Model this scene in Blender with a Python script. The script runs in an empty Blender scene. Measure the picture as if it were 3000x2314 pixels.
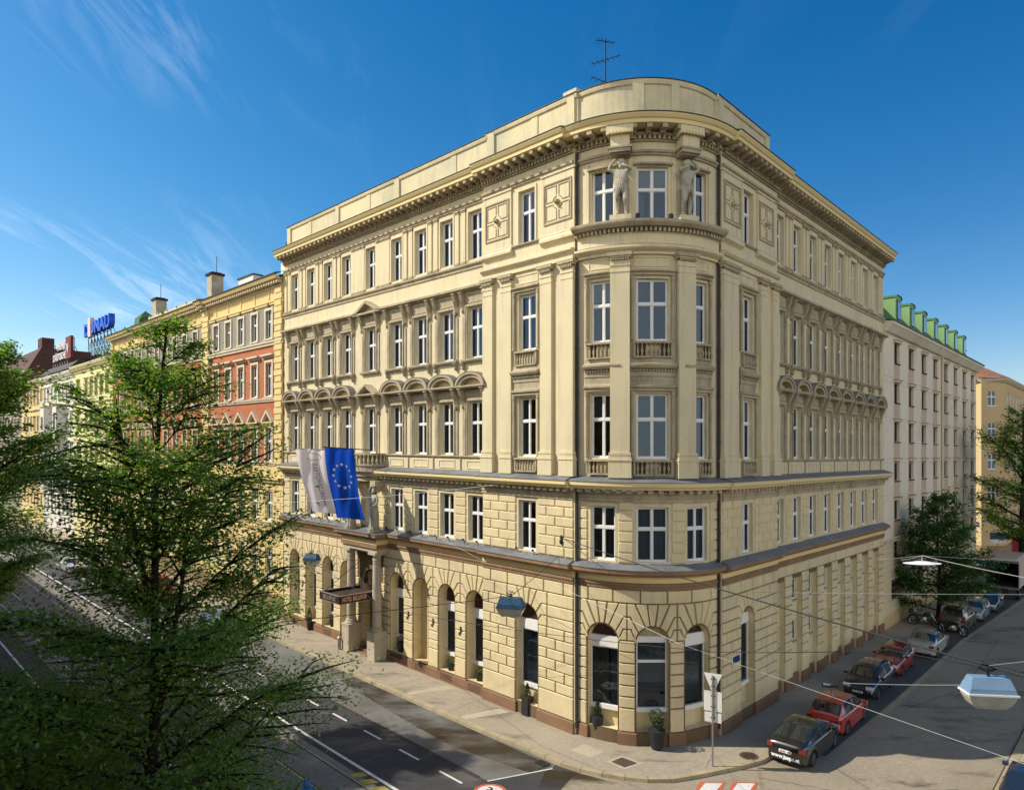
import bpy, math, random
import numpy as np
from mathutils import Vector, Matrix
rad = math.radians
sc = bpy.context.scene
COL = sc.collection
# ------------------------------------------------------------------ camera, world, sun
KT = -0.012                       # the junction falls gently towards the right-hand street
def gz(x, y=0): return KT * x
cam_d = bpy.data.cameras.new('camera'); cam = bpy.data.objects.new('camera', cam_d); COL.objects.link(cam)
cam.location = (0, 0, 13); cam.rotation_euler = (rad(90), 0, 0)
cam_d.lens = 24.01; cam_d.sensor_width = 36; cam_d.sensor_fit = 'HORIZONTAL'; cam_d.shift_y = 0.053
cam_d.clip_start = 0.2; cam_d.clip_end = 3000
sc.camera = cam
SUN_EL = 42
w = bpy.data.worlds.new('World'); sc.world = w; w.use_nodes = True
nt = w.node_tree; nt.nodes.clear()
def N(t, typ, **kw):
    n = t.nodes.new(typ)
    for k, v in kw.items():
        if k.startswith('i_'): n.inputs[k[2:].replace('_', ' ')].default_value = v
        else: setattr(n, k, v)
    return n
def lk(t, a, ai, b, bi): t.links.new(a.outputs[ai], b.inputs[bi])
def ramp(t, stops):
    r = N(t, 'ShaderNodeValToRGB'); e = r.color_ramp.elements
    while len(e) < len(stops): e.new(0.5)
    for i, (p, c) in enumerate(stops):
        e[i].position = p; e[i].color = (c, c, c, 1) if not isinstance(c, tuple) else (*c, 1)
    return r
sky = N(nt, 'ShaderNodeTexSky', sky_type='NISHITA', sun_disc=False, sun_elevation=rad(SUN_EL), sun_rotation=rad(-90), altitude=200, air_density=1.0, dust_density=0.6, ozone_density=3.0)
hs = N(nt, 'ShaderNodeHueSaturation'); hs.inputs['Saturation'].default_value = 1.42; hs.inputs['Value'].default_value = 1.0
lk(nt, sky, 0, hs, 'Color')
tint = N(nt, 'ShaderNodeMixRGB', blend_type='MULTIPLY'); tint.inputs[0].default_value = 1; lk(nt, hs, 0, tint, 1); 
sepc = N(nt, 'ShaderNodeTexCoord'); sepd = N(nt, 'ShaderNodeSeparateXYZ'); lk(nt, sepc, 'Generated', sepd, 0)
tr_ = ramp(nt, [(0.22, (1.35, 1.10, 0.93)), (0.55, (0.95, 0.93, 0.90)), (0.85, (0.95, 0.80, 0.78))]); tadd = N(nt, 'ShaderNodeMath', operation='MULTIPLY_ADD'); lk(nt, sepd, 'X', tadd, 0); tadd.inputs[1].default_value = 0.5; tadd.inputs[2].default_value = 0.5
lk(nt, tadd, 0, tr_, 0); lk(nt, tr_, 0, tint, 2)
tc = N(nt, 'ShaderNodeTexCoord')
# thin cirrus: project the sky direction on a high plane so streaks shrink towards the horizon
sep = N(nt, 'ShaderNodeSeparateXYZ'); lk(nt, tc, 'Generated', sep, 0)
zz = N(nt, 'ShaderNodeMath', operation='ADD'); lk(nt, sep, 'Z', zz, 0); zz.inputs[1].default_value = 0.12
dv = []
for ax in 'XY':
    d = N(nt, 'ShaderNodeMath', operation='DIVIDE'); lk(nt, sep, ax, d, 0); lk(nt, zz, 0, d, 1); dv.append(d)
cb = N(nt, 'ShaderNodeCombineXYZ'); lk(nt, dv[0], 0, cb, 'X'); lk(nt, dv[1], 0, cb, 'Y')
mp = N(nt, 'ShaderNodeMapping'); mp.inputs['Rotation'].default_value = (0, 0, rad(16)); mp.inputs['Scale'].default_value = (4.2, 0.8, 1); mp.inputs['Location'].default_value = (0.35, 0.2, 0)
lk(nt, cb, 0, mp, 'Vector')
n1 = N(nt, 'ShaderNodeTexNoise'); n1.inputs['Scale'].default_value = 1.5; n1.inputs['Detail'].default_value = 9; n1.inputs['Roughness'].default_value = 0.66; n1.inputs['Distortion'].default_value = 0.9
lk(nt, mp, 0, n1, 'Vector')
n2 = N(nt, 'ShaderNodeTexNoise'); n2.inputs['Scale'].default_value = 0.9; n2.inputs['Detail'].default_value = 2
lk(nt, cb, 0, n2, 'Vector')
r1 = ramp(nt, [(0.50, 0.0), (0.84, 1.0)]); lk(nt, n1, 0, r1, 0)
r2 = ramp(nt, [(0.42, 0.0), (0.68, 1.0)]); lk(nt, n2, 0, r2, 0)
mx_ = N(nt, 'ShaderNodeMapRange'); mx_.inputs['From Min'].default_value = -0.15; mx_.inputs['From Max'].default_value = -0.5; mx_.inputs['To Min'].default_value = 0.05; mx_.inputs['To Max'].default_value = 1.0
lk(nt, sep, 'X', mx_, 'Value')
m1 = N(nt, 'ShaderNodeMath', operation='MULTIPLY'); lk(nt, r1, 0, m1, 0); lk(nt, r2, 0, m1, 1)
m2 = N(nt, 'ShaderNodeMath', operation='MULTIPLY'); lk(nt, m1, 0, m2, 0); lk(nt, mx_, 0, m2, 1)
m3 = N(nt, 'ShaderNodeMath', operation='MULTIPLY'); lk(nt, m2, 0, m3, 0); m3.inputs[1].default_value = 0.75
mixc = N(nt, 'ShaderNodeMixRGB'); lk(nt, m3, 0, mixc, 0); lk(nt, tint, 0, mixc, 1); mixc.inputs[2].default_value = (7.5, 8.3, 9.6, 1)
# bright area added to the unseen sky behind the camera as fill light
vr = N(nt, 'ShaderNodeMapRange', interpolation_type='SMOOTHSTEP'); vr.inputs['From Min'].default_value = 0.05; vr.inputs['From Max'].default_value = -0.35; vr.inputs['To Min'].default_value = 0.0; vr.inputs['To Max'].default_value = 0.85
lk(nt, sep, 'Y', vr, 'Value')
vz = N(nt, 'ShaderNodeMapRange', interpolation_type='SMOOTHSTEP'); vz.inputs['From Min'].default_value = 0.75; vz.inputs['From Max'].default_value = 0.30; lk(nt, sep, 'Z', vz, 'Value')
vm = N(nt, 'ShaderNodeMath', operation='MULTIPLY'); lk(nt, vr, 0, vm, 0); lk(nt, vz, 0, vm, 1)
fill_sky = N(nt, 'ShaderNodeMixRGB'); lk(nt, vm, 0, fill_sky, 0); lk(nt, mixc, 0, fill_sky, 1); fill_sky.inputs[2].default_value = (9.8, 9.3, 8.4, 1); mixc = fill_sky
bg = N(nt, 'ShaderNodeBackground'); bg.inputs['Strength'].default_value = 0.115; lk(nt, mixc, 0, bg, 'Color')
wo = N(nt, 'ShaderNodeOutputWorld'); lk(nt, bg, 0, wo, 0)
sl = bpy.data.lights.new('sun', 'SUN'); sl.energy = 3.9; sl.angle = rad(0.55); sl.color = (1.0, 0.93, 0.80)
so = bpy.data.objects.new('sun', sl); COL.objects.link(so); so.location = (-40, 0, 60)
so.rotation_euler = Vector((-math.cos(rad(SUN_EL)), -0.0, math.sin(rad(SUN_EL)))).to_track_quat('Z', 'Y').to_euler()
sc.view_settings.view_transform = 'Standard'; sc.view_settings.look = 'None'; sc.view_settings.gamma = 1; sc.view_settings.exposure = 0.50
sc.cycles.max_bounces = 6; sc.cycles.transparent_max_bounces = 12; sc.cycles.caustics_reflective = False; sc.cycles.caustics_refractive = False

# ------------------------------------------------------------------ materials
MATS = {}
def mat(name, col, rough=0.85, var=0.0, scale=1.5, stain=None, bump=0.0, bscale=30, metal=0.0, spec=0.4, streak=None, fine=0.0, coat=0.0):
    if name in MATS: return MATS[name]
    m = bpy.data.materials.new(name); m.use_nodes = True; t = m.node_tree; p = t.nodes['Principled BSDF']
    p.inputs['Roughness'].default_value = rough; p.inputs['Metallic'].default_value = metal; p.inputs['Specular IOR Level'].default_value = spec
    p.inputs['Coat Weight'].default_value = coat; p.inputs['Coat Roughness'].default_value = 0.04
    p.inputs['Base Color'].default_value = (*col, 1)
    if var or stain or fine or streak or bump:
        g = N(t, 'ShaderNodeTexCoord')
        cur = None
        a = tuple(max(0, c * (1 - var)) for c in col); b = tuple(min(1, c * (1 + var)) for c in col)
        n = N(t, 'ShaderNodeTexNoise'); n.inputs['Scale'].default_value = scale; n.inputs['Detail'].default_value = 6; n.inputs['Roughness'].default_value = 0.6
        lk(t, g, 'Object', n, 'Vector')
        r = ramp(t, [(0.3, a), (0.7, b)]); lk(t, n, 0, r, 0); cur = r
        if fine:
            n3 = N(t, 'ShaderNodeTexNoise'); n3.inputs['Scale'].default_value = scale * 25; n3.inputs['Detail'].default_value = 3; lk(t, g, 'Object', n3, 'Vector')
            rr = ramp(t, [(0.3, 1 - fine), (0.7, 1 + 0 * fine)]); lk(t, n3, 0, rr, 0)
            mm = N(t, 'ShaderNodeMixRGB', blend_type='MULTIPLY'); mm.inputs[0].default_value = 1; lk(t, cur, 0, mm, 1); lk(t, rr, 0, mm, 2); cur = mm
        if streak:      # rain streaks running down a wall
            mpn = N(t, 'ShaderNodeMapping'); mpn.inputs['Scale'].default_value = (2.2, 2.2, 0.16); lk(t, g, 'Object', mpn, 0)
            n4 = N(t, 'ShaderNodeTexNoise'); n4.inputs['Scale'].default_value = 1.4; n4.inputs['Detail'].default_value = 7; n4.inputs['Roughness'].default_value = 0.7; lk(t, mpn, 0, n4, 'Vector')
            r4 = ramp(t, [(0.50, 0.0), (0.74, streak[1])]); lk(t, n4, 0, r4, 0)
            mm = N(t, 'ShaderNodeMixRGB'); lk(t, r4, 0, mm, 0); lk(t, cur, 0, mm, 1); mm.inputs[2].default_value = (*streak[0], 1); cur = mm
        if stain:
            n5 = N(t, 'ShaderNodeTexNoise'); n5.inputs['Scale'].default_value = stain[2]; n5.inputs['Detail'].default_value = 5; n5.inputs['Roughness'].default_value = 0.65; lk(t, g, 'Object', n5, 'Vector')
            r5 = ramp(t, [(0.48, 0.0), (0.7, stain[1])]); lk(t, n5, 0, r5, 0)
            mm = N(t, 'ShaderNodeMixRGB'); lk(t, r5, 0, mm, 0); lk(t, cur, 0, mm, 1); mm.inputs[2].default_value = (*stain[0], 1); cur = mm
        lk(t, cur, 0, p, 'Base Color')
        if bump:
            nb = N(t, 'ShaderNodeTexNoise'); nb.inputs['Scale'].default_value = bscale; nb.inputs['Detail'].default_value = 4; lk(t, g, 'Object', nb, 'Vector')
            bp = N(t, 'ShaderNodeBump'); bp.inputs['Strength'].default_value = bump; bp.inputs['Distance'].default_value = 0.02
            lk(t, nb, 0, bp, 'Height'); lk(t, bp, 0, p, 'Normal')
    MATS[name] = m; return m
CREAM = (0.72, 0.62, 0.39)
mat('cream_plaster', CREAM, 0.9, 0.07, 0.5, stain=((0.55, 0.50, 0.36), 0.55, 0.30), streak=((0.38, 0.33, 0.23), 0.6), fine=0.10, bump=0.25)
mat('cream_block', (0.73, 0.61, 0.36), 0.9, 0.10, 0.7, stain=((0.50, 0.42, 0.27), 0.5, 0.5), streak=((0.40, 0.33, 0.21), 0.42), fine=0.12, bump=0.35)
mat('joint_plaster', (0.15, 0.105, 0.055), 0.95, 0.15, 1.0)
mat('trim_stone', (0.47, 0.40, 0.265), 0.9, 0.14, 0.8, stain=((0.20, 0.165, 0.11), 0.7, 1.1), streak=((0.20, 0.17, 0.12), 0.55), fine=0.15, bump=0.3)
mat('frieze_cream', (0.74, 0.60, 0.30), 0.9, 0.06, 0.5, stain=((0.55, 0.46, 0.26), 0.3, 0.5))
mat('parapet_plaster', (0.69, 0.60, 0.37), 0.9, 0.08, 0.5, stain=((0.34, 0.35, 0.27), 0.55, 0.35), streak=((0.30, 0.30, 0.24), 0.5), fine=0.1)
mat('portico_stone', (0.50, 0.44, 0.33), 0.8, 0.1, 1.5, stain=((0.33, 0.27, 0.2), 0.4, 2), fine=0.15, bump=0.2)
mat('statue_stone', (0.46, 0.43, 0.33), 0.85, 0.15, 2.0, stain=((0.2, 0.18, 0.13), 0.7, 4), fine=0.15, bump=0.3)
mat('brown_band', (0.25, 0.15, 0.085), 0.85, 0.15, 1.2, stain=((0.4, 0.27, 0.15), 0.4, 1.5))
mat('plinth_brown', (0.26, 0.15, 0.085), 0.85, 0.12, 1.0, stain=((0.2, 0.12, 0.08), 0.6, 1.3), fine=0.15, bump=0.3)
mat('lead_sheet', (0.17, 0.18, 0.19), 0.5, 0.2, 0.8, stain=((0.3, 0.3, 0.29), 0.5, 1.5), metal=0.2)
mat('dark_gutter', (0.035, 0.035, 0.035), 0.6, 0.2, 2)
mat('green_copper', (0.22, 0.42, 0.33), 0.7, 0.15, 1)
mat('white_paint', (0.78, 0.77, 0.74), 0.45, 0.04, 3)
mat('dark_room', (0.012, 0.011, 0.010), 0.95)
mat('curtain', (0.24, 0.25, 0.25), 0.9, 0.1, 4)
mat('roller_blind', (0.62, 0.58, 0.48), 0.8, 0.05, 3)
mat('brown_blind', (0.16, 0.075, 0.04), 0.8, 0.15, 3)
mat('yellow_curtain', (0.42, 0.33, 0.06), 0.8, 0.2, 3)
mat('fanlight_brown', (0.055, 0.025, 0.014), 0.55, 0.3, 4)
mat('door_yellow', (0.62, 0.50, 0.25), 0.7, 0.05, 1)
mat('black_metal', (0.02, 0.02, 0.022), 0.45, 0.2, 5, metal=0.3)
mat('rust_dark', (0.05, 0.03, 0.022), 0.8, 0.2, 4)
mat('sign_maroon', (0.04, 0.014, 0.010), 0.6)
mat('letter_gold', (0.75, 0.42, 0.24), 0.5)
mat('letter_grey', (0.26, 0.22, 0.19), 0.6)
def cloth_mat(name, col):
    m = bpy.data.materials.new(name); m.use_nodes = True; t = m.node_tree; t.nodes.clear(); o = N(t, 'ShaderNodeOutputMaterial'); d = N(t, 'ShaderNodeBsdfDiffuse'); d.inputs[0].default_value = (*col, 1); l = N(t, 'ShaderNodeBsdfTranslucent'); l.inputs[0].default_value = (*col, 1)
    x = N(t, 'ShaderNodeMixShader'); x.inputs[0].default_value = .62; lk(t, d, 0, x, 1); lk(t, l, 0, x, 2); lk(t, x, 0, o, 0); MATS[name] = m
cloth_mat('flag_white', (0.92, 0.86, 0.88)); cloth_mat('flag_blue', (0.012, 0.075, 0.50))
mat('flag_text', (0.33, 0.25, 0.26), 0.8)
mat('flag_gold', (0.66, 0.50, 0.22), 0.8)
mat('star_pale', (0.72, 0.76, 0.62), 0.7)
mat('chimney_plaster', (0.45, 0.40, 0.30), 0.9, 0.2, 1.5, stain=((0.2, 0.17, 0.13), 0.6, 2))
mat('soot', (0.03, 0.022, 0.018), 0.9)
mat('yellow_plaster', (0.72, 0.56, 0.24), 0.9, 0.07, 0.5, stain=((0.5, 0.38, 0.18), 0.4, 0.6), fine=0.1)
mat('yellow_block', (0.74, 0.585, 0.27), 0.9, 0.08, 0.8, fine=0.1)
mat('grey_stucco', (0.30, 0.275, 0.23), 0.95, 0.12, 3.0, fine=0.2)
mat('pale_trim', (0.60, 0.53, 0.38), 0.85, 0.08, 1)
mat('lemon_plaster', (0.74, 0.68, 0.36), 0.9, 0.05, 0.4)
mat('lemon_trim', (0.66, 0.60, 0.34), 0.9, 0.05, 0.6)
mat('white_plaster', (0.72, 0.69, 0.62), 0.9, 0.05, 0.5)
mat('roof_maroon', (0.085, 0.035, 0.03), 0.85, 0.25, 1.5)
mat('roof_slate', (0.05, 0.045, 0.043), 0.8, 0.3, 1.5)
mat('rosy_plaster', (0.78, 0.69, 0.54), 0.92, 0.05, 0.4, stain=((0.5, 0.43, 0.33), 0.4, 0.3), fine=0.06)
mat('rosy_spandrel', (0.56, 0.42, 0.30), 0.92, 0.05, 0.6)
mat('sand_base', (0.66, 0.56, 0.36), 0.92, 0.06, 0.6)
mat('green_roof', (0.055, 0.14, 0.05), 0.6, 0.15, 1, fine=0.1)
mat('green_cheek', (0.20, 0.36, 0.14), 0.6, 0.1, 1, fine=0.08)
mat('ochre_plaster', (0.60, 0.445, 0.225), 0.92, 0.08, 0.4, stain=((0.5, 0.34, 0.15), 0.5, 0.4))
mat('ochre_base', (0.27, 0.18, 0.10), 0.9, 0.1, 0.7)
mat('roof_tiles', (0.30, 0.13, 0.07), 0.85, 0.3, 2, fine=0.3)
mat('tyre', (0.015, 0.015, 0.015), 0.8)
mat('rim', (0.42, 0.42, 0.42), 0.3, metal=0.9)
mat('car_dark', (0.02, 0.02, 0.02), 0.6)
mat('car_glass', (0.015, 0.02, 0.025), 0.04, spec=1.0, coat=1.0)
mat('lamp_red', (0.20, 0.010, 0.008), 0.15, coat=1.0)
mat('lamp_clear', (0.62, 0.64, 0.66), 0.12, coat=1.0)
mat('plate_white', (0.75, 0.75, 0.72), 0.5)
mat('plate_text', (0.04, 0.04, 0.06), 0.6)
mat('bark', (0.020, 0.015, 0.012), 0.95, 0.35, 6, bump=0.6, bscale=12)
mat('wire_black', (0.012, 0.012, 0.012), 0.6)
mat('wire_steel', (0.36, 0.36, 0.35), 0.5, metal=0.2)
mat('lamp_blue', (0.16, 0.27, 0.40), 0.45, 0.1, 4)
mat('lamp_darkblue', (0.03, 0.085, 0.15), 0.45, 0.1, 4)
mat('lamp_white', (0.78, 0.78, 0.76), 0.4)
mat('lamp_bowl', (0.52, 0.50, 0.40), 0.3, 0.2, 6, coat=0.5)
mat('pot_black', (0.022, 0.024, 0.026), 0.6, 0.2, 4)
mat('steel_grey', (0.30, 0.30, 0.30), 0.45, 0.1, 3, metal=0.6)
mat('sign_white', (0.74, 0.73, 0.68), 0.6, 0.06, 2)
mat('sign_blue', (0.012, 0.03, 0.16), 0.5)
mat('sign_red', (0.45, 0.03, 0.02), 0.5)
mat('letters_blue', (0.01, 0.11, 0.62), 0.5)
mat('letters_pink', (0.70, 0.52, 0.45), 0.6)
mat('letters_white', (0.70, 0.66, 0.62), 0.6)
mat('dark_red', (0.16, 0.015, 0.015), 0.6)
mat('sidewalk', (0.38, 0.325, 0.24), 0.92, 0.12, 0.25, stain=((0.31, 0.26, 0.185), 0.6, 0.5), fine=0.2)
mat('patch_pale', (0.46, 0.40, 0.29), 0.92, 0.1, 0.8, fine=0.15)
mat('kerb', (0.42, 0.35, 0.22), 0.9, 0.15, 1.0, stain=((0.25, 0.2, 0.13), 0.5, 1.2), fine=0.2)
mat('joint_dark', (0.05, 0.04, 0.03), 0.9)
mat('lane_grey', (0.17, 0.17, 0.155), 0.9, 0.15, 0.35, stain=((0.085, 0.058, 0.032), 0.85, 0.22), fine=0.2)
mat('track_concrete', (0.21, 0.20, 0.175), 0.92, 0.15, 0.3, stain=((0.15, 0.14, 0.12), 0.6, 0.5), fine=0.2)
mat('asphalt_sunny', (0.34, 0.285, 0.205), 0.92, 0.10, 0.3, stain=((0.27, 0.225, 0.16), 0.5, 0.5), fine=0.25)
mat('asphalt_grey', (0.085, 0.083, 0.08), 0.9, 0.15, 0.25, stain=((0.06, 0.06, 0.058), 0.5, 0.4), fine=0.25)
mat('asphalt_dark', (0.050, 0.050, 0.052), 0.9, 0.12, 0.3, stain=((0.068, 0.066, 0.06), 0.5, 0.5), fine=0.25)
mat('rail_steel', (0.34, 0.33, 0.30), 0.35, metal=0.7)
mat('road_white', (0.62, 0.61, 0.58), 0.8, 0.15, 6)
mat('road_yellow', (0.36, 0.30, 0.06), 0.85, 0.2, 5)
mat('road_red', (0.52, 0.11, 0.05), 0.85, 0.15, 5)
mat('iron', (0.10, 0.075, 0.05), 0.7, 0.2, 8)
mat('truck_canvas', (0.50, 0.40, 0.32), 0.8, 0.06, 1)
mat('skin', (0.45, 0.28, 0.2), 0.6); mat('jacket_blue', (0.01, 0.14, 0.50), 0.7, 0.1, 5); mat('trousers', (0.03, 0.04, 0.07), 0.8)
mat('red_awning', (0.50, 0.03, 0.02), 0.7, 0.2, 3)
mat('letter_white', (0.85, 0.85, 0.85), 0.5)
def paint(name, col):
    return mat(name, col, 0.28, coat=1.0, spec=0.5)
def glass_mat():
    m = bpy.data.materials.new('window_glass'); m.use_nodes = True; t = m.node_tree; t.nodes.clear()
    o = N(t, 'ShaderNodeOutputMaterial'); tr = N(t, 'ShaderNodeBsdfTransparent'); tr.inputs[0].default_value = (0.50, 0.56, 0.58, 1)
    gl = N(t, 'ShaderNodeBsdfGlossy'); gl.inputs['Roughness'].default_value = 0.02; gl.inputs['Color'].default_value = (0.50, 0.68, 0.92, 1)
    fr = N(t, 'ShaderNodeFresnel'); fr.inputs[0].default_value = 1.75
    g = N(t, 'ShaderNodeTexCoord'); n = N(t, 'ShaderNodeTexNoise'); n.inputs['Scale'].default_value = 1.1; lk(t, g, 'Object', n, 'Vector')
    b = N(t, 'ShaderNodeBump'); b.inputs['Strength'].default_value = 0.12; b.inputs['Distance'].default_value = 0.05; lk(t, n, 0, b, 'Height'); lk(t, b, 0, gl, 'Normal')
    ad = N(t, 'ShaderNodeMath', operation='MULTIPLY_ADD'); lk(t, fr, 0, ad, 0); ad.inputs[1].default_value = 0.9; ad.inputs[2].default_value = 0.02; ad.use_clamp = True
    mx = N(t, 'ShaderNodeMixShader'); lk(t, ad, 0, mx, 0); lk(t, tr, 0, mx, 1); lk(t, gl, 0, mx, 2); lk(t, mx, 0, o, 0)
    MATS['glass'] = m
glass_mat()
def leaf_mat(name, c1, c2):
    m = bpy.data.materials.new(name); m.use_nodes = True; t = m.node_tree; t.nodes.clear()
    o = N(t, 'ShaderNodeOutputMaterial'); g = N(t, 'ShaderNodeNewGeometry')
    r = ramp(t, [(0.0, c1), (1.0, c2)]); lk(t, g, 'Random Per Island', r, 0)
    d = N(t, 'ShaderNodeBsdfDiffuse'); tl = N(t, 'ShaderNodeBsdfTranslucent'); gs = N(t, 'ShaderNodeBsdfGlossy'); gs.inputs['Roughness'].default_value = 0.5
    lk(t, r, 0, d, 0)
    mu = N(t, 'ShaderNodeMixRGB', blend_type='MULTIPLY'); mu.inputs[0].default_value = 1; lk(t, r, 0, mu, 1); mu.inputs[2].default_value = (1.3, 1.25, 0.6, 1); lk(t, mu, 0, tl, 0)
    m1 = N(t, 'ShaderNodeMixShader'); m1.inputs[0].default_value = 0.5; lk(t, d, 0, m1, 1); lk(t, tl, 0, m1, 2)
    m2 = N(t, 'ShaderNodeMixShader'); m2.inputs[0].default_value = 0.04; lk(t, m1, 0, m2, 1); lk(t, gs, 0, m2, 2); lk(t, m2, 0, o, 0)
    MATS[name] = m
leaf_mat('leaf_bright', (0.10, 0.22, 0.025), (0.22, 0.37, 0.055)); leaf_mat('leaf_dark', (0.04, 0.12, 0.025), (0.09, 0.21, 0.04))
leaf_mat('leaf_box', (0.015, 0.05, 0.012), (0.04, 0.09, 0.02))
def brick_mat():
    m = bpy.data.materials.new('red_brick'); m.use_nodes = True; t = m.node_tree; p = t.nodes['Principled BSDF']; p.inputs['Roughness'].default_value = 0.9
    g = N(t, 'ShaderNodeTexCoord'); s = N(t, 'ShaderNodeSeparateXYZ'); lk(t, g, 'Object', s, 0)
    sb = N(t, 'ShaderNodeMath', operation='SUBTRACT'); lk(t, s, 'Y', sb, 0); lk(t, s, 'X', sb, 1)
    c = N(t, 'ShaderNodeCombineXYZ'); lk(t, sb, 0, c, 'X'); lk(t, s, 'Z', c, 'Y')
    b = N(t, 'ShaderNodeTexBrick'); b.inputs['Scale'].default_value = 1.0; b.inputs['Brick Width'].default_value = 0.5; b.inputs['Row Height'].default_value = 0.14
    b.inputs['Mortar Size'].default_value = 0.012; b.inputs['Color1'].default_value = (0.50, 0.15, 0.055, 1); b.inputs['Color2'].default_value = (0.42, 0.115, 0.045, 1); b.inputs['Mortar'].default_value = (0.30, 0.15, 0.09, 1)
    lk(t, c, 0, b, 'Vector'); lk(t, b, 0, p, 'Base Color'); MATS['red_brick'] = m
brick_mat()
def cobble_mat():
    m = bpy.data.materials.new('cobbles'); m.use_nodes = True; t = m.node_tree; p = t.nodes['Principled BSDF']; p.inputs['Roughness'].default_value = 0.85
    g = N(t, 'ShaderNodeTexCoord'); mp = N(t, 'ShaderNodeMapping'); mp.inputs['Rotation'].default_value = (0, 0, rad(43.6)); lk(t, g, 'Object', mp, 0)
    b = N(t, 'ShaderNodeTexBrick'); b.inputs['Scale'].default_value = 1; b.inputs['Brick Width'].default_value = 0.28; b.inputs['Row Height'].default_value = 0.2; b.inputs['Mortar Size'].default_value = 0.014
    b.inputs['Color1'].default_value = (0.33, 0.29, 0.18, 1); b.inputs['Color2'].default_value = (0.24, 0.2, 0.12, 1); b.inputs['Mortar'].default_value = (0.08, 0.065, 0.04, 1)
    lk(t, mp, 0, b, 'Vector'); lk(t, b, 0, p, 'Base Color'); MATS['cobbles'] = m
cobble_mat()

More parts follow.
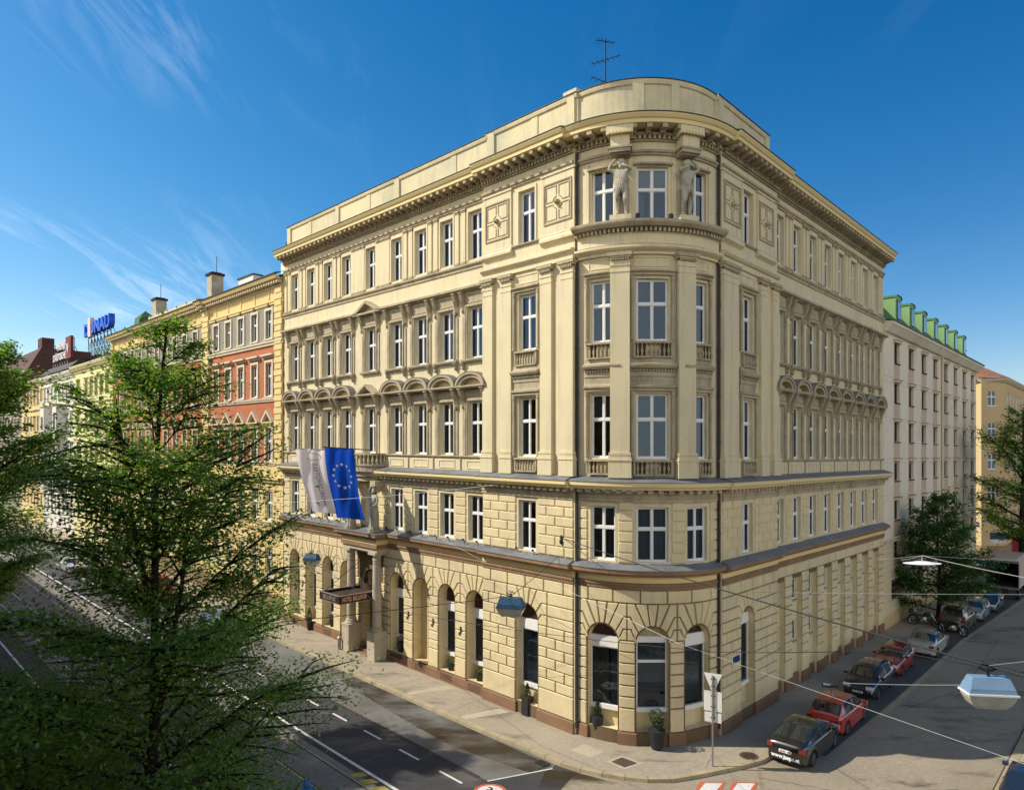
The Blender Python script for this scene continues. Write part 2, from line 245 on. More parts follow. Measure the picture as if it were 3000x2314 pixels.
# ------------------------------------------------------------------ object helpers
ORG = {}
def tag(o, label=None, cat=None, group=None, kind=None):
    if label: o['label'] = label
    if cat: o['category'] = cat
    if group: o['group'] = group
    if kind: o['kind'] = kind
    return o
def thing(name, label, cat, loc, group=None, rz=0):
    o = bpy.data.objects.new(name, None); COL.objects.link(o); o.empty_display_size = 0.3
    o.location = loc; o.rotation_euler.z = rz; ORG[o.name] = Vector(loc)
    return tag(o, label, cat, group)
class MB:
    def __init__(s): s.v = []; s.f = []; s.m = []; s.ml = []; s.bt = []
    def mi(s, m):
        if m not in s.ml: s.ml.append(m)
        return s.ml.index(m)
    def add(s, vs, fs, m):
        b = len(s.v); k = s.mi(m); s.v.extend(vs)
        f0 = len(s.f)
        for f in fs: s.f.append([i + b for i in f]); s.m.append(k)
        s.bt.append((b, len(s.v), f0, len(s.f)))
    def box(s, c, d, m, rz=0, taper=1.0):
        cs, sn = math.cos(rz), math.sin(rz); vs = []
        for z in (-1, 1):
            t = taper if z > 0 else 1
            for x, y in ((-1, -1), (1, -1), (1, 1), (-1, 1)):
                a, b = x * d[0] / 2 * t, y * d[1] / 2 * t
                vs.append((c[0] + a * cs - b * sn, c[1] + a * sn + b * cs, c[2] + z * d[2] / 2))
        s.add(vs, [(3, 2, 1, 0), (4, 5, 6, 7), (0, 1, 5, 4), (1, 2, 6, 5), (2, 3, 7, 6), (3, 0, 4, 7)], m)
    def tube(s, pts, r, m, n=6, caps=True):
        pts = [Vector(p) for p in pts]; rr = r if isinstance(r, (list, tuple)) else [r] * len(pts); vs = []; fs = []
        for i, p in enumerate(pts):
            d = (pts[min(i + 1, len(pts) - 1)] - pts[max(i - 1, 0)]); d = d.normalized() if d.length > 1e-9 else Vector((0, 0, 1))
            u = d.cross(Vector((0, 0, 1))); u = Vector((1, 0, 0)) if u.length < 0.05 else u.normalized(); v = d.cross(u)
            for k in range(n):
                a = 2 * math.pi * k / n; vs.append(tuple(p + u * math.cos(a) * rr[i] + v * math.sin(a) * rr[i]))
            if i:
                for k in range(n): fs.append(((i - 1) * n + k, (i - 1) * n + (k + 1) % n, i * n + (k + 1) % n, i * n + k))
        if caps: fs += [tuple(range(n))[::-1], tuple(range((len(pts) - 1) * n, len(pts) * n))]
        s.add(vs, fs, m)
    def lathe(s, prof, m, c=(0, 0, 0), n=12, sy=1.0):
        vs = []; fs = []
        for i, (r, z) in enumerate(prof):
            for k in range(n):
                a = 2 * math.pi * k / n; vs.append((c[0] + r * math.cos(a), c[1] + r * math.sin(a) * sy, c[2] + z))
            if i:
                for k in range(n): fs.append(((i - 1) * n + k, (i - 1) * n + (k + 1) % n, i * n + (k + 1) % n, i * n + k))
        fs += [tuple(range(n))[::-1], tuple(range((len(prof) - 1) * n, len(prof) * n))]
        s.add(vs, fs, m)
    def mesh(s, name, org=(0, 0, 0), smooth=False):
        me = bpy.data.meshes.new(name); o = Vector(org)
        me.from_pydata([(x - o[0], y - o[1], z - o[2]) for x, y, z in s.v], [], s.f)
        for m in s.ml: me.materials.append(MATS[m])
        me.polygons.foreach_set('material_index', s.m)
        if smooth: me.polygons.foreach_set('use_smooth', [True] * len(s.f))
        me.update(); return me
    def parts(s):
        n = len(s.bt)
        if n < 2: return [s]
        V = np.array(s.v); U = np.stack([V[:, 0] - V[:, 1], V[:, 0] + V[:, 1], V[:, 2]], 1); lo = np.array([U[a:b].min(0) for a, b, _, _ in s.bt]) - .03; hi = np.array([U[a:b].max(0) for a, b, _, _ in s.bt]) + .03
        lab = -np.ones(n, int); k = 0
        for i in range(n):
            if lab[i] >= 0: continue
            st = [i]; lab[i] = k
            while st:
                q = st.pop(); nb = np.where((lab < 0) & (lo <= hi[q]).all(1) & (hi >= lo[q]).all(1))[0]; lab[nb] = k; st += list(nb)
            k += 1
        out = []
        for c in range(k):
            m = MB()
            for i in np.where(lab == c)[0]: a, b, f0, f1 = s.bt[i]; [m.add([tuple(p) for p in s.v[a:b]], [[x - a for x in s.f[f]] for f in range(f0, f1)], s.ml[s.m[f0]])]
            out.append(m)
        return out
    def build_each(s, name, parent): return [m.build(name, parent) for m in s.parts()]
    def build(s, name, parent=None, smooth=False, local=False, top=None):
        org = (0, 0, 0)
        if parent is not None and not local: org = ORG.get(parent.name, (0, 0, 0))
        o = bpy.data.objects.new(name, s.mesh(name, org if top is None else top, smooth)); COL.objects.link(o)
        if parent is not None: o.parent = parent; ORG[o.name] = org
        if top is not None: o.location = top
        return o
def inst(src, parent, loc, rz=0, name=None):
    """copy of a part and its sub-parts placed at world loc under parent"""
    c = src.copy(); COL.objects.link(c); c.parent = parent
    c.location = Vector(loc) - ORG.get(parent.name, Vector((0, 0, 0))); c.rotation_euler.z = rz
    for ch in src.children:
        d = ch.copy(); COL.objects.link(d); d.parent = c
    return c
PROTO = []     # unplaced prototypes are moved into place the first time they are used
class Kit:
    """first use places the prototype, later uses place copies"""
    def __init__(s, maker): s.maker = maker; s.o = None
    def put(s, parent, loc, rz=0):
        if s.o is None:
            s.o = s.maker(); s.o.parent = parent
            s.o.location = Vector(loc) - ORG.get(parent.name, Vector((0, 0, 0))); s.o.rotation_euler.z = rz
            return s.o
        return inst(s.o, parent, loc, rz)
def text_mesh(txt, size, m, name, depth=0.01, bold=0.0):
    c = bpy.data.curves.new(name, 'FONT'); c.body = txt; c.size = size; c.extrude = depth; c.align_x = 'CENTER'; c.align_y = 'CENTER'; c.resolution_u = 2; c.offset = bold
    o = bpy.data.objects.new(name, c); COL.objects.link(o); bpy.context.view_layer.update()
    me = bpy.data.meshes.new_from_object(o); bpy.data.objects.remove(o); bpy.data.curves.remove(c)
    me.materials.clear(); me.materials.append(MATS[m]); return me
def text_obj(txt, size, m, name, parent, mtx, depth=0.01, bold=0.0, sx=1.0):
    me = text_mesh(txt, size, m, name, depth, bold); me.transform(Matrix.Diagonal((sx, 1, 1, 1))); me.transform(mtx)
    o = bpy.data.objects.new(name, me); COL.objects.link(o); o.parent = parent; return o

# ------------------------------------------------------------------ facade frames
CX, CY, RT = 6.2, 34.6, 4.5
H2 = math.sqrt(0.5); A2 = rad(43.6)
dRx, dRy = math.sin(A2), math.cos(A2); nRx, nRy = dRy, -dRx
TLx, TLy = CX - RT * H2, CY - RT * H2; TRx, TRy = CX + RT * nRx, CY + RT * nRy
AR = math.atan2(nRx, -nRy)        # tower angle where the right wing starts
def FL(s, o, z):
    x = TLx - (s + o) * H2; return (x, TLy + (s - o) * H2, z + KT * x)
def FR(s, o, z):
    x = TRx + s * dRx + o * nRx; return (x, TRy + s * dRy + o * nRy, z + KT * x)
def FT(s, o, z):
    a = s / RT; x = CX + (RT + o) * math.sin(a); return (x, CY - (RT + o) * math.cos(a), z + KT * x)
def yawL(s): return rad(-45)
def yawR(s): return AR
def yawT(s): return s / RT
YAW = {FL: yawL, FR: yawR, FT: yawT}
S1, S2 = -RT * rad(45), RT * AR
def fbox(mb, F, s0, s1, o0, o1, z0, z1, m, ztop=None):
    n = 1 if F is not FT else max(1, int(abs(s1 - s0) / 0.35) + 1)
    for i in range(n):
        a, b = s0 + (s1 - s0) * i / n, s0 + (s1 - s0) * (i + 1) / n
        z1o = z1 if ztop is None else ztop
        vs = [F(a, o0, z0), F(b, o0, z0), F(b, o1, z0), F(a, o1, z0), F(a, o0, z1), F(b, o0, z1), F(b, o1, z1o), F(a, o1, z1o)]
        fs = [(0, 1, 2, 3), (4, 7, 6, 5), (3, 2, 6, 7)]
        if i == 0: fs.append((0, 3, 7, 4))
        if i == n - 1: fs.append((1, 5, 6, 2))
        mb.add(vs, fs, m)
def sweep(mb, path, prof, m):
    """path: (F, s, base) stations left to right; prof: (o, z) bottom to top"""
    rows = [[F(s, b + o, z) for o, z in prof] for F, s, b in path]; k = len(prof); vs = [p for r in rows for p in r]; fs = []
    for i in range(len(rows) - 1):
        for j in range(k - 1): fs.append((i * k + j, (i + 1) * k + j, (i + 1) * k + j + 1, i * k + j + 1))
    fs.append(tuple(range(k))[::-1]); fs.append(tuple(range((len(rows) - 1) * k, len(rows) * k)))
    mb.add(vs, fs, m)
def teeth(mb, path, o0, o1, z0, z1, wd, sp, m):
    for (F, s, b), (F2, s2, b2) in zip(path, path[1:]):
        if F is not F2 or abs(s - s2) < 0.01: continue
        L = abs(s2 - s); n = max(1, round(L / sp)); d = (s2 - s) / n
        for i in range(n):
            c = s + (i + 0.5) * d; fbox(mb, F, c - wd / 2, c + wd / 2, b + o0, b + o1, z0, z1, m)
def tower_st(a0=S1, a1=S2, b=0.0, n=22): return [(FT, a0 + (a1 - a0) * i / n, b) for i in range(n + 1)]
WEND, REND = 28.6, 25.9; RIS, RISR = 6.2, 6.3; RB = 0.2
def full_path(): return [(FL, WEND, 0), (FL, RIS, 0), (FL, RIS, RB), (FL, 0.05, RB), (FL, 0.05, 0)] + tower_st() + [(FR, 0.05, 0), (FR, 0.05, RB), (FR, RISR, RB), (FR, RISR, 0), (FR, REND, 0)]
PATH = full_path()
def dpath():   # dense list for teeth on the tower in one piece
    return [(FL, WEND, 0), (FL, RIS, 0)], [(FL, RIS, RB), (FL, 0.1, RB)], [(FT, S1 + 0.15, 0), (FT, S2 - 0.15, 0)], [(FR, 0.1, RB), (FR, RISR, RB)], [(FR, RISR, 0), (FR, REND, 0)]
DP = dpath()
def wall(mb, F, s0, s1, z0, z1, b, ops, m, rev=0.3, mrev=None, step=0.35):
    """ops: (sa, sb, za, zb, arch) holes with reveals; arch=True adds a half round of radius (sb-sa)/2 above zb"""
    mrev = mrev or m
    ss = {s0, s1}; zs = {z0, z1}
    for sa, sb, za, zb, ar in ops:
        ss |= {sa, sb}; zs |= {za, zb}
        if ar: zs.add(zb + (sb - sa) / 2)
    if F is FT:
        n = int((s1 - s0) / step) + 1; ss |= {s0 + (s1 - s0) * i / n for i in range(n + 1)}
    ss = sorted(x for x in ss if s0 - 1e-6 <= x <= s1 + 1e-6); zs = sorted(x for x in zs if z0 - 1e-6 <= x <= z1 + 1e-6)
    for a, c in zip(ss, ss[1:]):
        if c - a < 1e-4: continue
        for d, e in zip(zs, zs[1:]):
            if e - d < 1e-4: continue
            mid, mz = (a + c) / 2, (d + e) / 2; hit = False
            for sa, sb, za, zb, ar in ops:
                top = zb + ((sb - sa) / 2 if ar else 0)
                if sa < mid < sb and za < mz < top: hit = True
            if not hit: mb.add([F(a, b, d), F(c, b, d), F(c, b, e), F(a, b, e)], [(0, 1, 2, 3)], m)
    for sa, sb, za, zb, ar in ops:
        ring = [(sa, za), (sb, za), (sb, zb)]
        if ar:
            r = (sb - sa) / 2; cc = (sa + sb) / 2; arc = [(cc + r * math.cos(math.pi * i / 14), zb + r * math.sin(math.pi * i / 14)) for i in range(15)]
            ring = [(sa, za), (sb, za)] + arc
            for (p, q), (u, v) in zip(arc, arc[1:]): mb.add([F(p, b, q), F(p, b, zb + r), F(u, b, zb + r), F(u, b, v)], [(0, 1, 2, 3)], m)
        else: ring.append((sa, zb))
        for (p, q), (u, v) in zip(ring, ring[1:] + ring[:1]): mb.add([F(p, b, q), F(u, b, v), F(u, b - rev, v), F(p, b - rev, q)], [(0, 1, 2, 3)], mrev)
        top = zb + ((sb - sa) / 2 if ar else 0)     # the dark room behind
        mb.add([F(sa - .3, b - rev - 0.9, za - .2), F(sb + .3, b - rev - 0.9, za - .2), F(sb + .3, b - rev - 0.9, top + .2), F(sa - .3, b - rev - 0.9, top + .2)], [(0, 1, 2, 3)], 'dark_room')
        for sx in (sa - .3, sb + .3): mb.add([F(sx, b - rev, za - .2), F(sx, b - rev - .9, za - .2), F(sx, b - rev - .9, top + .2), F(sx, b - rev, top + .2)], [(0, 1, 2, 3)], 'dark_room')
        for zx in (za - .2, top + .2): mb.add([F(sa - .3, b - rev, zx), F(sb + .3, b - rev, zx), F(sb + .3, b - rev - .9, zx), F(sa - .3, b - rev - .9, zx)], [(0, 1, 2, 3)], 'dark_room')
def inset(P, d):
    n = len(P); A = sum(P[i][0] * P[(i + 1) % n][1] - P[(i + 1) % n][0] * P[i][1] for i in range(n)); sg = 1 if A > 0 else -1; out = []
    for i in range(n):
        a, p, c = P[i - 1], P[i], P[(i + 1) % n]
        def nrm(u, v):
            x, y = v[0] - u[0], v[1] - u[1]; l = math.hypot(x, y) or 1e-9; return (-y / l * sg, x / l * sg)
        n1, n2 = nrm(a, p), nrm(p, c); dd = 1 + n1[0] * n2[0] + n1[1] * n2[1]; dd = max(dd, 0.35)
        out.append((p[0] + (n1[0] + n2[0]) / dd * d, p[1] + (n1[1] + n2[1]) / dd * d))
    return out
def clip_s(P, a, keep):   # keep +1: s>=a
    out = []
    for i in range(len(P)):
        p, q = P[i], P[(i + 1) % len(P)]; ip, iq = (p[0] - a) * keep >= 0, (q[0] - a) * keep >= 0
        if ip: out.append(p)
        if ip != iq:
            t = (a - p[0]) / (q[0] - p[0]); out.append((a, p[1] + (q[1] - p[1]) * t))
    return out
def stone(mb, F, P, b, m='cream_block', gap=0.022, bev=0.028, th=0.055):
    P0 = inset(P, gap); P1 = inset(P, gap + bev)
    if F is FT:
        lo, hi = min(p[0] for p in P1), max(p[0] for p in P1); n = max(1, int((hi - lo) / 0.3) + 1)
        for i in range(n):
            Q = clip_s(clip_s(P1, lo + (hi - lo) * i / n, 1), lo + (hi - lo) * (i + 1) / n, -1)
            if len(Q) >= 3: mb.add([F(s, b + th, z) for s, z in Q], [tuple(range(len(Q)))], m)
        n2 = len(P0)
        for i in range(n2):
            a0, c0, a1, c1 = P0[i], P0[(i + 1) % n2], P1[i], P1[(i + 1) % n2]; k = max(1, int(abs(c0[0] - a0[0]) / 0.3) + 1)
            L = lambda u, v, t: (u[0] + (v[0] - u[0]) * t, u[1] + (v[1] - u[1]) * t)
            for j in range(k):
                t, u = j / k, (j + 1) / k; p, q, r, s = L(a0, c0, t), L(a0, c0, u), L(a1, c1, u), L(a1, c1, t)
                mb.add([F(p[0], b, p[1]), F(q[0], b, q[1]), F(r[0], b + th, r[1]), F(s[0], b + th, s[1])], [(0, 1, 2, 3)], m)
        return
    n = len(P); vs = [F(s, b, z) for s, z in P0] + [F(s, b + th, z) for s, z in P1]
    mb.add(vs, [tuple(range(n, 2 * n))] + [(i, (i + 1) % n, n + (i + 1) % n, n + i) for i in range(n)], m)
def courses(mb, F, s0, s1, zs, b, ops, blen=1.0, m='cream_block', skip=(), phase=0):
    """running-bond stones between levels zs, leaving out openings"""
    for k, (z0, z1) in enumerate(zip(zs, zs[1:])):
        cuts = [(s0, s1)]
        for sa, sb, za, zb in ops:
            if za < (z0 + z1) / 2 < zb:
                nc = []
                for a, c in cuts:
                    if sb <= a or sa >= c: nc.append((a, c)); continue
                    if sa > a + 0.05: nc.append((a, sa))
                    if sb < c - 0.05: nc.append((sb, c))
                cuts = nc
        for a, c in cuts:
            L = c - a; n = max(1, round(L / blen)); js = [a]
            if n > 1:
                u = L / n; off = 0 if (k + phase) % 2 else u / 2
                js += [a + off + u * i for i in range(0 if off else 1, n)]
            js.append(c)
            for p, q in zip(js, js[1:]): stone(mb, F, [(p, z0), (q, z0), (q, z1), (p, z1)], b, m)
def arch_stones(mb, F, c, r, zs, bl, br, b, lev=(4.6, 5.1, 5.65, 6.25), m='cream_block'):
    """voussoirs fanning from a round arch, elbowed into the courses; bl/br are the bay limits"""
    l0, l1, l2, l3 = lev
    for sd in (-1, 1):
        lim = br if sd > 0 else bl
        def IP(a): return (c + sd * r * math.cos(rad(a)), zs + r * math.sin(rad(a)))
        def arc(a, e, n=3): return [IP(a + (e - a) * i / n) for i in range(n + 1)]
        e1 = (c + sd * min(0.95, abs(lim - c) - .12), l1); e2 = (c + sd * min(0.98, abs(lim - c) - .1), l2); a3 = 66; e3 = (c + sd * (l3 - zs) / math.tan(rad(a3)), l3)
        if abs(e3[0] - c) > abs(lim - c) - .1: e3 = (c + sd * (abs(lim - c) - .1), l3)
        P1 = [(c + sd * r, l0), (lim, l0), (lim, l1), e1] + arc(9, 0, 1)
        stone(mb, F, P1, b, m)
        P2 = [e1, (lim, l1), (lim, l2), e2] + arc(36, 9); stone(mb, F, P2, b, m)
        P3 = [e2, (lim, l2), (lim, l3), e3] + arc(a3, 36); stone(mb, F, P3, b, m)
        e4 = (c + sd * (l3 - zs) / math.tan(rad(82)), l3)
        stone(mb, F, [e3] + arc(a3, 82, 2) + [e4], b, m)
    e = (l3 - zs) / math.tan(rad(82)); arcp = [(c + r * math.cos(rad(98 - 16 * i / 3)), zs + r * math.sin(rad(98 - 16 * i / 3))) for i in range(4)]
    stone(mb, F, arcp + [(c + e, l3), (c - e, l3)], b, m, th=0.075)
# ------------------------------------------------------------------ window kits (local: x along the wall, -y outwards, z up)
def L_box(mb, x0, x1, y0, y1, z0, z1, m): mb.box(((x0 + x1) / 2, (y0 + y1) / 2, (z0 + z1) / 2), (x1 - x0, y1 - y0, z1 - z0), m)
def wavy(mb, x0, x1, y, z0, z1, m, n=14, amp=0.025, ph=0.0):
    vs = []; 
    for i in range(n + 1):
        x = x0 + (x1 - x0) * i / n; yy = y + amp * math.sin(i * 2.3 + ph); vs += [(x, yy, z0), (x, yy, z1)]
    mb.add(vs, [(2 * i, 2 * i + 2, 2 * i + 3, 2 * i + 1) for i in range(n)], m)
def casement(wd, h, style=0, frame='white_paint', tr=0.60, seed=0, name='window', cur=True, open_=False):
    rnd = random.Random(seed); f = MB(); g = MB(); t = 0.075; zt = h * tr
    L_box(f, -wd / 2, -wd / 2 + t, -.05, .05, 0, h, frame); L_box(f, wd / 2 - t, wd / 2, -.05, .05, 0, h, frame)
    L_box(f, -wd / 2 + t, wd / 2 - t, -.05, .05, 0, t, frame); L_box(f, -wd / 2 + t, wd / 2 - t, -.05, .05, h - t, h, frame)
    L_box(f, -wd / 2 + t, wd / 2 - t, -.075, .05, zt - .06, zt + .06, frame)
    L_box(f, -.045, .045, -.06, .05, t, zt - .06, frame); L_box(f, -.045, .045, -.06, .05, zt + .06, h - t, frame)
    for sx in (-1, 1):   # thin inner sashes
        xa, xb = (t, wd / 2 - .045) if 0 else (0, 0)
        a, b = sorted((sx * .045, sx * (wd / 2 - t)))
        for z0, z1 in ((t, zt - .06), (zt + .06, h - t)):
            L_box(f, a, a + .03, -.03, .03, z0, z1, frame); L_box(f, b - .03, b, -.03, .03, z0, z1, frame)
            L_box(f, a + .03, b - .03, -.03, .03, z0, z0 + .03, frame); L_box(f, a + .03, b - .03, -.03, .03, z1 - .03, z1, frame)
    L_box(f, -wd / 2 - .04, wd / 2 + .04, -.20, -.05, -.05, 0.0, frame)
    o = f.build(name)
    if not open_: g.add([(-wd / 2 + t, 0, t), (wd / 2 - t, 0, t), (wd / 2 - t, 0, h - t), (-wd / 2 + t, 0, h - t)], [(0, 1, 2, 3)], 'glass')
    else:      # lower right sash tipped inwards
        g.add([(-wd / 2 + t, 0, t), (0, 0, t), (0, 0, h - t), (-wd / 2 + t, 0, h - t)], [(0, 1, 2, 3)], 'glass')
        g.add([(0, 0, zt), (wd / 2 - t, 0, zt), (wd / 2 - t, 0, h - t), (0, 0, h - t)], [(0, 1, 2, 3)], 'glass')
        g.add([(0.05, 0, t), (wd / 2 - t, 0, t), (wd / 2 - t, .28, zt - .08), (0.05, .28, zt - .08)], [(0, 1, 2, 3)], 'glass')
    g.build('pane', o, local=True)
    if cur:
        c = MB(); k = style % 6
        if k == 0: wavy(c, -wd / 2, -wd * .18, .16, 0, h, 'curtain', 8, ph=seed); wavy(c, wd * .2, wd / 2, .16, 0, h, 'curtain', 8, ph=seed + 1)
        elif k == 1: wavy(c, -wd / 2, wd / 2, .2, 0, h, 'curtain', 20, ph=seed)
        elif k == 4: L_box(c, -wd / 2 + .08, wd / 2 - .08, .05, .07, h * .66, h - .05, 'roller_blind'); wavy(c, -wd / 2, -wd * .2, .2, 0, h * .66, 'curtain', 6)
        elif k == 5: wavy(c, -wd * .5, -wd * .3, .16, 0, h, 'curtain', 4); wavy(c, wd * .34, wd / 2, .16, 0, h, 'curtain', 4)
        elif k == 2: wavy(c, -wd / 2, -wd * .05, .16, 0, h, 'curtain', 11, ph=seed)
        else: wavy(c, -wd / 2, wd / 2, .18, h * .62, h, 'curtain', 16, .012); wavy(c, wd * .28, wd / 2, .16, 0, h * .62, 'curtain', 5)
        c.build('curtain', o, local=True)
    return o
def kits(wd, h, n=6, **k): return [Kit(lambda i=i: casement(wd, h, style=i, seed=i * 7 + 1, open_=(i == 3 and k.get('tip', False)), **{a: b for a, b in k.items() if a != 'tip'})) for i in range(n)]
def arched_window(wd, r, zsill, ztop, style):
    """ground-floor arch infill; z measured from the opening's foot at 0.60"""
    z0 = 0.60; f = MB(); a, b = zsill - z0, ztop - z0
    m = 'white_paint'; t = .09
    L_box(f, -wd / 2, wd / 2, -.12, .06, a - .20, a, m)                 # white sill box
    L_box(f, -wd / 2, -wd / 2 + t, -.05, .05, a, b, m); L_box(f, wd / 2 - t, wd / 2, -.05, .05, a, b, m)
    L_box(f, -wd / 2 + t, wd / 2 - t, -.05, .05, b - .06, b, m)
    if style == 'tower': L_box(f, -wd / 2 + t, wd / 2 - t, -.06, .05, b - .95, b - .83, m); L_box(f, -wd / 2, wd / 2, -.08, .05, b, b + .22, m)
    else: L_box(f, -wd / 2, wd / 2, -.10, .05, b, b + .50, m)            # white blind box under the fanlight
    o = f.build('arched_window')
    g = MB(); g.add([(-wd / 2 + t, 0, a), (wd / 2 - t, 0, a), (wd / 2 - t, 0, b - .06), (-wd / 2 + t, 0, b - .06)], [(0, 1, 2, 3)], 'glass'); g.build('pane', o, local=True)
    c = MB()
    if style == 'brown': wavy(c, -wd / 2 + .1, wd / 2 - .1, .10, a + .1, b - .1, 'brown_blind', 10, .01)
    elif style == 'yellow': wavy(c, -wd / 2, 0.1, .15, a, b, 'yellow_curtain', 12); wavy(c, .2, wd / 2, .2, a, b, 'curtain', 6)
    elif style == 'tower': wavy(c, -wd / 2, wd / 2, .3, b - .95, b, 'curtain', 16); wavy(c, -wd / 2, wd / 2, .3, a + 1.0, b - 1.0, 'curtain', 20); L_box(c, -.5, .5, .25, .5, a, a + .5, 'brown_blind')
    else: wavy(c, -wd / 2, wd / 2, .2, a, b, 'curtain', 14)
    c.build('curtain', o, local=True)
    fl = MB(); zb = b + (.22 if style == 'tower' else .50); rr = r - .01; zc = SPR - z0
    pts = [(-rr, zb), (rr, zb)] + [(rr * math.cos(math.pi * i / 14), max(zb, zc + rr * math.sin(math.pi * i / 14))) for i in range(15)]
    fl.add([(x, .01, z) for x, z in pts], [tuple(range(len(pts)))], 'fanlight_brown' if style != 'tower' else 'trim_stone')
    if style != 'tower':
        for a_ in (45, 90, 135): fl.tube([(0, 0, zb), (rr * math.cos(rad(a_)), 0, zc + rr * math.sin(rad(a_)))], .018, 'rust_dark', 4)
    fl.build('fanlight', o, local=True); return o
SPR = 4.72
# ------------------------------------------------------------------ the corner hotel
hotel = thing('hotel_building', 'cream five-storey corner hotel with a round corner tower and rusticated ground floor', 'building', (CX, CY, KT * CX))
LW = [7.03, 9.40, 11.77, 14.14, 16.95, 19.80, 22.17, 24.54, 26.91]; RW = [7.05 + 2.42 * k for k in range(8)]; RISW, RISWR = 3.03, 2.75
TWA = [-28.5, 0, 28.4]; TW = [RT * rad(a) for a in TWA]
G_Z = [0.57, 1.62, 2.12, 2.62, 3.12, 3.60, 4.10, 4.60, 5.10, 5.65, 6.25, 6.85]
F1_Z = [8.02, 8.48, 8.95, 9.42, 9.88, 10.34, 10.80]
WWD = 1.18
fl = [('f1', 8.08, 10.52, WWD), ('f2', 12.66, 15.55, WWD), ('f3', 17.86, 20.6, WWD), ('f4', 23.12, 25.68, 1.08)]
wl = MB()
SEG = [(FL, RIS, WEND, 0, LW, 'wing'), (FL, 0.05, RIS, RB, [RISW], 'ris'), (FT, S1, S2, 0, TW, 'tower'), (FR, 0.05, RISR, RB, [RISWR], 'ris'), (FR, RISR, REND, 0, RW, 'rwing')]
K1 = kits(1.18, 2.44); K2 = kits(1.18, 2.89); K3 = kits(1.18, 2.74); K4 = kits(1.08, 2.56, tip=True); KT1 = kits(1.42, 2.44); KT2 = kits(1.42, 2.89); KT3 = kits(1.42, 2.74); KT4 = kits(1.40, 2.4)
KITS = {'f1': K1, 'f2': K2, 'f3': K3, 'f4': K4}; KITW = {'f1': KT1, 'f2': KT2, 'f3': KT3, 'f4': KT4}
rnd = random.Random(4)
AR_R = .68
for F, s0, s1, b, ws, kd in SEG:
    for nm, za, zb, wd in fl:
        za_, zb_ = za, zb
        lo, hi = {'f1': (7.9, 10.75), 'f2': (11.75, 16.3), 'f3': (16.3, 21.7), 'f4': (21.7, 27.2)}[nm]
        ops = []
        for i, c in enumerate(ws):
            wd2 = wd
            if kd == 'tower' and i == 1: wd2 = 1.42 if nm != 'f4' else 1.40
            if kd == 'tower' and nm == 'f4': zb_ = 25.52
            ops.append((c - wd2 / 2, c + wd2 / 2, za, zb_, False))
            kit = (KITW if (kd == 'tower' and i == 1) else KITS)[nm]; kk = rnd.choice(kit)
            if nm == 'f4' and kd == 'tower' and i == 0 and False: pass
            kk.put(hotel, F(c, b - .24, za), YAW[F](c))
        wall(wl, F, s0, s1, lo, hi, b, ops, 'cream_plaster', rev=.28)
    # mezzanine stones
    courses(wl, F, s0, s1, F1_Z, b, [(c - .72 - (0.12 if kd == 'tower' and i == 1 else 0), c + .72 + (0.12 if kd == 'tower' and i == 1 else 0), 7.9, 10.62) for i, c in enumerate(ws)], blen=1.0)
# ground floor walls
gf_ops = {'wing': [(c - AR_R, c + AR_R, .60, SPR, True) for c in LW if abs(c - 16.95) > .1] + [(16.95 - 1.0, 16.95 + 1.0, .35, 4.3, True)],
          'ris': [(-AR_R, AR_R, .60, SPR, True)], 'tower': [(c - .71, c + .71, .60, 4.62, True) for c in TW]}
for F, s0, s1, b, ws, kd in SEG[:4]:
    if kd == 'wing': ops = gf_ops['wing']
    elif kd == 'tower': ops = [(c - .71, c + .71, .60, 4.52, True) for c in TW]
    else: ops = [(ws[0] - .72, ws[0] + .72, .60, SPR, True)]
    wall(wl, F, s0, s1, -.3, 8.0, b, ops, 'joint_plaster', rev=.62 if kd == 'wing' else .45, mrev='cream_block')
    o2 = []
    for sa, sb, za, zb, ar in ops:
        c = (sa + sb) / 2; r = (sb - sa) / 2
        dz = zb - SPR
        if kd == 'wing':
            i = min(range(9), key=lambda i: abs(LW[i] - c)); bl = (LW[i - 1] + LW[i]) / 2 if i else RIS; br = (LW[i + 1] + LW[i]) / 2 if i < 8 else WEND
            if abs(c - 16.95) < .1: bl, br = 16.95 - 1.40, 16.95 + 1.40
        elif kd == 'tower':
            i = TW.index(min(TW, key=lambda t: abs(t - c))); bl = S1 if i == 0 else (TW[i - 1] + TW[i]) / 2; br = S2 if i == 2 else (TW[i + 1] + TW[i]) / 2
        else: bl, br = c - 1.35, c + 1.35
        if abs(c - 16.95) > .1 or kd != 'wing': arch_stones(wl, F, c, r + .04, zb, bl, br, b)
        o2.append((sa - .05, sb + .05, -1, 4.6)); o2.append((bl, br, 4.6, 6.25))
        F_ = F
        if abs(c - 16.95) > .1 or kd != 'wing':       # parapet below the window, inside the arch
            d = .60 if kd == 'wing' else .42
            wl.add([F(sa, b - d, .3), F(sb, b - d, .3), F(sb, b - d, 1.45), F(sa, b - d, 1.45)], [(0, 1, 2, 3)], 'cream_block')
    courses(wl, F, s0, s1, G_Z[1:], b, o2, blen=1.15, phase=1)
    # smooth dado between plinth and first joint
    cuts = sorted([s0] + [x for o in o2[::2] for x in (o[0], o[1])] + [s1])
    for a, c in zip(cuts[::2], cuts[1::2]):
        if c - a > .05: stone(wl, F, [(a, .57), (c, .57), (c, 1.62), (a, 1.62)], b, th=.06)
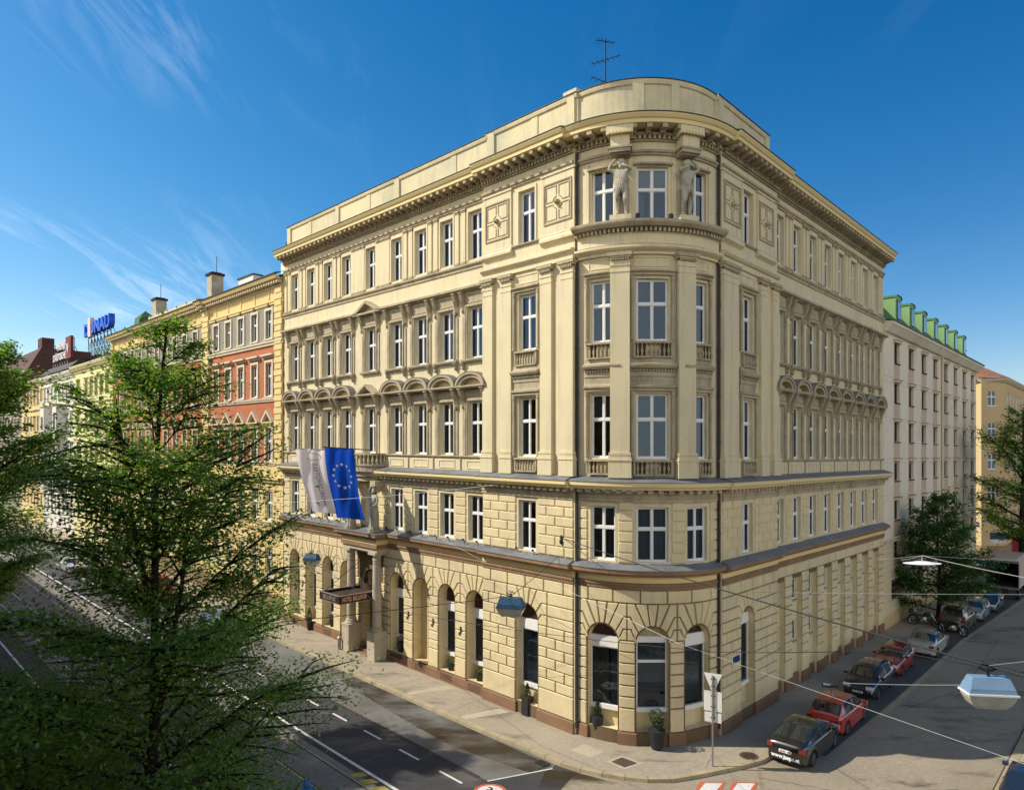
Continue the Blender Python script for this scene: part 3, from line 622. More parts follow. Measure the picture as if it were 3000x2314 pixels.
# right wing ground floor: deep bays between piers
PIER_W = .55; RBAY = [(RISR, RW[0] + .62)] + [((RW[i] + RW[i + 1]) / 2 + PIER_W, RW[i + 1] + 1.21 - PIER_W) for i in range(7)]
RBAY[0] = (RISR + .12, (RW[0] + RW[1]) / 2 - PIER_W)
wall(wl, FR, RISR, REND, -.5, 8.0, 0, [(a, c, -.4, 6.02, False) for a, c in RBAY], 'joint_plaster', rev=.24, mrev='cream_block')
courses(wl, FR, RISR, REND, G_Z[1:], 0, [(a - .04, c + .04, -1, 6.05) for a, c in RBAY], blen=1.1, phase=1)
cu = [RISR] + [x for ab in RBAY for x in ab] + [REND]
for a, c in zip(cu[::2], cu[1::2]): stone(wl, FR, [(a, .57), (c, .57), (c, 1.62), (a, 1.62)], 0, th=.06)
small = MB()
def sm_win(wd, h):
    f = MB(); L_box(f, -wd / 2, -wd / 2 + .07, -.04, .04, 0, h, 'white_paint'); L_box(f, wd / 2 - .07, wd / 2, -.04, .04, 0, h, 'white_paint'); L_box(f, -wd / 2 + .07, wd / 2 - .07, -.04, .04, 0, .07, 'white_paint')
    L_box(f, -wd / 2 + .07, wd / 2 - .07, -.04, .04, h - .07, h, 'white_paint'); L_box(f, -.03, .03, -.04, .04, .07, h - .07, 'white_paint'); L_box(f, -wd / 2 - .05, wd / 2 + .05, -.18, -.04, -.09, 0, 'trim_stone')
    o = f.build('service_window'); g = MB(); g.add([(-wd / 2, 0, 0), (wd / 2, 0, 0), (wd / 2, 0, h), (-wd / 2, 0, h)], [(0, 1, 2, 3)], 'glass'); g.build('pane', o, local=True); return o
KS = Kit(lambda: sm_win(.95, 1.2))
for i, (a, c) in enumerate(RBAY):
    m = (a + c) / 2; h = .475; up = (m - h, m + h, 4.72, 5.92); lo = (m - h, m + h, 2.40, 3.60)
    door = i == 3
    ops = [up + (False,)] + ([] if door else [lo + (False,)])
    wall(wl, FR, a - .05, c + .05, -.5, 6.1, -.24, ops, 'cream_plaster', rev=.14)
    KS.put(hotel, FR(m, -.33, 4.72), AR)
    if not door: KS.put(hotel, FR(m, -.33, 2.40), AR)
    else:
        d = MB(); fbox(d, FR, m - .55, m + .55, -.23, -.17, .1, 3.4, 'door_yellow'); fbox(d, FR, m - .45, m + .45, -.17, -.15, .3, 3.2, 'door_yellow'); d.build('door', hotel)
wl.build('wall', hotel)
# plinth
pl = MB(); cuts = [RIS] + sorted([x for c in LW for x in (c - AR_R, c + AR_R)])[:-0 or None] + [WEND]
prof = [(0, -.5), (.10, -.5), (.10, .50), (.06, .57), (0, .57)]
for a, c in zip(cuts[::2], cuts[1::2]): sweep(pl, [(FL, c, 0), (FL, a, 0)], prof, 'plinth_brown')
for c in LW: 
    if abs(c - 16.95) > .1: fbox(pl, FL, c - AR_R, c + AR_R, -.6, .09, -.5, .50 if c < 12 or c > 20 else .35, 'plinth_brown'); [fbox(pl, FL, c - .5, c + .5, .09, .105, z, z + .03, 'joint_dark') for z in (.12, .22, .32, .42)]
for a, c in ((0.05, RISW - .72), (RISW + .72, RIS)): sweep(pl, [(FL, c, RB), (FL, a, RB)], prof, 'plinth_brown')
fbox(pl, FL, RISW - .72, RISW + .72, -.3, RB - .35, -.5, .45, 'plinth_brown')
ts = [S1, TW[0] - .71, TW[0] + .71, TW[1] - .71, TW[1] + .71, TW[2] - .71, TW[2] + .71, S2]
for a, c in zip(ts[::2], ts[1::2]): sweep(pl, tower_st(a, c, 0, 6), prof, 'plinth_brown')
for a, c in zip(ts[1:-1:2], ts[2:-1:2]): sweep(pl, tower_st(a, c, -.42, 4), prof, 'plinth_brown')
for a, c in ((0.05, RISWR - .72), (RISWR + .72, RISR)): sweep(pl, [(FR, a, RB), (FR, c, RB)], prof, 'plinth_brown')
fbox(pl, FR, RISWR - .72, RISWR + .72, -.3, RB - .35, -.5, .45, 'plinth_brown')
for a, c in zip(cu[::2], cu[1::2]): sweep(pl, [(FR, a, 0), (FR, c, 0)], prof, 'plinth_brown')
for a, c in RBAY: sweep(pl, [(FR, a, -.24), (FR, c, -.24)], prof, 'plinth_brown')
pl.build_each('plinth', hotel)
# cornices -------------------------------------------------------
gc = MB()
sweep(gc, PATH, [(0, 6.87), (.07, 6.87), (.07, 7.00), (.12, 7.03), (.12, 7.12), (.05, 7.16)], 'brown_band')
sweep(gc, PATH, [(.0, 7.14), (.06, 7.17), (.06, 7.38), (.12, 7.42), (.22, 7.46)], 'frieze_cream')
sweep(gc, PATH, [(.1, 7.44), (.26, 7.46), (.36, 7.56), (.46, 7.60), (.46, 7.76)], 'brown_band')
sweep(gc, PATH, [(.44, 7.755), (.49, 7.765), (.49, 7.785), (.0, 7.98)], 'lead_sheet')
gc.build('string_cornice', hotel)
mc = MB()
sweep(mc, PATH, [(0, 10.72), (.10, 10.72), (.10, 10.86), (.14, 10.90), (.10, 10.95), (.10, 11.10), (.24, 11.14), (.24, 11.2)], 'trim_stone')
for p in DP: teeth(mc, p, .1, .40, 11.12, 11.28, .2, .42, 'trim_stone')
sweep(mc, PATH, [(.1, 11.27), (.50, 11.28), (.58, 11.40), (.64, 11.44), (.64, 11.60)], 'frieze_cream')
sweep(mc, PATH, [(.62, 11.595), (.67, 11.605), (.67, 11.63), (.0, 11.84)], 'lead_sheet')
mc.build('main_cornice', hotel)
# crown cornice
cr = MB()
sweep(cr, PATH, [(0, 26.02), (.08, 26.02), (.08, 26.10), (.14, 26.13), (.14, 26.24), (.0, 26.26)], 'trim_stone')
sweep(cr, PATH, [(0, 26.6), (.10, 26.62), (.10, 26.68)], 'trim_stone')
for p in DP: teeth(cr, p, .05, .20, 26.68, 26.84, .11, .21, 'trim_stone')
sweep(cr, PATH, [(0, 26.84), (.22, 26.85), (.22, 26.92)], 'trim_stone')
for p in DP: teeth(cr, p, .1, .78, 26.92, 27.10, .20, .56, 'trim_stone')
for p in DP: teeth(cr, p, .1, .42, 26.86, 26.925, .18, .56, 'trim_stone')
sweep(cr, PATH, [(.1, 27.10), (.82, 27.11), (.82, 27.28), (.88, 27.31), (.96, 27.44), (.96, 27.50)], 'frieze_cream')
sweep(cr, PATH, [(.95, 27.495), (1.0, 27.50), (1.0, 27.53), (-.1, 27.86)], 'dark_gutter')
cr.build('crown_cornice', hotel)
# parapet (attic wall) with piers, stops half way along the right side
pa = MB(); PB = -.18
pp = [(FL, WEND - .2, PB), (FL, RIS, PB), (FL, RIS, PB + .12), (FL, .05, PB + .12), (FL, .05, PB)] + tower_st(S1, S2, PB) + [(FR, .05, PB), (FR, .05, PB + .12), (FR, 5.75, PB + .12)]
sweep(pa, pp, [(0, 27.7), (.08, 27.7), (.08, 28.05), (0, 28.08), (0, 29.22), (.07, 29.26), (.10, 29.38), (.10, 29.46), (-.5, 29.50)], 'parapet_plaster')
sweep(pa, pp, [(.09, 29.462), (.14, 29.47), (.14, 29.50), (-.5, 29.54)], 'dark_gutter')
for F, s, wd, b in [(FL, 5.8, .5, PB + .12), (FL, .4, .45, PB + .12), (FL, 28.1, .5, PB), (FL, 14.3, .5, PB), (FL, 21.2, .4, PB), (FR, .4, .45, PB + .12), (FR, 5.5, .45, PB + .12), (FT, RT * rad(-8), .5, PB), (FT, RT * rad(14), .4, PB)]:
    fbox(pa, F, s - wd / 2, s + wd / 2, b, b + .10, 27.75, 29.42, 'parapet_plaster')
for s in (2.75, 9.0, 17.5, 25): fbox(pa, FL, s - .22, s + .22, PB, PB + (.16 if s < 6 else .04), 28.1, 29.2, 'parapet_plaster')
fbox(pa, FL, 3.1, 0.3, -1.6, -.4, 29.4, 29.72, 'parapet_plaster')
fbox(pa, FL, 0.1, 0.9, -.5, -.02, 29.45, 29.72, 'parapet_plaster')
pa.build('parapet', hotel)
rf = MB(); v = [FL(WEND, -.2, 27.8), FL(0, -.2, 27.8), FR(0, -.2, 27.8), FR(REND, -.2, 27.8), FR(REND, -11, 28.3), FL(12, -11, 28.3), FL(WEND, -11, 28.3)]
v = [(x, y, z) for x, y, z in v]; rf.add(v[:2] + [(CX, CY + 6, 28.3 + KT * CX)] + [v[6]], [(0, 1, 2, 3)], 'roof_slate'); rf.add([v[2], v[3], v[4], (CX, CY + 6, 28.3 + KT * CX)], [(0, 1, 2, 3)], 'roof_slate')
rf.add([v[1], v[2], (CX, CY + 6, 28.3 + KT * CX)], [(0, 1, 2)], 'roof_slate')
# side (party) walls and backs so that the block is closed
for F, e in ((FL, WEND), (FR, REND)):
    rf.add([F(e, 0, -.5), F(e, -11, -.5), F(e, -11, 28.3), F(e, -.2, 27.8), F(e, 0, 27.2)], [(0, 1, 2, 3, 4)], 'cream_plaster')
    rf.add([F(e, -11, -.5), F(11, -11, -.5), F(11, -11, 28.3), F(e, -11, 28.3)], [(0, 1, 2, 3)], 'cream_plaster')
cxp = (CX, CY + 1.5)
rf.lathe([(1.6, 27.9), (1.5, 29.3), (.05, 30.35)], 'green_copper', (CX - 1.2, CY + .2, KT * CX), 4)
rf.build('roof', hotel)

# string courses between floors
st = MB()
fp4L = [(FL, WEND, 0), (FL, RIS, 0)]; fp4R = [(FR, RISR, 0), (FR, REND, 0)]
pr4 = [(0, 22.62), (.06, 22.62), (.06, 22.74), (.16, 22.84), (.16, 22.93), (0, 22.97)]
sweep(st, fp4L, pr4, 'trim_stone'); sweep(st, fp4R, pr4, 'trim_stone')
hood = [(0, 21.42), (.12, 21.44), (.30, 21.52), (.36, 21.54), (.36, 21.66), (.0, 21.76)]
for a, c in ((RIS, 15.4), (18.5, WEND)): sweep(st, [(FL, c, 0), (FL, a, 0)], hood, 'trim_stone')
sweep(st, fp4R, hood, 'trim_stone')
for F, a, c in ((FL, RIS, .05), (FR, .05, RISR)):     # entablature of the giant order on the corner bays
    sweep(st, [(F, a, RB), (F, c, RB)], [(0, 21.74), (.10, 21.74), (.10, 21.84), (.06, 21.86), (.06, 22.02), (.16, 22.06), (.24, 22.16), (.24, 22.24), (0, 22.3)], 'cream_plaster')
    sweep(st, [(F, a, RB), (F, c, RB)], [(0, 22.98), (.05, 22.98), (.12, 23.04), (.12, 23.1), (0, 23.12)], 'trim_stone')
sweep(st, tower_st(S1 + .08, S2 - .08), [(0, 21.66), (.12, 21.66), (.12, 21.76), (.30, 21.86), (.36, 21.92), (.36, 22.02), (.12, 22.1), (.16, 22.12), (.16, 22.55), (.22, 22.6)], 'cream_plaster')
for p in [[(FT, S1 + .1, 0), (FT, S2 - .1, 0)]]: teeth(st, p, .18, .36, 22.6, 22.76, .10, .19, 'trim_stone')
sweep(st, tower_st(S1 + .08, S2 - .08), [(.15, 22.77), (.48, 22.80), (.60, 22.92), (.62, 22.98), (.62, 23.06), (0, 23.11)], 'trim_stone')
f2b = [(0, 12.5), (.05, 12.5), (.10, 12.56), (.10, 12.62), (0, 12.64)]
sweep(st, fp4L, f2b, 'trim_stone'); sweep(st, fp4R, f2b, 'trim_stone')
st.build_each('string_course', hotel)
pn = MB()      # sunk-look panels of the window breasts
for F, ws in ((FL, LW), (FR, RW)):
    for i, c in enumerate(ws):
        for s0, s1 in ((c - .7, c + .7),):
            for (a, e, z0, z1) in ((s0, s1, 12.32, 12.38), (s0, s1, 11.92, 11.98), (s0, s0 + .06, 11.98, 12.32), (s1 - .06, s1, 11.98, 12.32)): fbox(pn, F, a, e, 0, .03, z0, z1, 'cream_plaster')
        fbox(pn, F, c + 1.15, c + 1.21, 0, .06, 11.8, 12.5, 'trim_stone')
pn.build_each('breast_panel', hotel)
# corner returns, pilasters, surrounds ------------------------------------------------
co = MB()
for F, w_ in ((FL, 0), (FR, 0)):
    fbox(co, F, .0, .06, -.4, RB - .003, -.4, 27.4, 'cream_plaster')
    e = RIS if F is FL else RISR
    fbox(co, F, e - .03, e + .004, -.3, RB - .003, -.4, 27.3, 'cream_plaster')
co.build_each('corner_return', hotel)
def pipe(F, s, o, z0, z1):
    m = MB(); m.tube([F(s, o, z0), F(s, o, z1)], .07, 'dark_gutter', 8)
    for z in np.arange(z0 + .5, z1, 2.1): m.tube([F(s, o, z), F(s, o, z + .08)], .09, 'dark_gutter', 8)
    m.build('drainpipe', hotel)
pipe(FL, -.06, .12, .3, 26.6); pipe(FR, -.06, .12, .3, 26.6)
def bracket_mb(h=1.0, d=.30, wd=.20, m='trim_stone'):
    b = MB(); n = 10; pr = []
    for i in range(n + 1):      # S-shaped console profile
        t = i / n; z = -h * t; y = -(d * (1 - t) ** 1.5 + .05 + .05 * math.sin(t * 2 * math.pi * 1.0) * (1 - t * .4) + (.06 if t > .8 else 0)); pr.append((y, z))
    vs = []
    for x in (-wd / 2, wd / 2): vs += [(x, y, z) for y, z in pr]
    k = n + 1; fs = [(j, j + 1, k + j + 1, k + j) for j in range(n)]
    b.add(vs + [(-wd / 2, 0.02, 0), (-wd / 2, .02, -h), (wd / 2, .02, 0), (wd / 2, .02, -h)], fs + [tuple(range(k)) + (2 * k + 1, 2 * k), tuple(range(k, 2 * k))[::-1] + (2 * k + 2, 2 * k + 3), (0, 2 * k, 2 * k + 2, k)], m)
    L_box(b, -wd / 2 - .02, wd / 2 + .02, -d - .10, .02, 0, .06, m)
    for s_ in (-.05, .05): b.tube([(s_, pr[1][0] - .01, pr[1][1]), (s_, pr[5][0] - .015, pr[5][1]), (s_, pr[9][0] - .01, pr[9][1])], .018, m, 4)
    b.lathe([(.0, -.09), (.085, -.05), (.085, .05), (0, .09)], m, (0, -.1, -h + .12), 6)
    return b
def surround(kind):
    """architrave, consoles and hood of one window; origin at window sill centre on the wall plane"""
    f = MB(); W_ = 1.18; H_ = {'f2': 2.89, 'f3': 2.74}[kind[:2]]; m = 'trim_stone'; a = W_ / 2; t = .17
    for s_ in (-1, 1):
        x0, x1 = sorted((s_ * (a + .01), s_ * (a + t))); L_box(f, x0, x1, -.06, 0, 0, H_, m); x0, x1 = sorted((s_ * (a + .10), s_ * (a + t))); L_box(f, x0, x1, -.10, -.06, 0, H_ + .03, m)
        x0, x1 = sorted((s_ * (a + t + .02), s_ * (a + t + .22))); L_box(f, x0, x1, -.05, 0, 0, H_ - .45, m)
    L_box(f, -a - t, a + t, -.06, 0, H_, H_ + .14, m); L_box(f, -a - t, a + t, -.10, -.06, H_ + .03, H_ + .16, m)
    if kind.startswith('f2'):
        hz = 16.24 - 12.66; L_box(f, -1.12, 1.12, -.06, 0, H_ + .22, hz, m); hw = 1.19
        L_box(f, -hw, hw, -.42, 0, hz, hz + .05, m); L_box(f, -hw, hw, -.48, 0, hz + .05, hz + .14, m)
        if kind == 'f2arch':
            n = 16; Ro, c0 = 1.17, hz + .10; hh = .74
            def ar(r, hgt): return [(r * math.cos(math.pi * i / n), c0 + hgt * math.sin(math.pi * i / n)) for i in range(n + 1)]
            for (r0, h0, r1, h1, y) in ((.84, .44, 1.02, .60, -.40), (1.02, .60, 1.17, .74, -.48)):
                A, B = ar(r0, h0), ar(r1, h1); k = n + 1
                vs = [(x, y, z) for x, z in A] + [(x, y, z) for x, z in B] + [(x, 0, z) for x, z in B] + [(x, 0, z) for x, z in A]
                fs = []
                for i in range(n): fs += [(i, i + 1, k + i + 1, k + i), (k + i, k + i + 1, 2 * k + i + 1, 2 * k + i), (3 * k + i, 3 * k + i + 1, i + 1, i)]
                f.add(vs, fs, m)
            A = ar(1.18, .755); k = n + 1; f.add([(x, -.50, z) for x, z in A] + [(x, 0.0, z + .02) for x, z in A], [(i, i + 1, k + i + 1, k + i) for i in range(n)], 'lead_sheet')
        else:
            for (w0, h0, y) in ((1.19, .62, -.48), (1.02, .50, -.40)):
                z0 = hz + .14; th = .13
                for s_ in (-1, 1):
                    P = [(s_ * w0, z0), (0, z0 + h0), (0, z0 + h0 - th), (s_ * (w0 - .3), z0)]
                    f.add([(x, y, z) for x, z in P] + [(x, 0, z) for x, z in P], [(0, 1, 2, 3), (0, 4, 5, 1), (3, 2, 6, 7)], m)
    name = {'f2arch': 'arched_window_hood', 'f2tri': 'pediment_window_hood', 'f3': 'window_surround', 'f3tri': 'pediment_window_hood'}[kind]
    if kind == 'f3tri':
        z0 = 21.55 - 17.86
        L_box(f, -1.5, 1.5, -.42, 0, z0 - .12, z0, m)
        for s_ in (-1, 1):
            P = [(s_ * 1.5, z0), (0, z0 + .72), (0, z0 + .55), (s_ * 1.1, z0)]; f.add([(x, -.46, z) for x, z in P] + [(x, 0, z) for x, z in P], [(0, 1, 2, 3), (0, 4, 5, 1), (3, 2, 6, 7)], m)
    if kind.startswith('f3'):
        L_box(f, -a - .42, a + .42, -.20, 0, -.14, -.04, m); L_box(f, -a - .40, a + .40, -.16, 0, -.20, -.14, m)
        L_box(f, -1.05, 1.05, -.05, 0, H_ + .22, H_ + .75, m)
    o = f.build(name)
    bt = {'f2': 16.24 - 12.66 - .07, 'f3': 21.42 - 17.86 - .07}[kind[:2]]
    for s_ in (-1, 1):
        bo = bracket_mb(1.02, .34 if kind[:2] == 'f2' else .26, .21).build('bracket'); bo.parent = o; bo.location = (s_ * (a + .30), -.02, bt)
        if kind == 'f3':
            bo = bracket_mb(.34, .12, .14).build('bracket'); bo.parent = o; bo.location = (s_ * (a + .28), -.02, -.26)
    return o
HK = {k: Kit(lambda k=k: surround(k)) for k in ('f2arch', 'f2tri', 'f3', 'f3tri')}
for F, ws in ((FL, LW), (FR, RW)):
    for c in ws:
        mid = F is FL and abs(c - 16.95) < .1
        HK['f2tri' if mid else 'f2arch'].put(hotel, F(c, .003, 12.66), YAW[F](c)); HK['f3tri' if mid else 'f3'].put(hotel, F(c, .003, 17.86), YAW[F](c))
def pilaster(h, wd, d=.07, cap=True):
    f = MB(); m = 'cream_plaster'; L_box(f, -wd / 2, wd / 2, -d, 0, .12, h - .16, m); L_box(f, -wd / 2 - .04, wd / 2 + .04, -d - .04, 0, 0, .12, 'trim_stone')
    L_box(f, -wd / 2 - .03, wd / 2 + .03, -d - .03, 0, h - .16, h - .12, 'trim_stone'); L_box(f, -wd / 2 - .05, wd / 2 + .05, -d - .06, 0, h - .09, h, 'trim_stone'); return f.build('pilaster')
KP = Kit(lambda: pilaster(2.98, .32)); KPW = Kit(lambda: pilaster(2.98, .8))
def between(ws, e0, e1):
    out = []
    for i in range(len(ws) - 1): out.append((ws[i], ws[i + 1]))
    return out
for F, ws, e0, e1 in ((FL, LW, RIS, WEND), (FR, RW, RISR, REND)):
    for p, q in between(ws, e0, e1):
        if q - p > 2.7: KPW.put(hotel, F((p + q) / 2, .003, 22.97), YAW[F](0)); KP.put(hotel, F(p + .85, .003, 22.97), YAW[F](0)); KP.put(hotel, F(q - .85, .003, 22.97), YAW[F](0))
        else: KP.put(hotel, F((p + q) / 2 - .27, .003, 22.97), YAW[F](0)); KP.put(hotel, F((p + q) / 2 + .27, .003, 22.97), YAW[F](0))
    KP.put(hotel, F(ws[-1] + .85, .003, 22.97), YAW[F](0)); KP.put(hotel, F(ws[-1] + 1.38, .003, 22.97), YAW[F](0))
wt = MB()
for F, ws, b in ((FL, LW, 0), (FR, RW, 0), (FL, [RISW], RB), (FR, [RISWR], RB)):
    for c in ws:
        for s_ in (-1, 1): fbox(wt, F, c + s_ * .55, c + s_ * .66, b, b + .05, 23.1, 25.7, 'cream_plaster')
        fbox(wt, F, c - .66, c + .66, b, b + .05, 25.7, 25.86, 'cream_plaster')
wt.build_each('window_frame_moulding', hotel)
# giant pilasters of the corner bays
def giant(wd, hz0=12.0, hz1=21.72, d=.16, curve=0):
    f = MB(); h = hz1 - hz0; m = 'cream_plaster'
    L_box(f, -wd / 2 - .08, wd / 2 + .08, -d - .08, .05, -.2, .55, m); L_box(f, -wd / 2 - .11, wd / 2 + .11, -d - .11, .05, .55, .62, m)
    for z0, z1, e in ((.62, .74, .07), (.74, .80, .03), (.80, .92, .055)): L_box(f, -wd / 2 - e, wd / 2 + e, -d - e, .05, z0, z1, m)
    L_box(f, -wd / 2, wd / 2, -d, .05, .92, h - .58, m)
    L_box(f, -wd / 2 - .02, wd / 2 + .02, -d - .02, .05, h - .86, h - .80, m)
    L_box(f, -wd / 2 - .03, wd / 2 + .03, -d - .03, .05, h - .58, h - .50, m); L_box(f, -wd / 2, wd / 2, -d, .05, h - .50, h - .34, m)
    n = max(4, int(wd / .1))
    for i in range(n): L_box(f, -wd / 2 + (i + .2) * wd / n, -wd / 2 + (i + .8) * wd / n, -d - .10, -d, h - .34, h - .22, 'trim_stone')
    L_box(f, -wd / 2 - .06, wd / 2 + .06, -d - .07, .05, h - .22, h - .16, m); L_box(f, -wd / 2 - .12, wd / 2 + .12, -d - .14, .05, h - .16, h, 'trim_stone')
    return f.build('giant_pilaster')
KG1, KG2 = Kit(lambda: giant(.72)), Kit(lambda: giant(.86))
for s in (5.72, 4.36, 1.68, .36): KG1.put(hotel, FL(s, RB, 12.0), rad(-45))
for s in (5.85, 4.35, 1.1, .36): KG1.put(hotel, FR(s, RB, 12.0), AR)
for a in (-17.8, 19.0): KG2.put(hotel, FT(RT * rad(a), .10, 12.0), rad(a))
def pil_small(z0, z1, wd=.16): 
    f = MB(); h = z1 - z0; f.lathe([(.09, 0), (.09, .1), (.07, .14), (.07, h - .2), (.09, h - .16), (.10, h - .04), (.10, h)], 'trim_stone', n=8); return f.build('colonnette')
KC1 = Kit(lambda: pil_small(12.66, 15.62)); KC2 = Kit(lambda: pil_small(17.86, 20.7))
def balustrade(wd, h=.62, curve=False):
    f = MB(); m = 'trim_stone'; n = max(4, int(wd / .185)); L_box(f, -wd / 2 - .1, wd / 2 + .1, -.16, .04, h - .09, h, m); L_box(f, -wd / 2 - .05, wd / 2 + .05, -.12, .02, -.07, 0.0, m)
    for s_ in (-1, 1): a, b = sorted((s_ * wd / 2, s_ * (wd / 2 + .09))); L_box(f, a, b, -.12, .0, 0, h - .09, m)
    f.add([(-wd / 2, .05, 0), (wd / 2, .05, 0), (wd / 2, .05, h), (-wd / 2, .05, h)], [(0, 1, 2, 3)], 'joint_plaster')
    o = f.build('balustrade'); b = MB(); hh = h - .09
    for i in range(n):
        x = -wd / 2 + (i + .5) * wd / n; b.lathe([(.05, 0), (.05, .05), (.025, .08), (.06, .2), (.055, .27), (.022, .4), (.03, hh - .06), (.05, hh - .03), (.05, hh)], m, (x, -.06, 0), 8)
    b.build('baluster_row', o, local=True, smooth=True); return o
KBa, KBb = Kit(lambda: balustrade(1.30)), Kit(lambda: balustrade(1.56))
KBc = Kit(lambda: balustrade(1.30, .66)); KBd = Kit(lambda: balustrade(1.56, .66))
bx = MB()      # aedicule mouldings of the corner windows
for F, c, b, kb, kb2, hw in ((FL, RISW, RB, KBa, KBc, .86), (FR, RISWR, RB, KBa, KBc, .86), (FT, TW[0], 0, KBa, KBc, .78), (FT, TW[2], 0, KBa, KBc, .78), (FT, TW[1], 0, KBb, KBd, .92)):
    y = YAW[F](c); kb.put(hotel, F(c, b + .04, 11.98), y); kb2.put(hotel, F(c, b + .04, 17.16), y)
    for s_ in (-1, 1):
        KC1.put(hotel, F(c + s_ * (hw - .04), b + .09, 12.66), y); KC2.put(hotel, F(c + s_ * (hw - .04), b + .09, 17.86), y)
    hw2 = hw + .06
    P = [(F, c - hw2, b), (F, c, b), (F, c + hw2, b)] if F is not FT else [(F, c - hw2 + 2 * hw2 * i / 5, b) for i in range(6)]
    sweep(bx, P, [(0, 15.62), (.14, 15.64), (.14, 15.74), (.22, 15.80), (.22, 15.88), (.06, 15.92), (.04, 16.0), (.04, 16.25), (.08, 16.3), (.08, 16.5)], 'trim_stone')
    teeth(bx, [(F, c - hw2, b), (F, c + hw2, b)], .05, .16, 16.5, 16.6, .07, .13, 'trim_stone')
    sweep(bx, P, [(.04, 16.6), (.24, 16.64), (.30, 16.74), (.30, 16.82), (.12, 16.88), (.08, 16.92), (.08, 17.10)], 'trim_stone')
    sweep(bx, P, [(0, 20.72), (.12, 20.74), (.12, 20.84), (.22, 20.90), (.22, 20.97), (.02, 21.02)], 'trim_stone')
    for (a, e, z0, z1) in ((c - hw + .1, c + hw - .1, 21.12, 21.17), (c - hw + .1, c + hw - .1, 21.52, 21.57), (c - hw + .1, c - hw + .15, 21.17, 21.52), (c + hw - .15, c + hw - .1, 21.17, 21.52)): fbox(bx, F, a, e, b, b + .03, z0, z1, 'cream_plaster')
bx.build_each('aedicule_moulding', hotel)
# square relief panels with a mask boss beside the top corner windows
def relief():
    f = MB(); m = 'cream_plaster'; a = .86
    L_box(f, -1.0, 1.0, -.07, 0, -.32, 2.42, m); L_box(f, -1.06, 1.06, -.12, 0, 2.42, 2.5, m)
    def fr(x0, x1, z0, z1, t, y, mm='cream_plaster'):
        L_box(f, x0, x1, -y, -.07, z0, z0 + t, mm); L_box(f, x0, x1, -y, -.07, z1 - t, z1, mm); L_box(f, x0, x0 + t, -y, -.07, z0 + t, z1 - t, mm); L_box(f, x1 - t, x1, -y, -.07, z0 + t, z1 - t, mm)
    fr(-a, a, .12, 2.05, .07, .12, 'trim_stone'); 
    for sx in (-1, 1):
        for sz in (-1, 1):
            x0, x1 = sorted((sx * .05, sx * .72)); z0, z1 = sorted((1.085 + sz * .05, 1.085 + sz * .80)); t = .035
            L_box(f, x0 + (.0 if sx > 0 else 0), x1, -.10, -.07, z0 if sz < 0 else z1 - t, z0 + t if sz < 0 else z1, 'trim_stone')
            L_box(f, x0 if sx < 0 else x1 - t, x0 + t if sx < 0 else x1, -.10, -.07, z0 + t, z1 - t, 'trim_stone')
            xi = sx * .06; L_box(f, min(xi, xi + sx * t), max(xi, xi + sx * t), -.10, -.07, 1.085 + min(sz * .36, sz * .8), 1.085 + max(sz * .36, sz * .8), 'trim_stone')
            zi = 1.085 + sz * .06; L_box(f, min(sx * .34, sx * .72), max(sx * .34, sx * .72), -.10, -.07, min(zi, zi + sz * t), max(zi, zi + sz * t), 'trim_stone')
            f.tube([(.30 * sx * math.cos(rad(t_)), -.085, 1.085 + .30 * sz * math.sin(rad(t_))) for t_ in (12, 30, 50, 78)], .022, 'trim_stone', 4)
    o = f.build('relief_panel'); g = MB(); g.lathe([(.0, -.13), (.10, -.10), (.13, 0), (.10, .10), (0, .14)], 'trim_stone', (0, -.14, 1.085), 8, 1.1); g.lathe([(0, -.06), (.06, 0), (0, .06)], 'trim_stone', (0, -.29, 1.03), 6); g.build('mask', o, local=True, smooth=True); return o
KR = Kit(relief)
for F, s in ((FL, 5.06), (FL, .98), (FR, 4.75), (FR, .95)): KR.put(hotel, F(s, RB + .003, 23.5), YAW[F](s))
lg = MB()
for F, s in ((FL, 5.06), (FL, .98), (FR, 4.75), (FR, .95)): sweep(lg, [(F, s + (1.08 if F is FL else -1.08), RB), (F, s - (1.08 if F is FL else -1.08), RB)], [(0, 22.66), (.10, 22.74), (.20, 22.80), (.20, 22.92), (.10, 23.1), (.08, 23.18)], 'cream_plaster')
lg.build_each('panel_ledge', hotel)
# tower top: piers carrying the crown blocks, lintels
tt = MB()
for a in (-17.1, 18.2):
    c = RT * rad(a); hw = .36
    fbox(tt, FT, c - hw - .14, c + hw + .14, .02, .80, 26.72, 27.09, 'cream_plaster'); 
    for i in range(7): u = c - hw - .1 + (2 * hw + .2) * (i + .5) / 7; fbox(tt, FT, u - .035, u + .035, .6, .86, 26.72, 26.84, 'frieze_cream')
    fbox(tt, FT, c - hw, c + hw, .02, .66, 26.22, 26.72, 'cream_plaster'); fbox(tt, FT, c - hw - .10, c + hw + .10, .02, .74, 26.14, 26.22, 'trim_stone'); fbox(tt, FT, c - hw - .04, c + hw + .04, .02, .70, 25.98, 26.14, 'trim_stone')
    fbox(tt, FT, c - hw, c + hw, .02, .56, 25.92, 25.98, 'trim_stone')
    fbox(tt, FT, c - .42, c + .42, .02, .56, 23.09, 23.30, 'cream_plaster')
for c, hw in ((TW[0], .62), (TW[1], .82), (TW[2], .62)):
    for s_ in (-1, 1): a, b = sorted((c + s_ * (hw + .02), c + s_ * (hw + .22))); fbox(tt, FT, a, b, 0, .07, 23.1, 25.9, 'cream_plaster')
    sweep(tt, [(FT, c - hw - .05 + (2 * hw + .1) * i / 5, 0) for i in range(6)], [(0, 25.55), (.05, 25.56), (.16, 25.60), (.16, 25.68), (0, 25.7)], 'trim_stone')
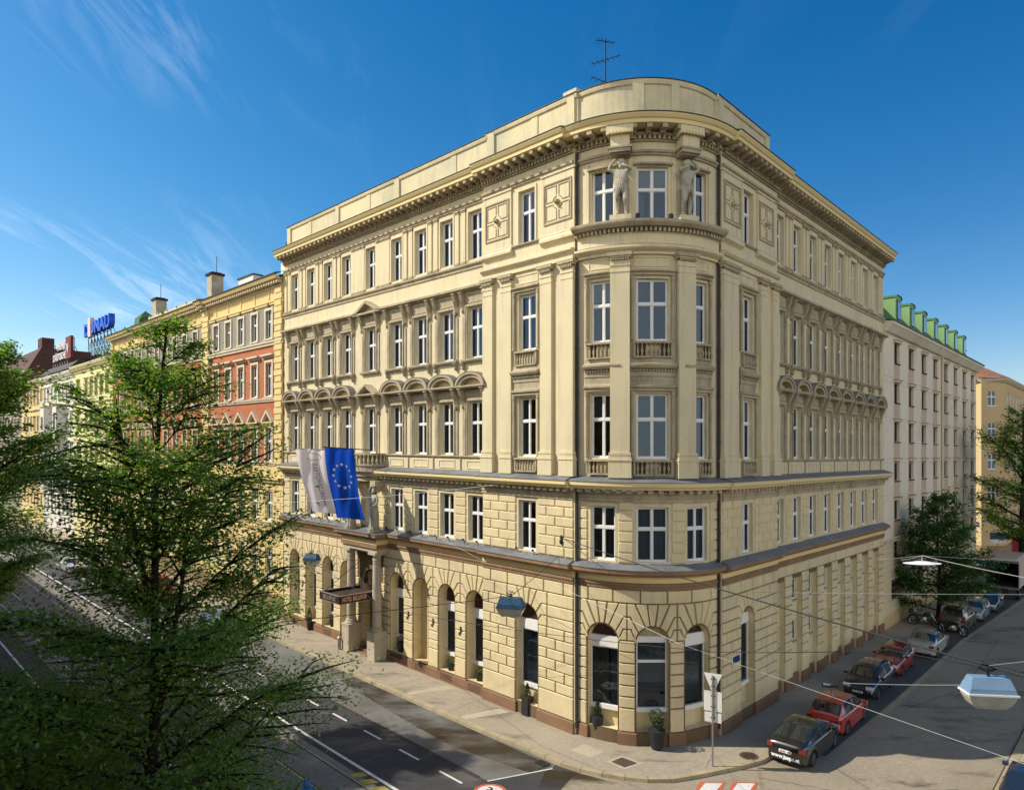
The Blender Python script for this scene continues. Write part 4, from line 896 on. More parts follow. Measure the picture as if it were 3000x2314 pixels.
tt.build_each('tower_block', hotel)
# spotlights on the tower ledge
for a in (-22, -8.5, 8.6, 25):
    m = MB(); p = FT(RT * rad(a), .38, 23.11); m.box((p[0], p[1], p[2] + .13), (.16, .16, .18), 'black_metal', rad(a) + .3); m.tube([p, (p[0], p[1], p[2] + .08)], .02, 'black_metal', 5); m.build('spotlight', hotel)
# arched windows on the ground floor
KA = {}
def AW(style, wd, F, c, b, zs, zt, d):
    k = (style, wd, zs, zt)
    if k not in KA: KA[k] = Kit(lambda: arched_window(wd, wd / 2, zs, zt, style))
    KA[k].put(hotel, F(c, b - d, .60), YAW[F](c))
for i, c in enumerate(LW):
    if i == 4: continue
    if i == 2:
        d = MB(); fbox(d, FL, c - .66, c + .66, -.62, -.56, .6, 5.2, 'door_yellow'); d.build('painted_door', hotel); continue
    AW('brown' if i < 4 else 'plain', 1.36, FL, c, 0, 1.55, 3.88, .56)
AW('plain2', 1.44, FL, RISW, RB, 1.52, 4.15, .40); AW('tower2', 1.44, FR, RISWR, RB, 1.75, 4.6, .36)
SPR_ = SPR
SPR = 4.52
AW('yellow', 1.42, FT, TW[0], 0, 1.55, 4.15, .38); AW('tower', 1.42, FT, TW[1], 0, 1.62, 4.55, .34); AW('tower2', 1.42, FT, TW[2], 0, 1.6, 4.3, .38)
SPR = SPR_
# deep niche behind the arches of the left wing is closed by a plastered back wall round each window
# ------------------------------------------------------------------ people and statues: one skinned surface each
def figure(name, joints, edges, m, org, rz=0, scale=1.0, smooth=True):
    """joints: name -> (x, y, z, rx, ry); grown with a skin modifier, then frozen"""
    names = list(joints); me = bpy.data.meshes.new(name); me.from_pydata([joints[n][:3] for n in names], [(names.index(a), names.index(b)) for a, b in edges], [])
    o = bpy.data.objects.new(name, me); COL.objects.link(o); sk = o.modifiers.new('skin', 'SKIN'); sk.use_smooth_shade = True
    for i, n in enumerate(names): me.skin_vertices[0].data[i].radius = joints[n][3:5]; me.skin_vertices[0].data[i].use_root = (i == 0)
    sb = o.modifiers.new('sub', 'SUBSURF'); sb.levels = 2; sb.render_levels = 2
    bpy.context.view_layer.update(); dg = bpy.context.evaluated_depsgraph_get(); m2 = bpy.data.meshes.new_from_object(o.evaluated_get(dg)); m2.name = name
    bpy.data.objects.remove(o); bpy.data.meshes.remove(me); m2.materials.clear(); m2.materials.append(MATS[m])
    m2.transform(Matrix.Scale(scale, 4)); o = bpy.data.objects.new(name, m2); COL.objects.link(o); o.location = org; o.rotation_euler.z = rz; return o
def body(arms, lean=0.0, twist=0.0, robe=False, mir=1):
    j = {'pel': (0, 0, .98, .155, .115), 'waist': (.01 * mir, 0, 1.12, .135, .105), 'chest': (.02 * mir, -.01, 1.34, .175, .125), 'neck': (.02 * mir, -.01, 1.50, .062, .062), 'jaw': (.01 * mir, -.035, 1.585, .075, .085), 'head': (0, -.02, 1.68, .092, .108), 'crown': (0, 0, 1.77, .06, .07)}
    e = [('pel', 'waist'), ('waist', 'chest'), ('chest', 'neck'), ('neck', 'jaw'), ('jaw', 'head'), ('head', 'crown')]
    for s, nm in ((-1, 'l'), (1, 'r')):
        k = (s == mir)
        j.update({nm + 'hip': (s * .10, 0, .92, .105, .105), nm + 'knee': (s * (.11 if not k else .17), -.03 if not k else -.14, .50, .072, .075), nm + 'cal': (s * (.11 if not k else .17), 0 if not k else -.03, .36, .062, .07), nm + 'ank': (s * (.10 if not k else .16), .02 if not k else .03, .09, .042, .045), nm + 'toe': (s * (.13 if not k else .2), -.15, .03, .045, .028)})
        e += [('pel', nm + 'hip'), (nm + 'hip', nm + 'knee'), (nm + 'knee', nm + 'cal'), (nm + 'cal', nm + 'ank'), (nm + 'ank', nm + 'toe')]
        P = arms[0 if s < 0 else 1]
        j[nm + 'sh'] = (s * .2, 0, 1.43, .07, .07); pts = [('el', .05), ('wr', .035), ('ha', .045)]
        e.append(('chest', nm + 'sh')); pr = nm + 'sh'
        for (q, r), p in zip(pts, P): j[nm + q] = (*p, r, r); e.append((pr, nm + q)); pr = nm + q
    return j, e
def sturdy(j, k=1.16): return {n: (*v[:3], v[3] * (k if n not in ('head', 'crown', 'jaw') else .97), v[4] * (k if n not in ('head', 'crown', 'jaw') else .97)) for n, v in j.items()}
def atlas(mir):
    up = lambda s: [(s * .40, -.06, 1.52), (s * .27, -.06, 1.74), (s * .15, -.02, 1.84)]
    fr = lambda s: [(s * .36, -.16, 1.44), (s * .16, -.22, 1.52), (s * .06, -.17, 1.62)]
    j, e = body((up(-1), fr(1)) if mir > 0 else (fr(-1), up(1)), mir=mir); return j, e
for a, mir in ((-17.1, 1), (18.2, -1)):
    j, e = atlas(mir); j = sturdy(j); o = figure('statue', j, e, 'statue_stone', (0, 0, 0), scale=1.36); c = RT * rad(a); p = FT(c, .30, 23.30)
    o.parent = hotel; o.location = Vector(p) - ORG[hotel.name]; o.rotation_euler.z = rad(a)
    d = MB(); d.lathe([(.30, -.22), (.34, -.10), (.30, 0), (.26, .04)], 'statue_stone', (0, 0, 1.33), 10, .8); d.lathe([(.10, -.16), (.17, -.1), (.19, 0), (.15, .11), (.05, .15)], 'statue_stone', (0, .01, 2.36), 9); [d.tube([(.25 * math.cos(a_), -.05 + .2 * math.sin(a_), 1.36), (.24 * math.cos(a_ + .2), -.05 + .22 * math.sin(a_ + .2), 1.14), (.2 * math.cos(a_ + .1), .2 * math.sin(a_ + .1), .8 + .2 * math.sin(3 * a_))], .045, 'statue_stone', 5) for a_ in np.arange(3.6, 6.0, .35)]; L_box(d, -.16, .16, .10, .34, 0, 1.9, 'statue_stone')
    dd = d.build('drapery', smooth=True); dd.parent = o
# ------------------------------------------------------------------ portico with two columns, canopy, balcony and caryatids
PC = 16.95; pc = MB()
for s in (PC - 1.45, PC + 1.45):
    fbox(pc, FL, s - .40, s + .40, .05, .98, -.4, 1.62, 'portico_stone'); fbox(pc, FL, s - .43, s + .43, .02, 1.01, 1.62, 1.74, 'portico_stone')
pc.build('pedestal', hotel) if False else None
def col_kit():
    f = MB(); r = .29; f.lathe([(r + .11, 0), (r + .11, .08), (r + .08, .12), (r + .04, .16), (r + .06, .22), (r, .28), (r + .005, 1.6), (r - .045, 4.35), (r - .01, 4.38), (r - .04, 4.42), (r - .035, 4.55), (r + .05, 4.66), (r + .09, 4.70)], 'portico_stone', n=24); L_box(f, -.40, .40, -.40, .40, 4.70, 4.86, 'portico_stone'); return f.build('column', smooth=False)
KCo = Kit(col_kit)
def ped_kit():
    f = MB(); L_box(f, -.40, .40, -.46, .46, -.4, 1.62, 'portico_stone'); L_box(f, -.43, .43, -.49, .49, 1.62, 1.74, 'portico_stone'); return f.build('pedestal')
KPe = Kit(ped_kit)
for s in (PC - 1.45, PC + 1.45): KPe.put(hotel, FL(s, .52, 0), rad(-45)); KCo.put(hotel, FL(s, .52, 1.74), rad(-45))
en = MB(); PP = [(FL, PC + 2.0, 0), (FL, PC + 2.0, .92), (FL, PC - 2.0, .92), (FL, PC - 2.0, 0)]
def box_prof(z0, z1, e, m): fbox(en, FL, PC - 2.0 - e, PC + 2.0 + e, 0, .92 + e, z0, z1, m)
box_prof(6.60, 6.84, -.08, 'portico_stone'); box_prof(6.84, 7.10, .02, 'brown_band'); box_prof(7.10, 7.42, 0, 'frieze_cream'); box_prof(7.42, 7.58, .18, 'brown_band'); box_prof(7.58, 7.76, .36, 'brown_band'); box_prof(7.76, 7.80, .40, 'lead_sheet')
en.build('portico_entablature', hotel)
ent = MB(); fbox(ent, FL, PC - 1.3, PC + 1.3, -.75, -.70, 0, 6.0, 'portico_stone')
for s_ in (-1, 1): fbox(ent, FL, PC + s_ * .95, PC + s_ * 1.25, 0, .10, .4, 4.3, 'portico_stone')
for k in range(4): fbox(ent, FL, PC - 1.02, PC + 1.02, -.65, .9 - .3 * k, -.2 + .13 * k, -.07 + .13 * k, 'plinth_brown')
ent.build('entrance_steps', hotel)
dr = MB(); fbox(dr, FL, PC - .85, PC + .85, -.66, -.60, .45, 3.0, 'rust_dark'); fbox(dr, FL, PC - .02, PC + .02, -.60, -.57, .45, 3.0, 'black_metal'); dr.build('entrance_door', hotel)
fn = MB(); ar = [(PC + .98 * math.cos(math.pi * i / 14), 4.3 + .98 * math.sin(math.pi * i / 14)) for i in range(15)]; fn.add([FL(s, -.1, z) for s, z in ar], [tuple(range(15))], 'fanlight_brown'); 
for i in range(1, 14, 2): fn.tube([FL(PC, -.08, 4.3), FL(ar[i][0], -.08, ar[i][1])], .02, 'rust_dark', 4)
fn.build('fanlight', hotel)
# glazed entrance canopy with the hotel's name
cn = MB(); C0, C1, CO = PC - 1.15, PC + 1.15, 2.95; cz = 3.62
fbox(cn, FL, C0, C1, .1, CO, cz + .30, cz + .36, 'rust_dark')
for a, b, o0, o1 in ((C0, C0 + .06, .1, CO), (C1 - .06, C1, .1, CO), (C0, C1, CO - .06, CO)): fbox(cn, FL, a, b, o0, o1, cz + .06, cz + .50, 'sign_maroon')
canopy = cn.build('entrance_canopy', hotel)
lt = MB()
for a, b, o0, o1 in ((C0 - .02, C0 + .08, .1, CO + .02), (C1 - .08, C1 + .02, .1, CO + .02), (C0 - .02, C1 + .02, CO - .08, CO + .02)):
    for z in (cz + .03, cz + .50): fbox(lt, FL, a, b, o0, o1, z, z + .035, 'letter_grey')
lt.build('canopy_rim', canopy)
def fl_mtx(F, s, o, z, yaw, flip=False):
    return Matrix.Translation(Vector(F(s, o, z)) - ORG[hotel.name]) @ Matrix.Rotation(yaw, 4, 'Z') @ Matrix.Rotation(rad(90), 4, 'X')
text_obj('HOTEL BELLEVUE', .36, 'letter_gold', 'canopy_lettering', canopy, fl_mtx(FL, C0 - .012, 1.93, cz + .28, rad(45)), .01, .008, 0.60)
text_obj('BELLEVUE', .34, 'letter_grey', 'canopy_lettering', canopy, fl_mtx(FL, PC, CO + .012, cz + .28, rad(-45)), .01, .006)
cc = MB()
for s in (C0 + .1, C1 - .1): cc.tube([FL(s, CO - .3, cz + .5), FL(s, .1, cz + 2.1)], .02, 'black_metal', 5)
cc.build('canopy_tie', canopy)
# balcony over the portico
bl = MB(); nb = 12; R0 = 1.62
def bal(t, r, z): 
    a = math.pi * t; return FL(PC + r * math.cos(a), r * .62 * math.sin(a), z)
for z0, z1, r in ((10.9, 11.2, 1.1), (11.2, 11.5, 1.35), (11.5, 11.86, 1.66), (11.86, 11.96, 1.76), (12.54, 12.66, 1.72)):
    vs = [bal(i / nb, r, z0) for i in range(nb + 1)] + [bal(i / nb, r, z1) for i in range(nb + 1)]; k = nb + 1
    bl.add(vs, [(i, i + 1, k + i + 1, k + i) for i in range(nb)] + [tuple(range(k)), tuple(range(k, 2 * k))], 'trim_stone')
balc = bl.build('balcony', hotel); bb = MB()
for i in range(15):
    p = bal((i + .5) / 15, 1.64, 11.96); bb.lathe([(.055, 0), (.03, .07), (.07, .22), (.03, .42), (.055, .58)], 'pale_trim', p, 8)
bb.build('baluster_row', balc)
for s, mir in ((PC - 1.30, 1), (PC + 1.30, -1)):
    up = lambda q: [(q * .26, -.10, 1.62), (q * .20, -.06, 1.80), (q * .10, -.04, 1.86)]; dn = lambda q: [(q * .30, -.02, 1.18), (q * .24, -.14, 1.02), (q * .16, -.2, 1.04)]
    j, e = body((up(-1), dn(1)), mir=mir); o = figure('caryatid', j, e, 'statue_stone', (0, 0, 0), scale=1.42); p = FL(s, .62, 7.82)
    o.parent = hotel; o.location = Vector(p) - ORG[hotel.name]; o.rotation_euler.z = rad(-45); o.location.z += .18
    d = MB(); d.lathe([(.30, 0), (.36, .04), (.33, .5), (.29, .9), (.30, 1.3), (.27, 1.42), (.24, 1.5)], 'statue_stone', (0, 0, -.02), 14, .8)
    for k in range(9): a_ = k * .7; d.tube([(.33 * math.cos(a_), .27 * math.sin(a_), .02), (.30 * math.cos(a_ + .1), .25 * math.sin(a_ + .1), .8), (.25 * math.cos(a_ + .2), .2 * math.sin(a_ + .2), 1.4)], .035, 'statue_stone', 5)
    d.lathe([(.42, -.18), (.42, 0)], 'trim_stone', n=10); dd = d.build('robe', smooth=False); dd.parent = o
# balcony corbels over the caryatids and small fittings on the mezzanine ledge
cb_ = MB(); [fbox(cb_, FL, s - .28, s + .28, 0, .75, 10.62, 10.95, 'trim_stone') for s in (PC - 1.3, PC + 1.3)]; cb_.build_each('corbel', hotel)
for s in [x + d for x in LW[:8] + [3.0] for d in (-.55, .55) if abs(x - 16.95) > .1]:
    m = MB(); p = FL(s, .3, 7.9); m.tube([p, (p[0], p[1], p[2] + .18), (p[0] - .08, p[1] - .06, p[2] + .24)], .025, 'black_metal', 5); m.lathe([(.03, 0), (.07, .06), (.05, .1)], 'black_metal', (p[0] - .08, p[1] - .06, p[2] + .2), 6); m.build('uplight', hotel)
# wall plaques (small hotel emblem) on the piers
for s in (8.2, 10.6, 12.95, 21.0, 25.7):
    m = MB(); fbox(m, FL, s - .12, s + .02, .06, .075, 3.0, 3.34, 'rust_dark'); fbox(m, FL, s - .05, s + .12, .06, .08, 2.86, 3.0, 'rust_dark'); m.build('wall_plaque', hotel)
sg = MB(); fbox(sg, FR, .95, 1.75, RB + .05, RB + .09, 3.02, 3.42, 'sign_white'); fbox(sg, FR, .99, 1.71, RB + .09, RB + .095, 3.06, 3.38, 'sign_blue'); sgn = sg.build('street_nameplate', hotel)
# ------------------------------------------------------------------ ground
RZ = -0.13
def flat(name, polys, m, h, kind='structure'):
    mb = MB()
    for P in polys: mb.add([(x, y, KT * x + h) for x, y in P], [tuple(range(len(P)))], m)
    return tag(mb.build(name), kind=kind)
def PL(s, o): x, y, z = FL(s, o, 0); return (x, y)
def PR(s, o): x, y, z = FR(s, o, 0); return (x, y)
flat('ground', [[(-600, -300), (600, -300), (600, 900), (-600, 900)]], 'asphalt_grey', RZ - .012)
END1, END2 = (-0.98, 27.06), (1.66, 28.19)
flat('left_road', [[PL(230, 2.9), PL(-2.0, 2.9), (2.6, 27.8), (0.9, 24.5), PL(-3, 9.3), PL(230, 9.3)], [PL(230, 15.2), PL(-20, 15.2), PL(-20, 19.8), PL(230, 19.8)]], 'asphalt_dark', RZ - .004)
flat('tram_track_bed', [[PL(230, 9.3), PL(-20, 9.3), PL(-20, 15.2), PL(230, 15.2)]], 'track_concrete', RZ - .002)
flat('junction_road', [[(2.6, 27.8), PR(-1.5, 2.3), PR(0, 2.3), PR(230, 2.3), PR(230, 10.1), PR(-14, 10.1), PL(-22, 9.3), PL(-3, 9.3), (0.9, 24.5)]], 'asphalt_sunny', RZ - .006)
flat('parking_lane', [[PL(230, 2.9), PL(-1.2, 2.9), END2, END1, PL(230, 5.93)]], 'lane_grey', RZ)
flat('parking_strip', [[PR(1.5, 2.3), PR(1.5, 4.3), PR(8, 4.45), PR(28, 4.65), PR(60, 6.0), PR(60, 2.3)]], 'asphalt_grey', RZ + .0)
flat('cobbled_pavement', [[PR(-14, 10.72), PR(230, 10.72), PR(230, 14), PR(-14, 14)]], 'cobbles', RZ + .05)
flat('near_sidewalk', [[PL(230, 19.8), PL(-15, 19.8), PL(-15, 26.5), PL(230, 26.5)]], 'sidewalk', 0)
CORN = [(1.02, 29.41), (1.7, 28.62), (2.4, 28.02), (3.54, 27.47), (4.91, 27.06), (5.8, 26.98), (6.6, 27.1), (8.3, 27.78), (9.97, 28.48)]
kl = [PL(s, 3.05) for s in np.arange(200, 2, -1.0)] + CORN + [PR(s, 2.75 if s < 1 else 2.6) for s in np.arange(-.9, 200, 1.0)]
def resample(P, d):
    out = [P[0]]; acc = 0
    for a, b in zip(P, P[1:]):
        L = math.hypot(b[0] - a[0], b[1] - a[1]); t = d - acc
        while t <= L: out.append((a[0] + (b[0] - a[0]) * t / L, a[1] + (b[1] - a[1]) * t / L)); t += d
        acc = L - (t - d)
    return out
kr = resample(kl, .92)
def offp(P, d):
    out = []
    for i, p in enumerate(P):
        a, b = P[max(i - 1, 0)], P[min(i + 1, len(P) - 1)]; x, y = b[0] - a[0], b[1] - a[1]; l = math.hypot(x, y); out.append((p[0] - y / l * d, p[1] + x / l * d))
    return out
ki = offp(kr, .30); kb = MB()
for i in range(len(kr) - 1):
    a, b, c, d = kr[i], kr[i + 1], ki[i + 1], ki[i]
    def sh(p, q, t): return (p[0] + (q[0] - p[0]) * t, p[1] + (q[1] - p[1]) * t)
    a, b, c, d = sh(a, b, .012), sh(b, a, .012), sh(c, d, .012), sh(d, c, .012)
    bt = [(x, y, KT * x + RZ - .1) for x, y in (a, b, c, d)]; a2, b2 = sh(a, d, .06), sh(b, c, .06)
    tp = [(x, y, KT * x + .014) for x, y in (a2, b2, c, d)]
    kb.add(bt + tp, [(4, 5, 6, 7), (0, 1, 5, 4), (1, 2, 6, 5), (3, 0, 4, 7)], 'kerb')
tag(kb.build('kerb'), kind='structure')
kj = MB(); q0, q1 = offp(kr, .02), offp(kr, .31)
for i in range(len(kr) - 1): kj.add([(x, y, KT * x + .004) for x, y in (q0[i], q0[i + 1], q1[i + 1], q1[i])], [(0, 1, 2, 3)], 'joint_dark')
tag(kj.build('kerb_joint'), kind='structure')
ko = offp(kr, .28); inner = [PL(200, -3)][:0]
sw = MB(); back = [(CX, CY, 0)]
for i in range(len(ko) - 1):      # strips from the kerb to under the buildings
    a, b = ko[i], ko[i + 1]
    def inn(p):
        sl_, ol = ((TLx - p[0]) + (p[1] - TLy)) * H2, -((p[0] - TLx) + (p[1] - TLy)) * H2; sr = (p[0] - TRx) * dRx + (p[1] - TRy) * dRy
        if sl_ > 0: return PL(sl_, -1.5)
        if sr > 0: return PR(sr, -1.5)
        an = math.atan2(p[0] - CX, CY - p[1]); return (CX + 3 * math.sin(an), CY - 3 * math.cos(an))
    c, d = inn(b), inn(a); sw.add([(x, y, KT * x) for x, y in (a, b, c, d)], [(0, 1, 2, 3)], 'sidewalk')
tag(sw.build('sidewalk'), kind='structure')
# pale repair patches and ledge in the pavement
flat('pavement_patch', [[(3.3, 28.9), (4.0, 29.5), (3.2, 30.3), (2.55, 29.6)], [PL(9.6, 3.0 - .32), PL(9.2, 3.0 - .32), PL(8.3, .35), PL(9.0, .35)], [PL(5.2, 2.7), PL(4.7, 2.7), PL(3.9, .5), PL(4.6, .5)]], 'patch_pale', .004)
rl = MB()
for o in (9.67, 11.10, 13.0, 14.43):
    rl.add([(*PL(200, o - .035), 0), (*PL(-20, o - .035), 0), (*PL(-20, o + .035), 0), (*PL(200, o + .035), 0)], [(0, 1, 2, 3)], 'rail_steel')
rl.v = [(x, y, KT * x + RZ + .006) for x, y, z in rl.v]; tag(rl.build('tram_rail'), kind='structure')
gr = MB()
for o in (9.74, 11.03, 13.07, 14.36): gr.add([(*PL(200, o - .03), 0), (*PL(-20, o - .03), 0), (*PL(-20, o + .03), 0), (*PL(200, o + .03), 0)], [(0, 1, 2, 3)], 'joint_dark')
gr.v = [(x, y, KT * x + RZ + .003) for x, y, z in gr.v]; tag(gr.build('rail_groove'), kind='structure')
mk = []
for k in range(30):
    s = .28 + 2.78 * k; mk.append([PL(s, 6.71), PL(s, 6.82), PL(s + 1.4, 6.82), PL(s + 1.4, 6.71)])
mk.append([PL(0.5, 8.86), PL(-2.0, 8.80), PL(-2.0, 8.96), PL(.5, 9.02)]); mk.append([PL(200, 8.9), PL(.5, 8.86), PL(.5, 9.0), PL(200, 9.04)]); mk.append([PL(200, 16.3), PL(-10, 16.3), PL(-10, 16.42), PL(200, 16.42)])
mk += [[PL(1.9, 9.05), PL(.6, 9.05), PL(-.8, 9.6), PL(.9, 9.6)]][:0]
mk.append([END1, (END1[0] + .02, END1[1] - .07), (END2[0] + .02, END2[1] - .07), END2])
flat('road_line', mk, 'road_white', RZ + .005)
flat('lane_edge', [[PL(200, 5.86), PL(.2, 5.86), PL(.2, 6.0), PL(200, 6.0)]], 'joint_dark', RZ + .003)
flat('yellow_marking', [[PL(s, 9.10), PL(s - .42, 9.10), PL(s - .16, 9.58), PL(s + .26, 9.58)] for s in (3.75, 3.0, 2.2, 1.4, .6)], 'road_yellow', RZ + .005)
def wear_mat(name, col, rough, lo, hi, sc_):
    m = bpy.data.materials.new(name); m.use_nodes = True; t = m.node_tree; p = t.nodes['Principled BSDF']; p.inputs['Base Color'].default_value = (*col, 1); p.inputs['Roughness'].default_value = rough
    g = N(t, 'ShaderNodeTexCoord'); mp = N(t, 'ShaderNodeMapping'); mp.inputs['Rotation'].default_value = (0, 0, rad(45)); mp.inputs['Scale'].default_value = (.35, 1, 1); lk(t, g, 'Object', mp, 0)
    n = N(t, 'ShaderNodeTexNoise'); n.inputs['Scale'].default_value = sc_; n.inputs['Detail'].default_value = 8; n.inputs['Roughness'].default_value = .62; lk(t, mp, 0, n, 'Vector'); r = ramp(t, [(lo, 0.0), (hi, 1.0)]); lk(t, n, 0, r, 0)
    a = N(t, 'ShaderNodeMath', operation='MULTIPLY'); lk(t, r, 0, a, 0); a.inputs[1].default_value = .8; lk(t, a, 0, p, 'Alpha'); MATS[name] = m
wear_mat('wet_stain', (.035, .022, .010), .45, .40, .62, .55); wear_mat('tyre_wear', (.30, .27, .22), .9, .52, .80, .5); wear_mat('oil_wear', (.075, .07, .062), .8, .54, .85, .9)
flat('wet_gutter', [[PL(14, 3.07), PL(-1.2, 3.07), PL(-1.0, 4.2), PL(3, 4.9), PL(8, 4.6), PL(14, 4.0)], [(1.4, 28.05), (2.5, 27.9), (4.2, 27.0), (3.0, 26.2), (1.0, 26.6)]], 'wet_stain', RZ + .004)
flat('road_dust', [[PL(80, 6.1), PL(-1, 6.1), PL(-1, 8.8), PL(80, 8.8)], [PL(80, 9.8), PL(-6, 9.8), PL(-6, 15), PL(80, 15)]], 'tyre_wear', RZ + .002)
flat('road_oil', [[PR(4, 4.9), PR(80, 4.9), PR(80, 9.9), PR(-2, 9.9)], [(6, 26.2), (14, 28.2), (20, 27), (18, 22), (6, 22)]], 'oil_wear', RZ + .001)
flat('sidewalk_stains', [[PL(27, 2.7), PL(1, 2.7), PL(1, .4), PL(27, .4)], [(2.6, 28.6), (9.6, 28.6), (9.6, 29.6), (6.5, 29.2), (3.5, 30.2)]], 'oil_wear', .0025)
def crack(P, name='road_crack', h=None, m='joint_dark', w_=.012, sd=1):
    rn = random.Random(sd); mb_ = MB()
    for a, b in zip(P, P[1:]):
        n = 14; q = [(a[0] + (b[0] - a[0]) * i / n + rn.uniform(-.05, .05), a[1] + (b[1] - a[1]) * i / n + rn.uniform(-.05, .05)) for i in range(n + 1)]
        for c, d in zip(q, q[1:]):
            x, y = d[0] - c[0], d[1] - c[1]; l = math.hypot(x, y) or 1; nx, ny = -y / l * w_, x / l * w_; mb_.add([(c[0] + nx, c[1] + ny, KT * c[0] + h), (d[0] + nx, d[1] + ny, KT * d[0] + h), (d[0] - nx, d[1] - ny, KT * d[0] + h), (c[0] - nx, c[1] - ny, KT * c[0] + h)], [(0, 1, 2, 3)], m)
    tag(mb_.build(name), kind='structure')
crack([PL(9.2, 3.1), PL(8.9, 5.9)], h=RZ + .004, sd=2); crack([(10, 27.6), (13, 26.4), (17.5, 26.8)], h=RZ + .0, sd=3); crack([PR(10, 5.2), PR(16, 6.8), PR(30, 6.4)], h=RZ + .0, sd=4); crack([PL(4, 11.3), PL(-2, 12.8)], h=RZ + .003, sd=5); crack([PL(16, .3), PL(15.6, 2.8)], h=.003, sd=6, w_=.007); crack([PL(6.2, .3), PL(6.0, 2.8)], h=.003, sd=7, w_=.007); crack([(8.6, 29.3), (7.9, 27.9)], h=.003, sd=8, w_=.007)
crack([PR(-.5, .5), PR(1.5, 2.4)], h=.003, sd=9, w_=.008); crack([PR(12, .6), PR(12.2, 2.4)], h=.003, sd=10, w_=.008)
cN = 40
def disc(c, r, sy=1): return [(c[0] + r * math.cos(2 * math.pi * i / cN), c[1] + r * sy * math.sin(2 * math.pi * i / cN)) for i in range(cN)]
CC = (-.84, 26.15)
flat('speed_roundel', [disc(CC, .66)], 'road_red', RZ + .006); flat('speed_roundel_disc', [disc(CC, .52)], 'road_white', RZ + .009)
tm = text_mesh('30', .72, 'joint_dark', 'roundel_number', .001, .01); tm.transform(Matrix.Translation((CC[0], CC[1], KT * CC[0] + RZ + .014)) @ Matrix.Rotation(rad(-45), 4, 'Z')); tag_o = bpy.data.objects.new('roundel_number', tm); COL.objects.link(tag_o); tag(tag_o, kind='structure')
def rhomb(x, y, k): return [(x - .62 * k, y - .36 * k), (x + .30 * k, y - .42 * k), (x + .78 * k, y + .02 * k), (x + .1 * k, y + .44 * k), (x - .2 * k, y + .30 * k)]
zs_ = [(7.75, 26.72), (9.05, 26.74), (10.35, 26.76)]
def quad(c, w_, h_): return [(c[0] - w_ - .25, c[1] - h_), (c[0] + w_ - .25, c[1] - h_), (c[0] + w_ + .25, c[1] + h_), (c[0] - w_ + .25, c[1] + h_)]
flat('cycle_crossing_border', [quad(c, .50, .48) for c in zs_[:2]], 'road_red', RZ + .004); flat('cycle_crossing_block', [quad(c, .34, .36) for c in zs_[:2]], 'road_white', RZ + .008)
rs = MB()
for i in range(160):
    s = -12 + i * .36
    for o0, o1 in ((10.1, 10.41), (10.42, 10.72)): a, b, c, d = PR(s, o0), PR(s + .34, o0), PR(s + .34, o1), PR(s, o1); rs.add([(x, y, KT * x + RZ + .055) for x, y in (a, b, c, d)], [(0, 1, 2, 3)], 'kerb')
tag(rs.build('stone_gutter'), kind='structure')
flat('gutter_bed', [[PR(-14, 10.05), PR(230, 10.05), PR(230, 10.73), PR(-14, 10.73)]], 'joint_dark', RZ + .045)
gu = MB()
for i in range(60):
    s0 = 8 + i * .9; o = 4.55 if s0 < 28 else 4.55 + (s0 - 28) * .055
    a, b, c, d = PR(s0, o), PR(s0 + .88, o + (.05 if s0 > 28 else 0)), PR(s0 + .88, o + .28), PR(s0, o + .28); gu.add([(x, y, KT * x + RZ + .008) for x, y in (a, b, c, d)], [(0, 1, 2, 3)], 'kerb')
tag(gu.build('parking_edge_stones'), kind='structure')
mh = MB(); z_ = KT * 10.15
mh.lathe([(.40, 0), (.40, .012), (.33, .012), (.33, .016)], 'iron', (10.15, 29.25, z_ + .002), 24)
for k in range(-3, 4): mh.box((10.15, 29.25 + k * .08, z_ + .022), (.6 * math.sqrt(1 - (k / 4.2) ** 2), .03, .012), 'rust_dark')
tag(mh.build('manhole_cover', top=(10.15, 29.25, z_)), 'round ribbed iron manhole cover in the pavement by the corner', 'manhole cover')
gq = [(3.94, 28.55), (4.68, 29.15), (5.46, 28.42), (4.6, 27.86)]
gm = MB(); gm.add([(x, y, KT * x + .008) for x, y in gq], [(0, 1, 2, 3)], 'patch_pale'); g2 = inset(gq, .14); gm.add([(x, y, KT * x + .012) for x, y in g2], [(0, 1, 2, 3)], 'iron')
for k in range(1, 9):
    t = k / 9; a = (g2[0][0] + (g2[1][0] - g2[0][0]) * t, g2[0][1] + (g2[1][1] - g2[0][1]) * t); b = (g2[3][0] + (g2[2][0] - g2[3][0]) * t, g2[3][1] + (g2[2][1] - g2[3][1]) * t)
    gm.tube([(a[0], a[1], KT * a[0] + .018), (b[0], b[1], KT * b[0] + .018)], .009, 'rust_dark', 4)
tag(gm.build('service_hatch', top=(4.7, 28.5, KT * 4.7)), 'square brown metal service hatch with a pale frame in the pavement below the tower', 'hatch')
gm = MB(); p = PL(-.75, 3.22); gm.box((p[0], p[1], KT * p[0] + RZ + .012), (.55, .40, .02), 'black_metal', rad(-45)); tag(gm.build('street_drain', top=(p[0], p[1], KT * p[0] + RZ)), 'black iron street drain in the wet gutter at the kerb bend', 'drain')
gm = MB(); p = PL(11.4, 5.3); gm.box((p[0], p[1], KT * p[0] + RZ + .012), (.6, .5, .02), 'iron', rad(-45)); tag(gm.build('street_drain', top=(p[0], p[1], KT * p[0] + RZ)), 'iron road cover between the grey parking lane and the dark lane', 'drain')
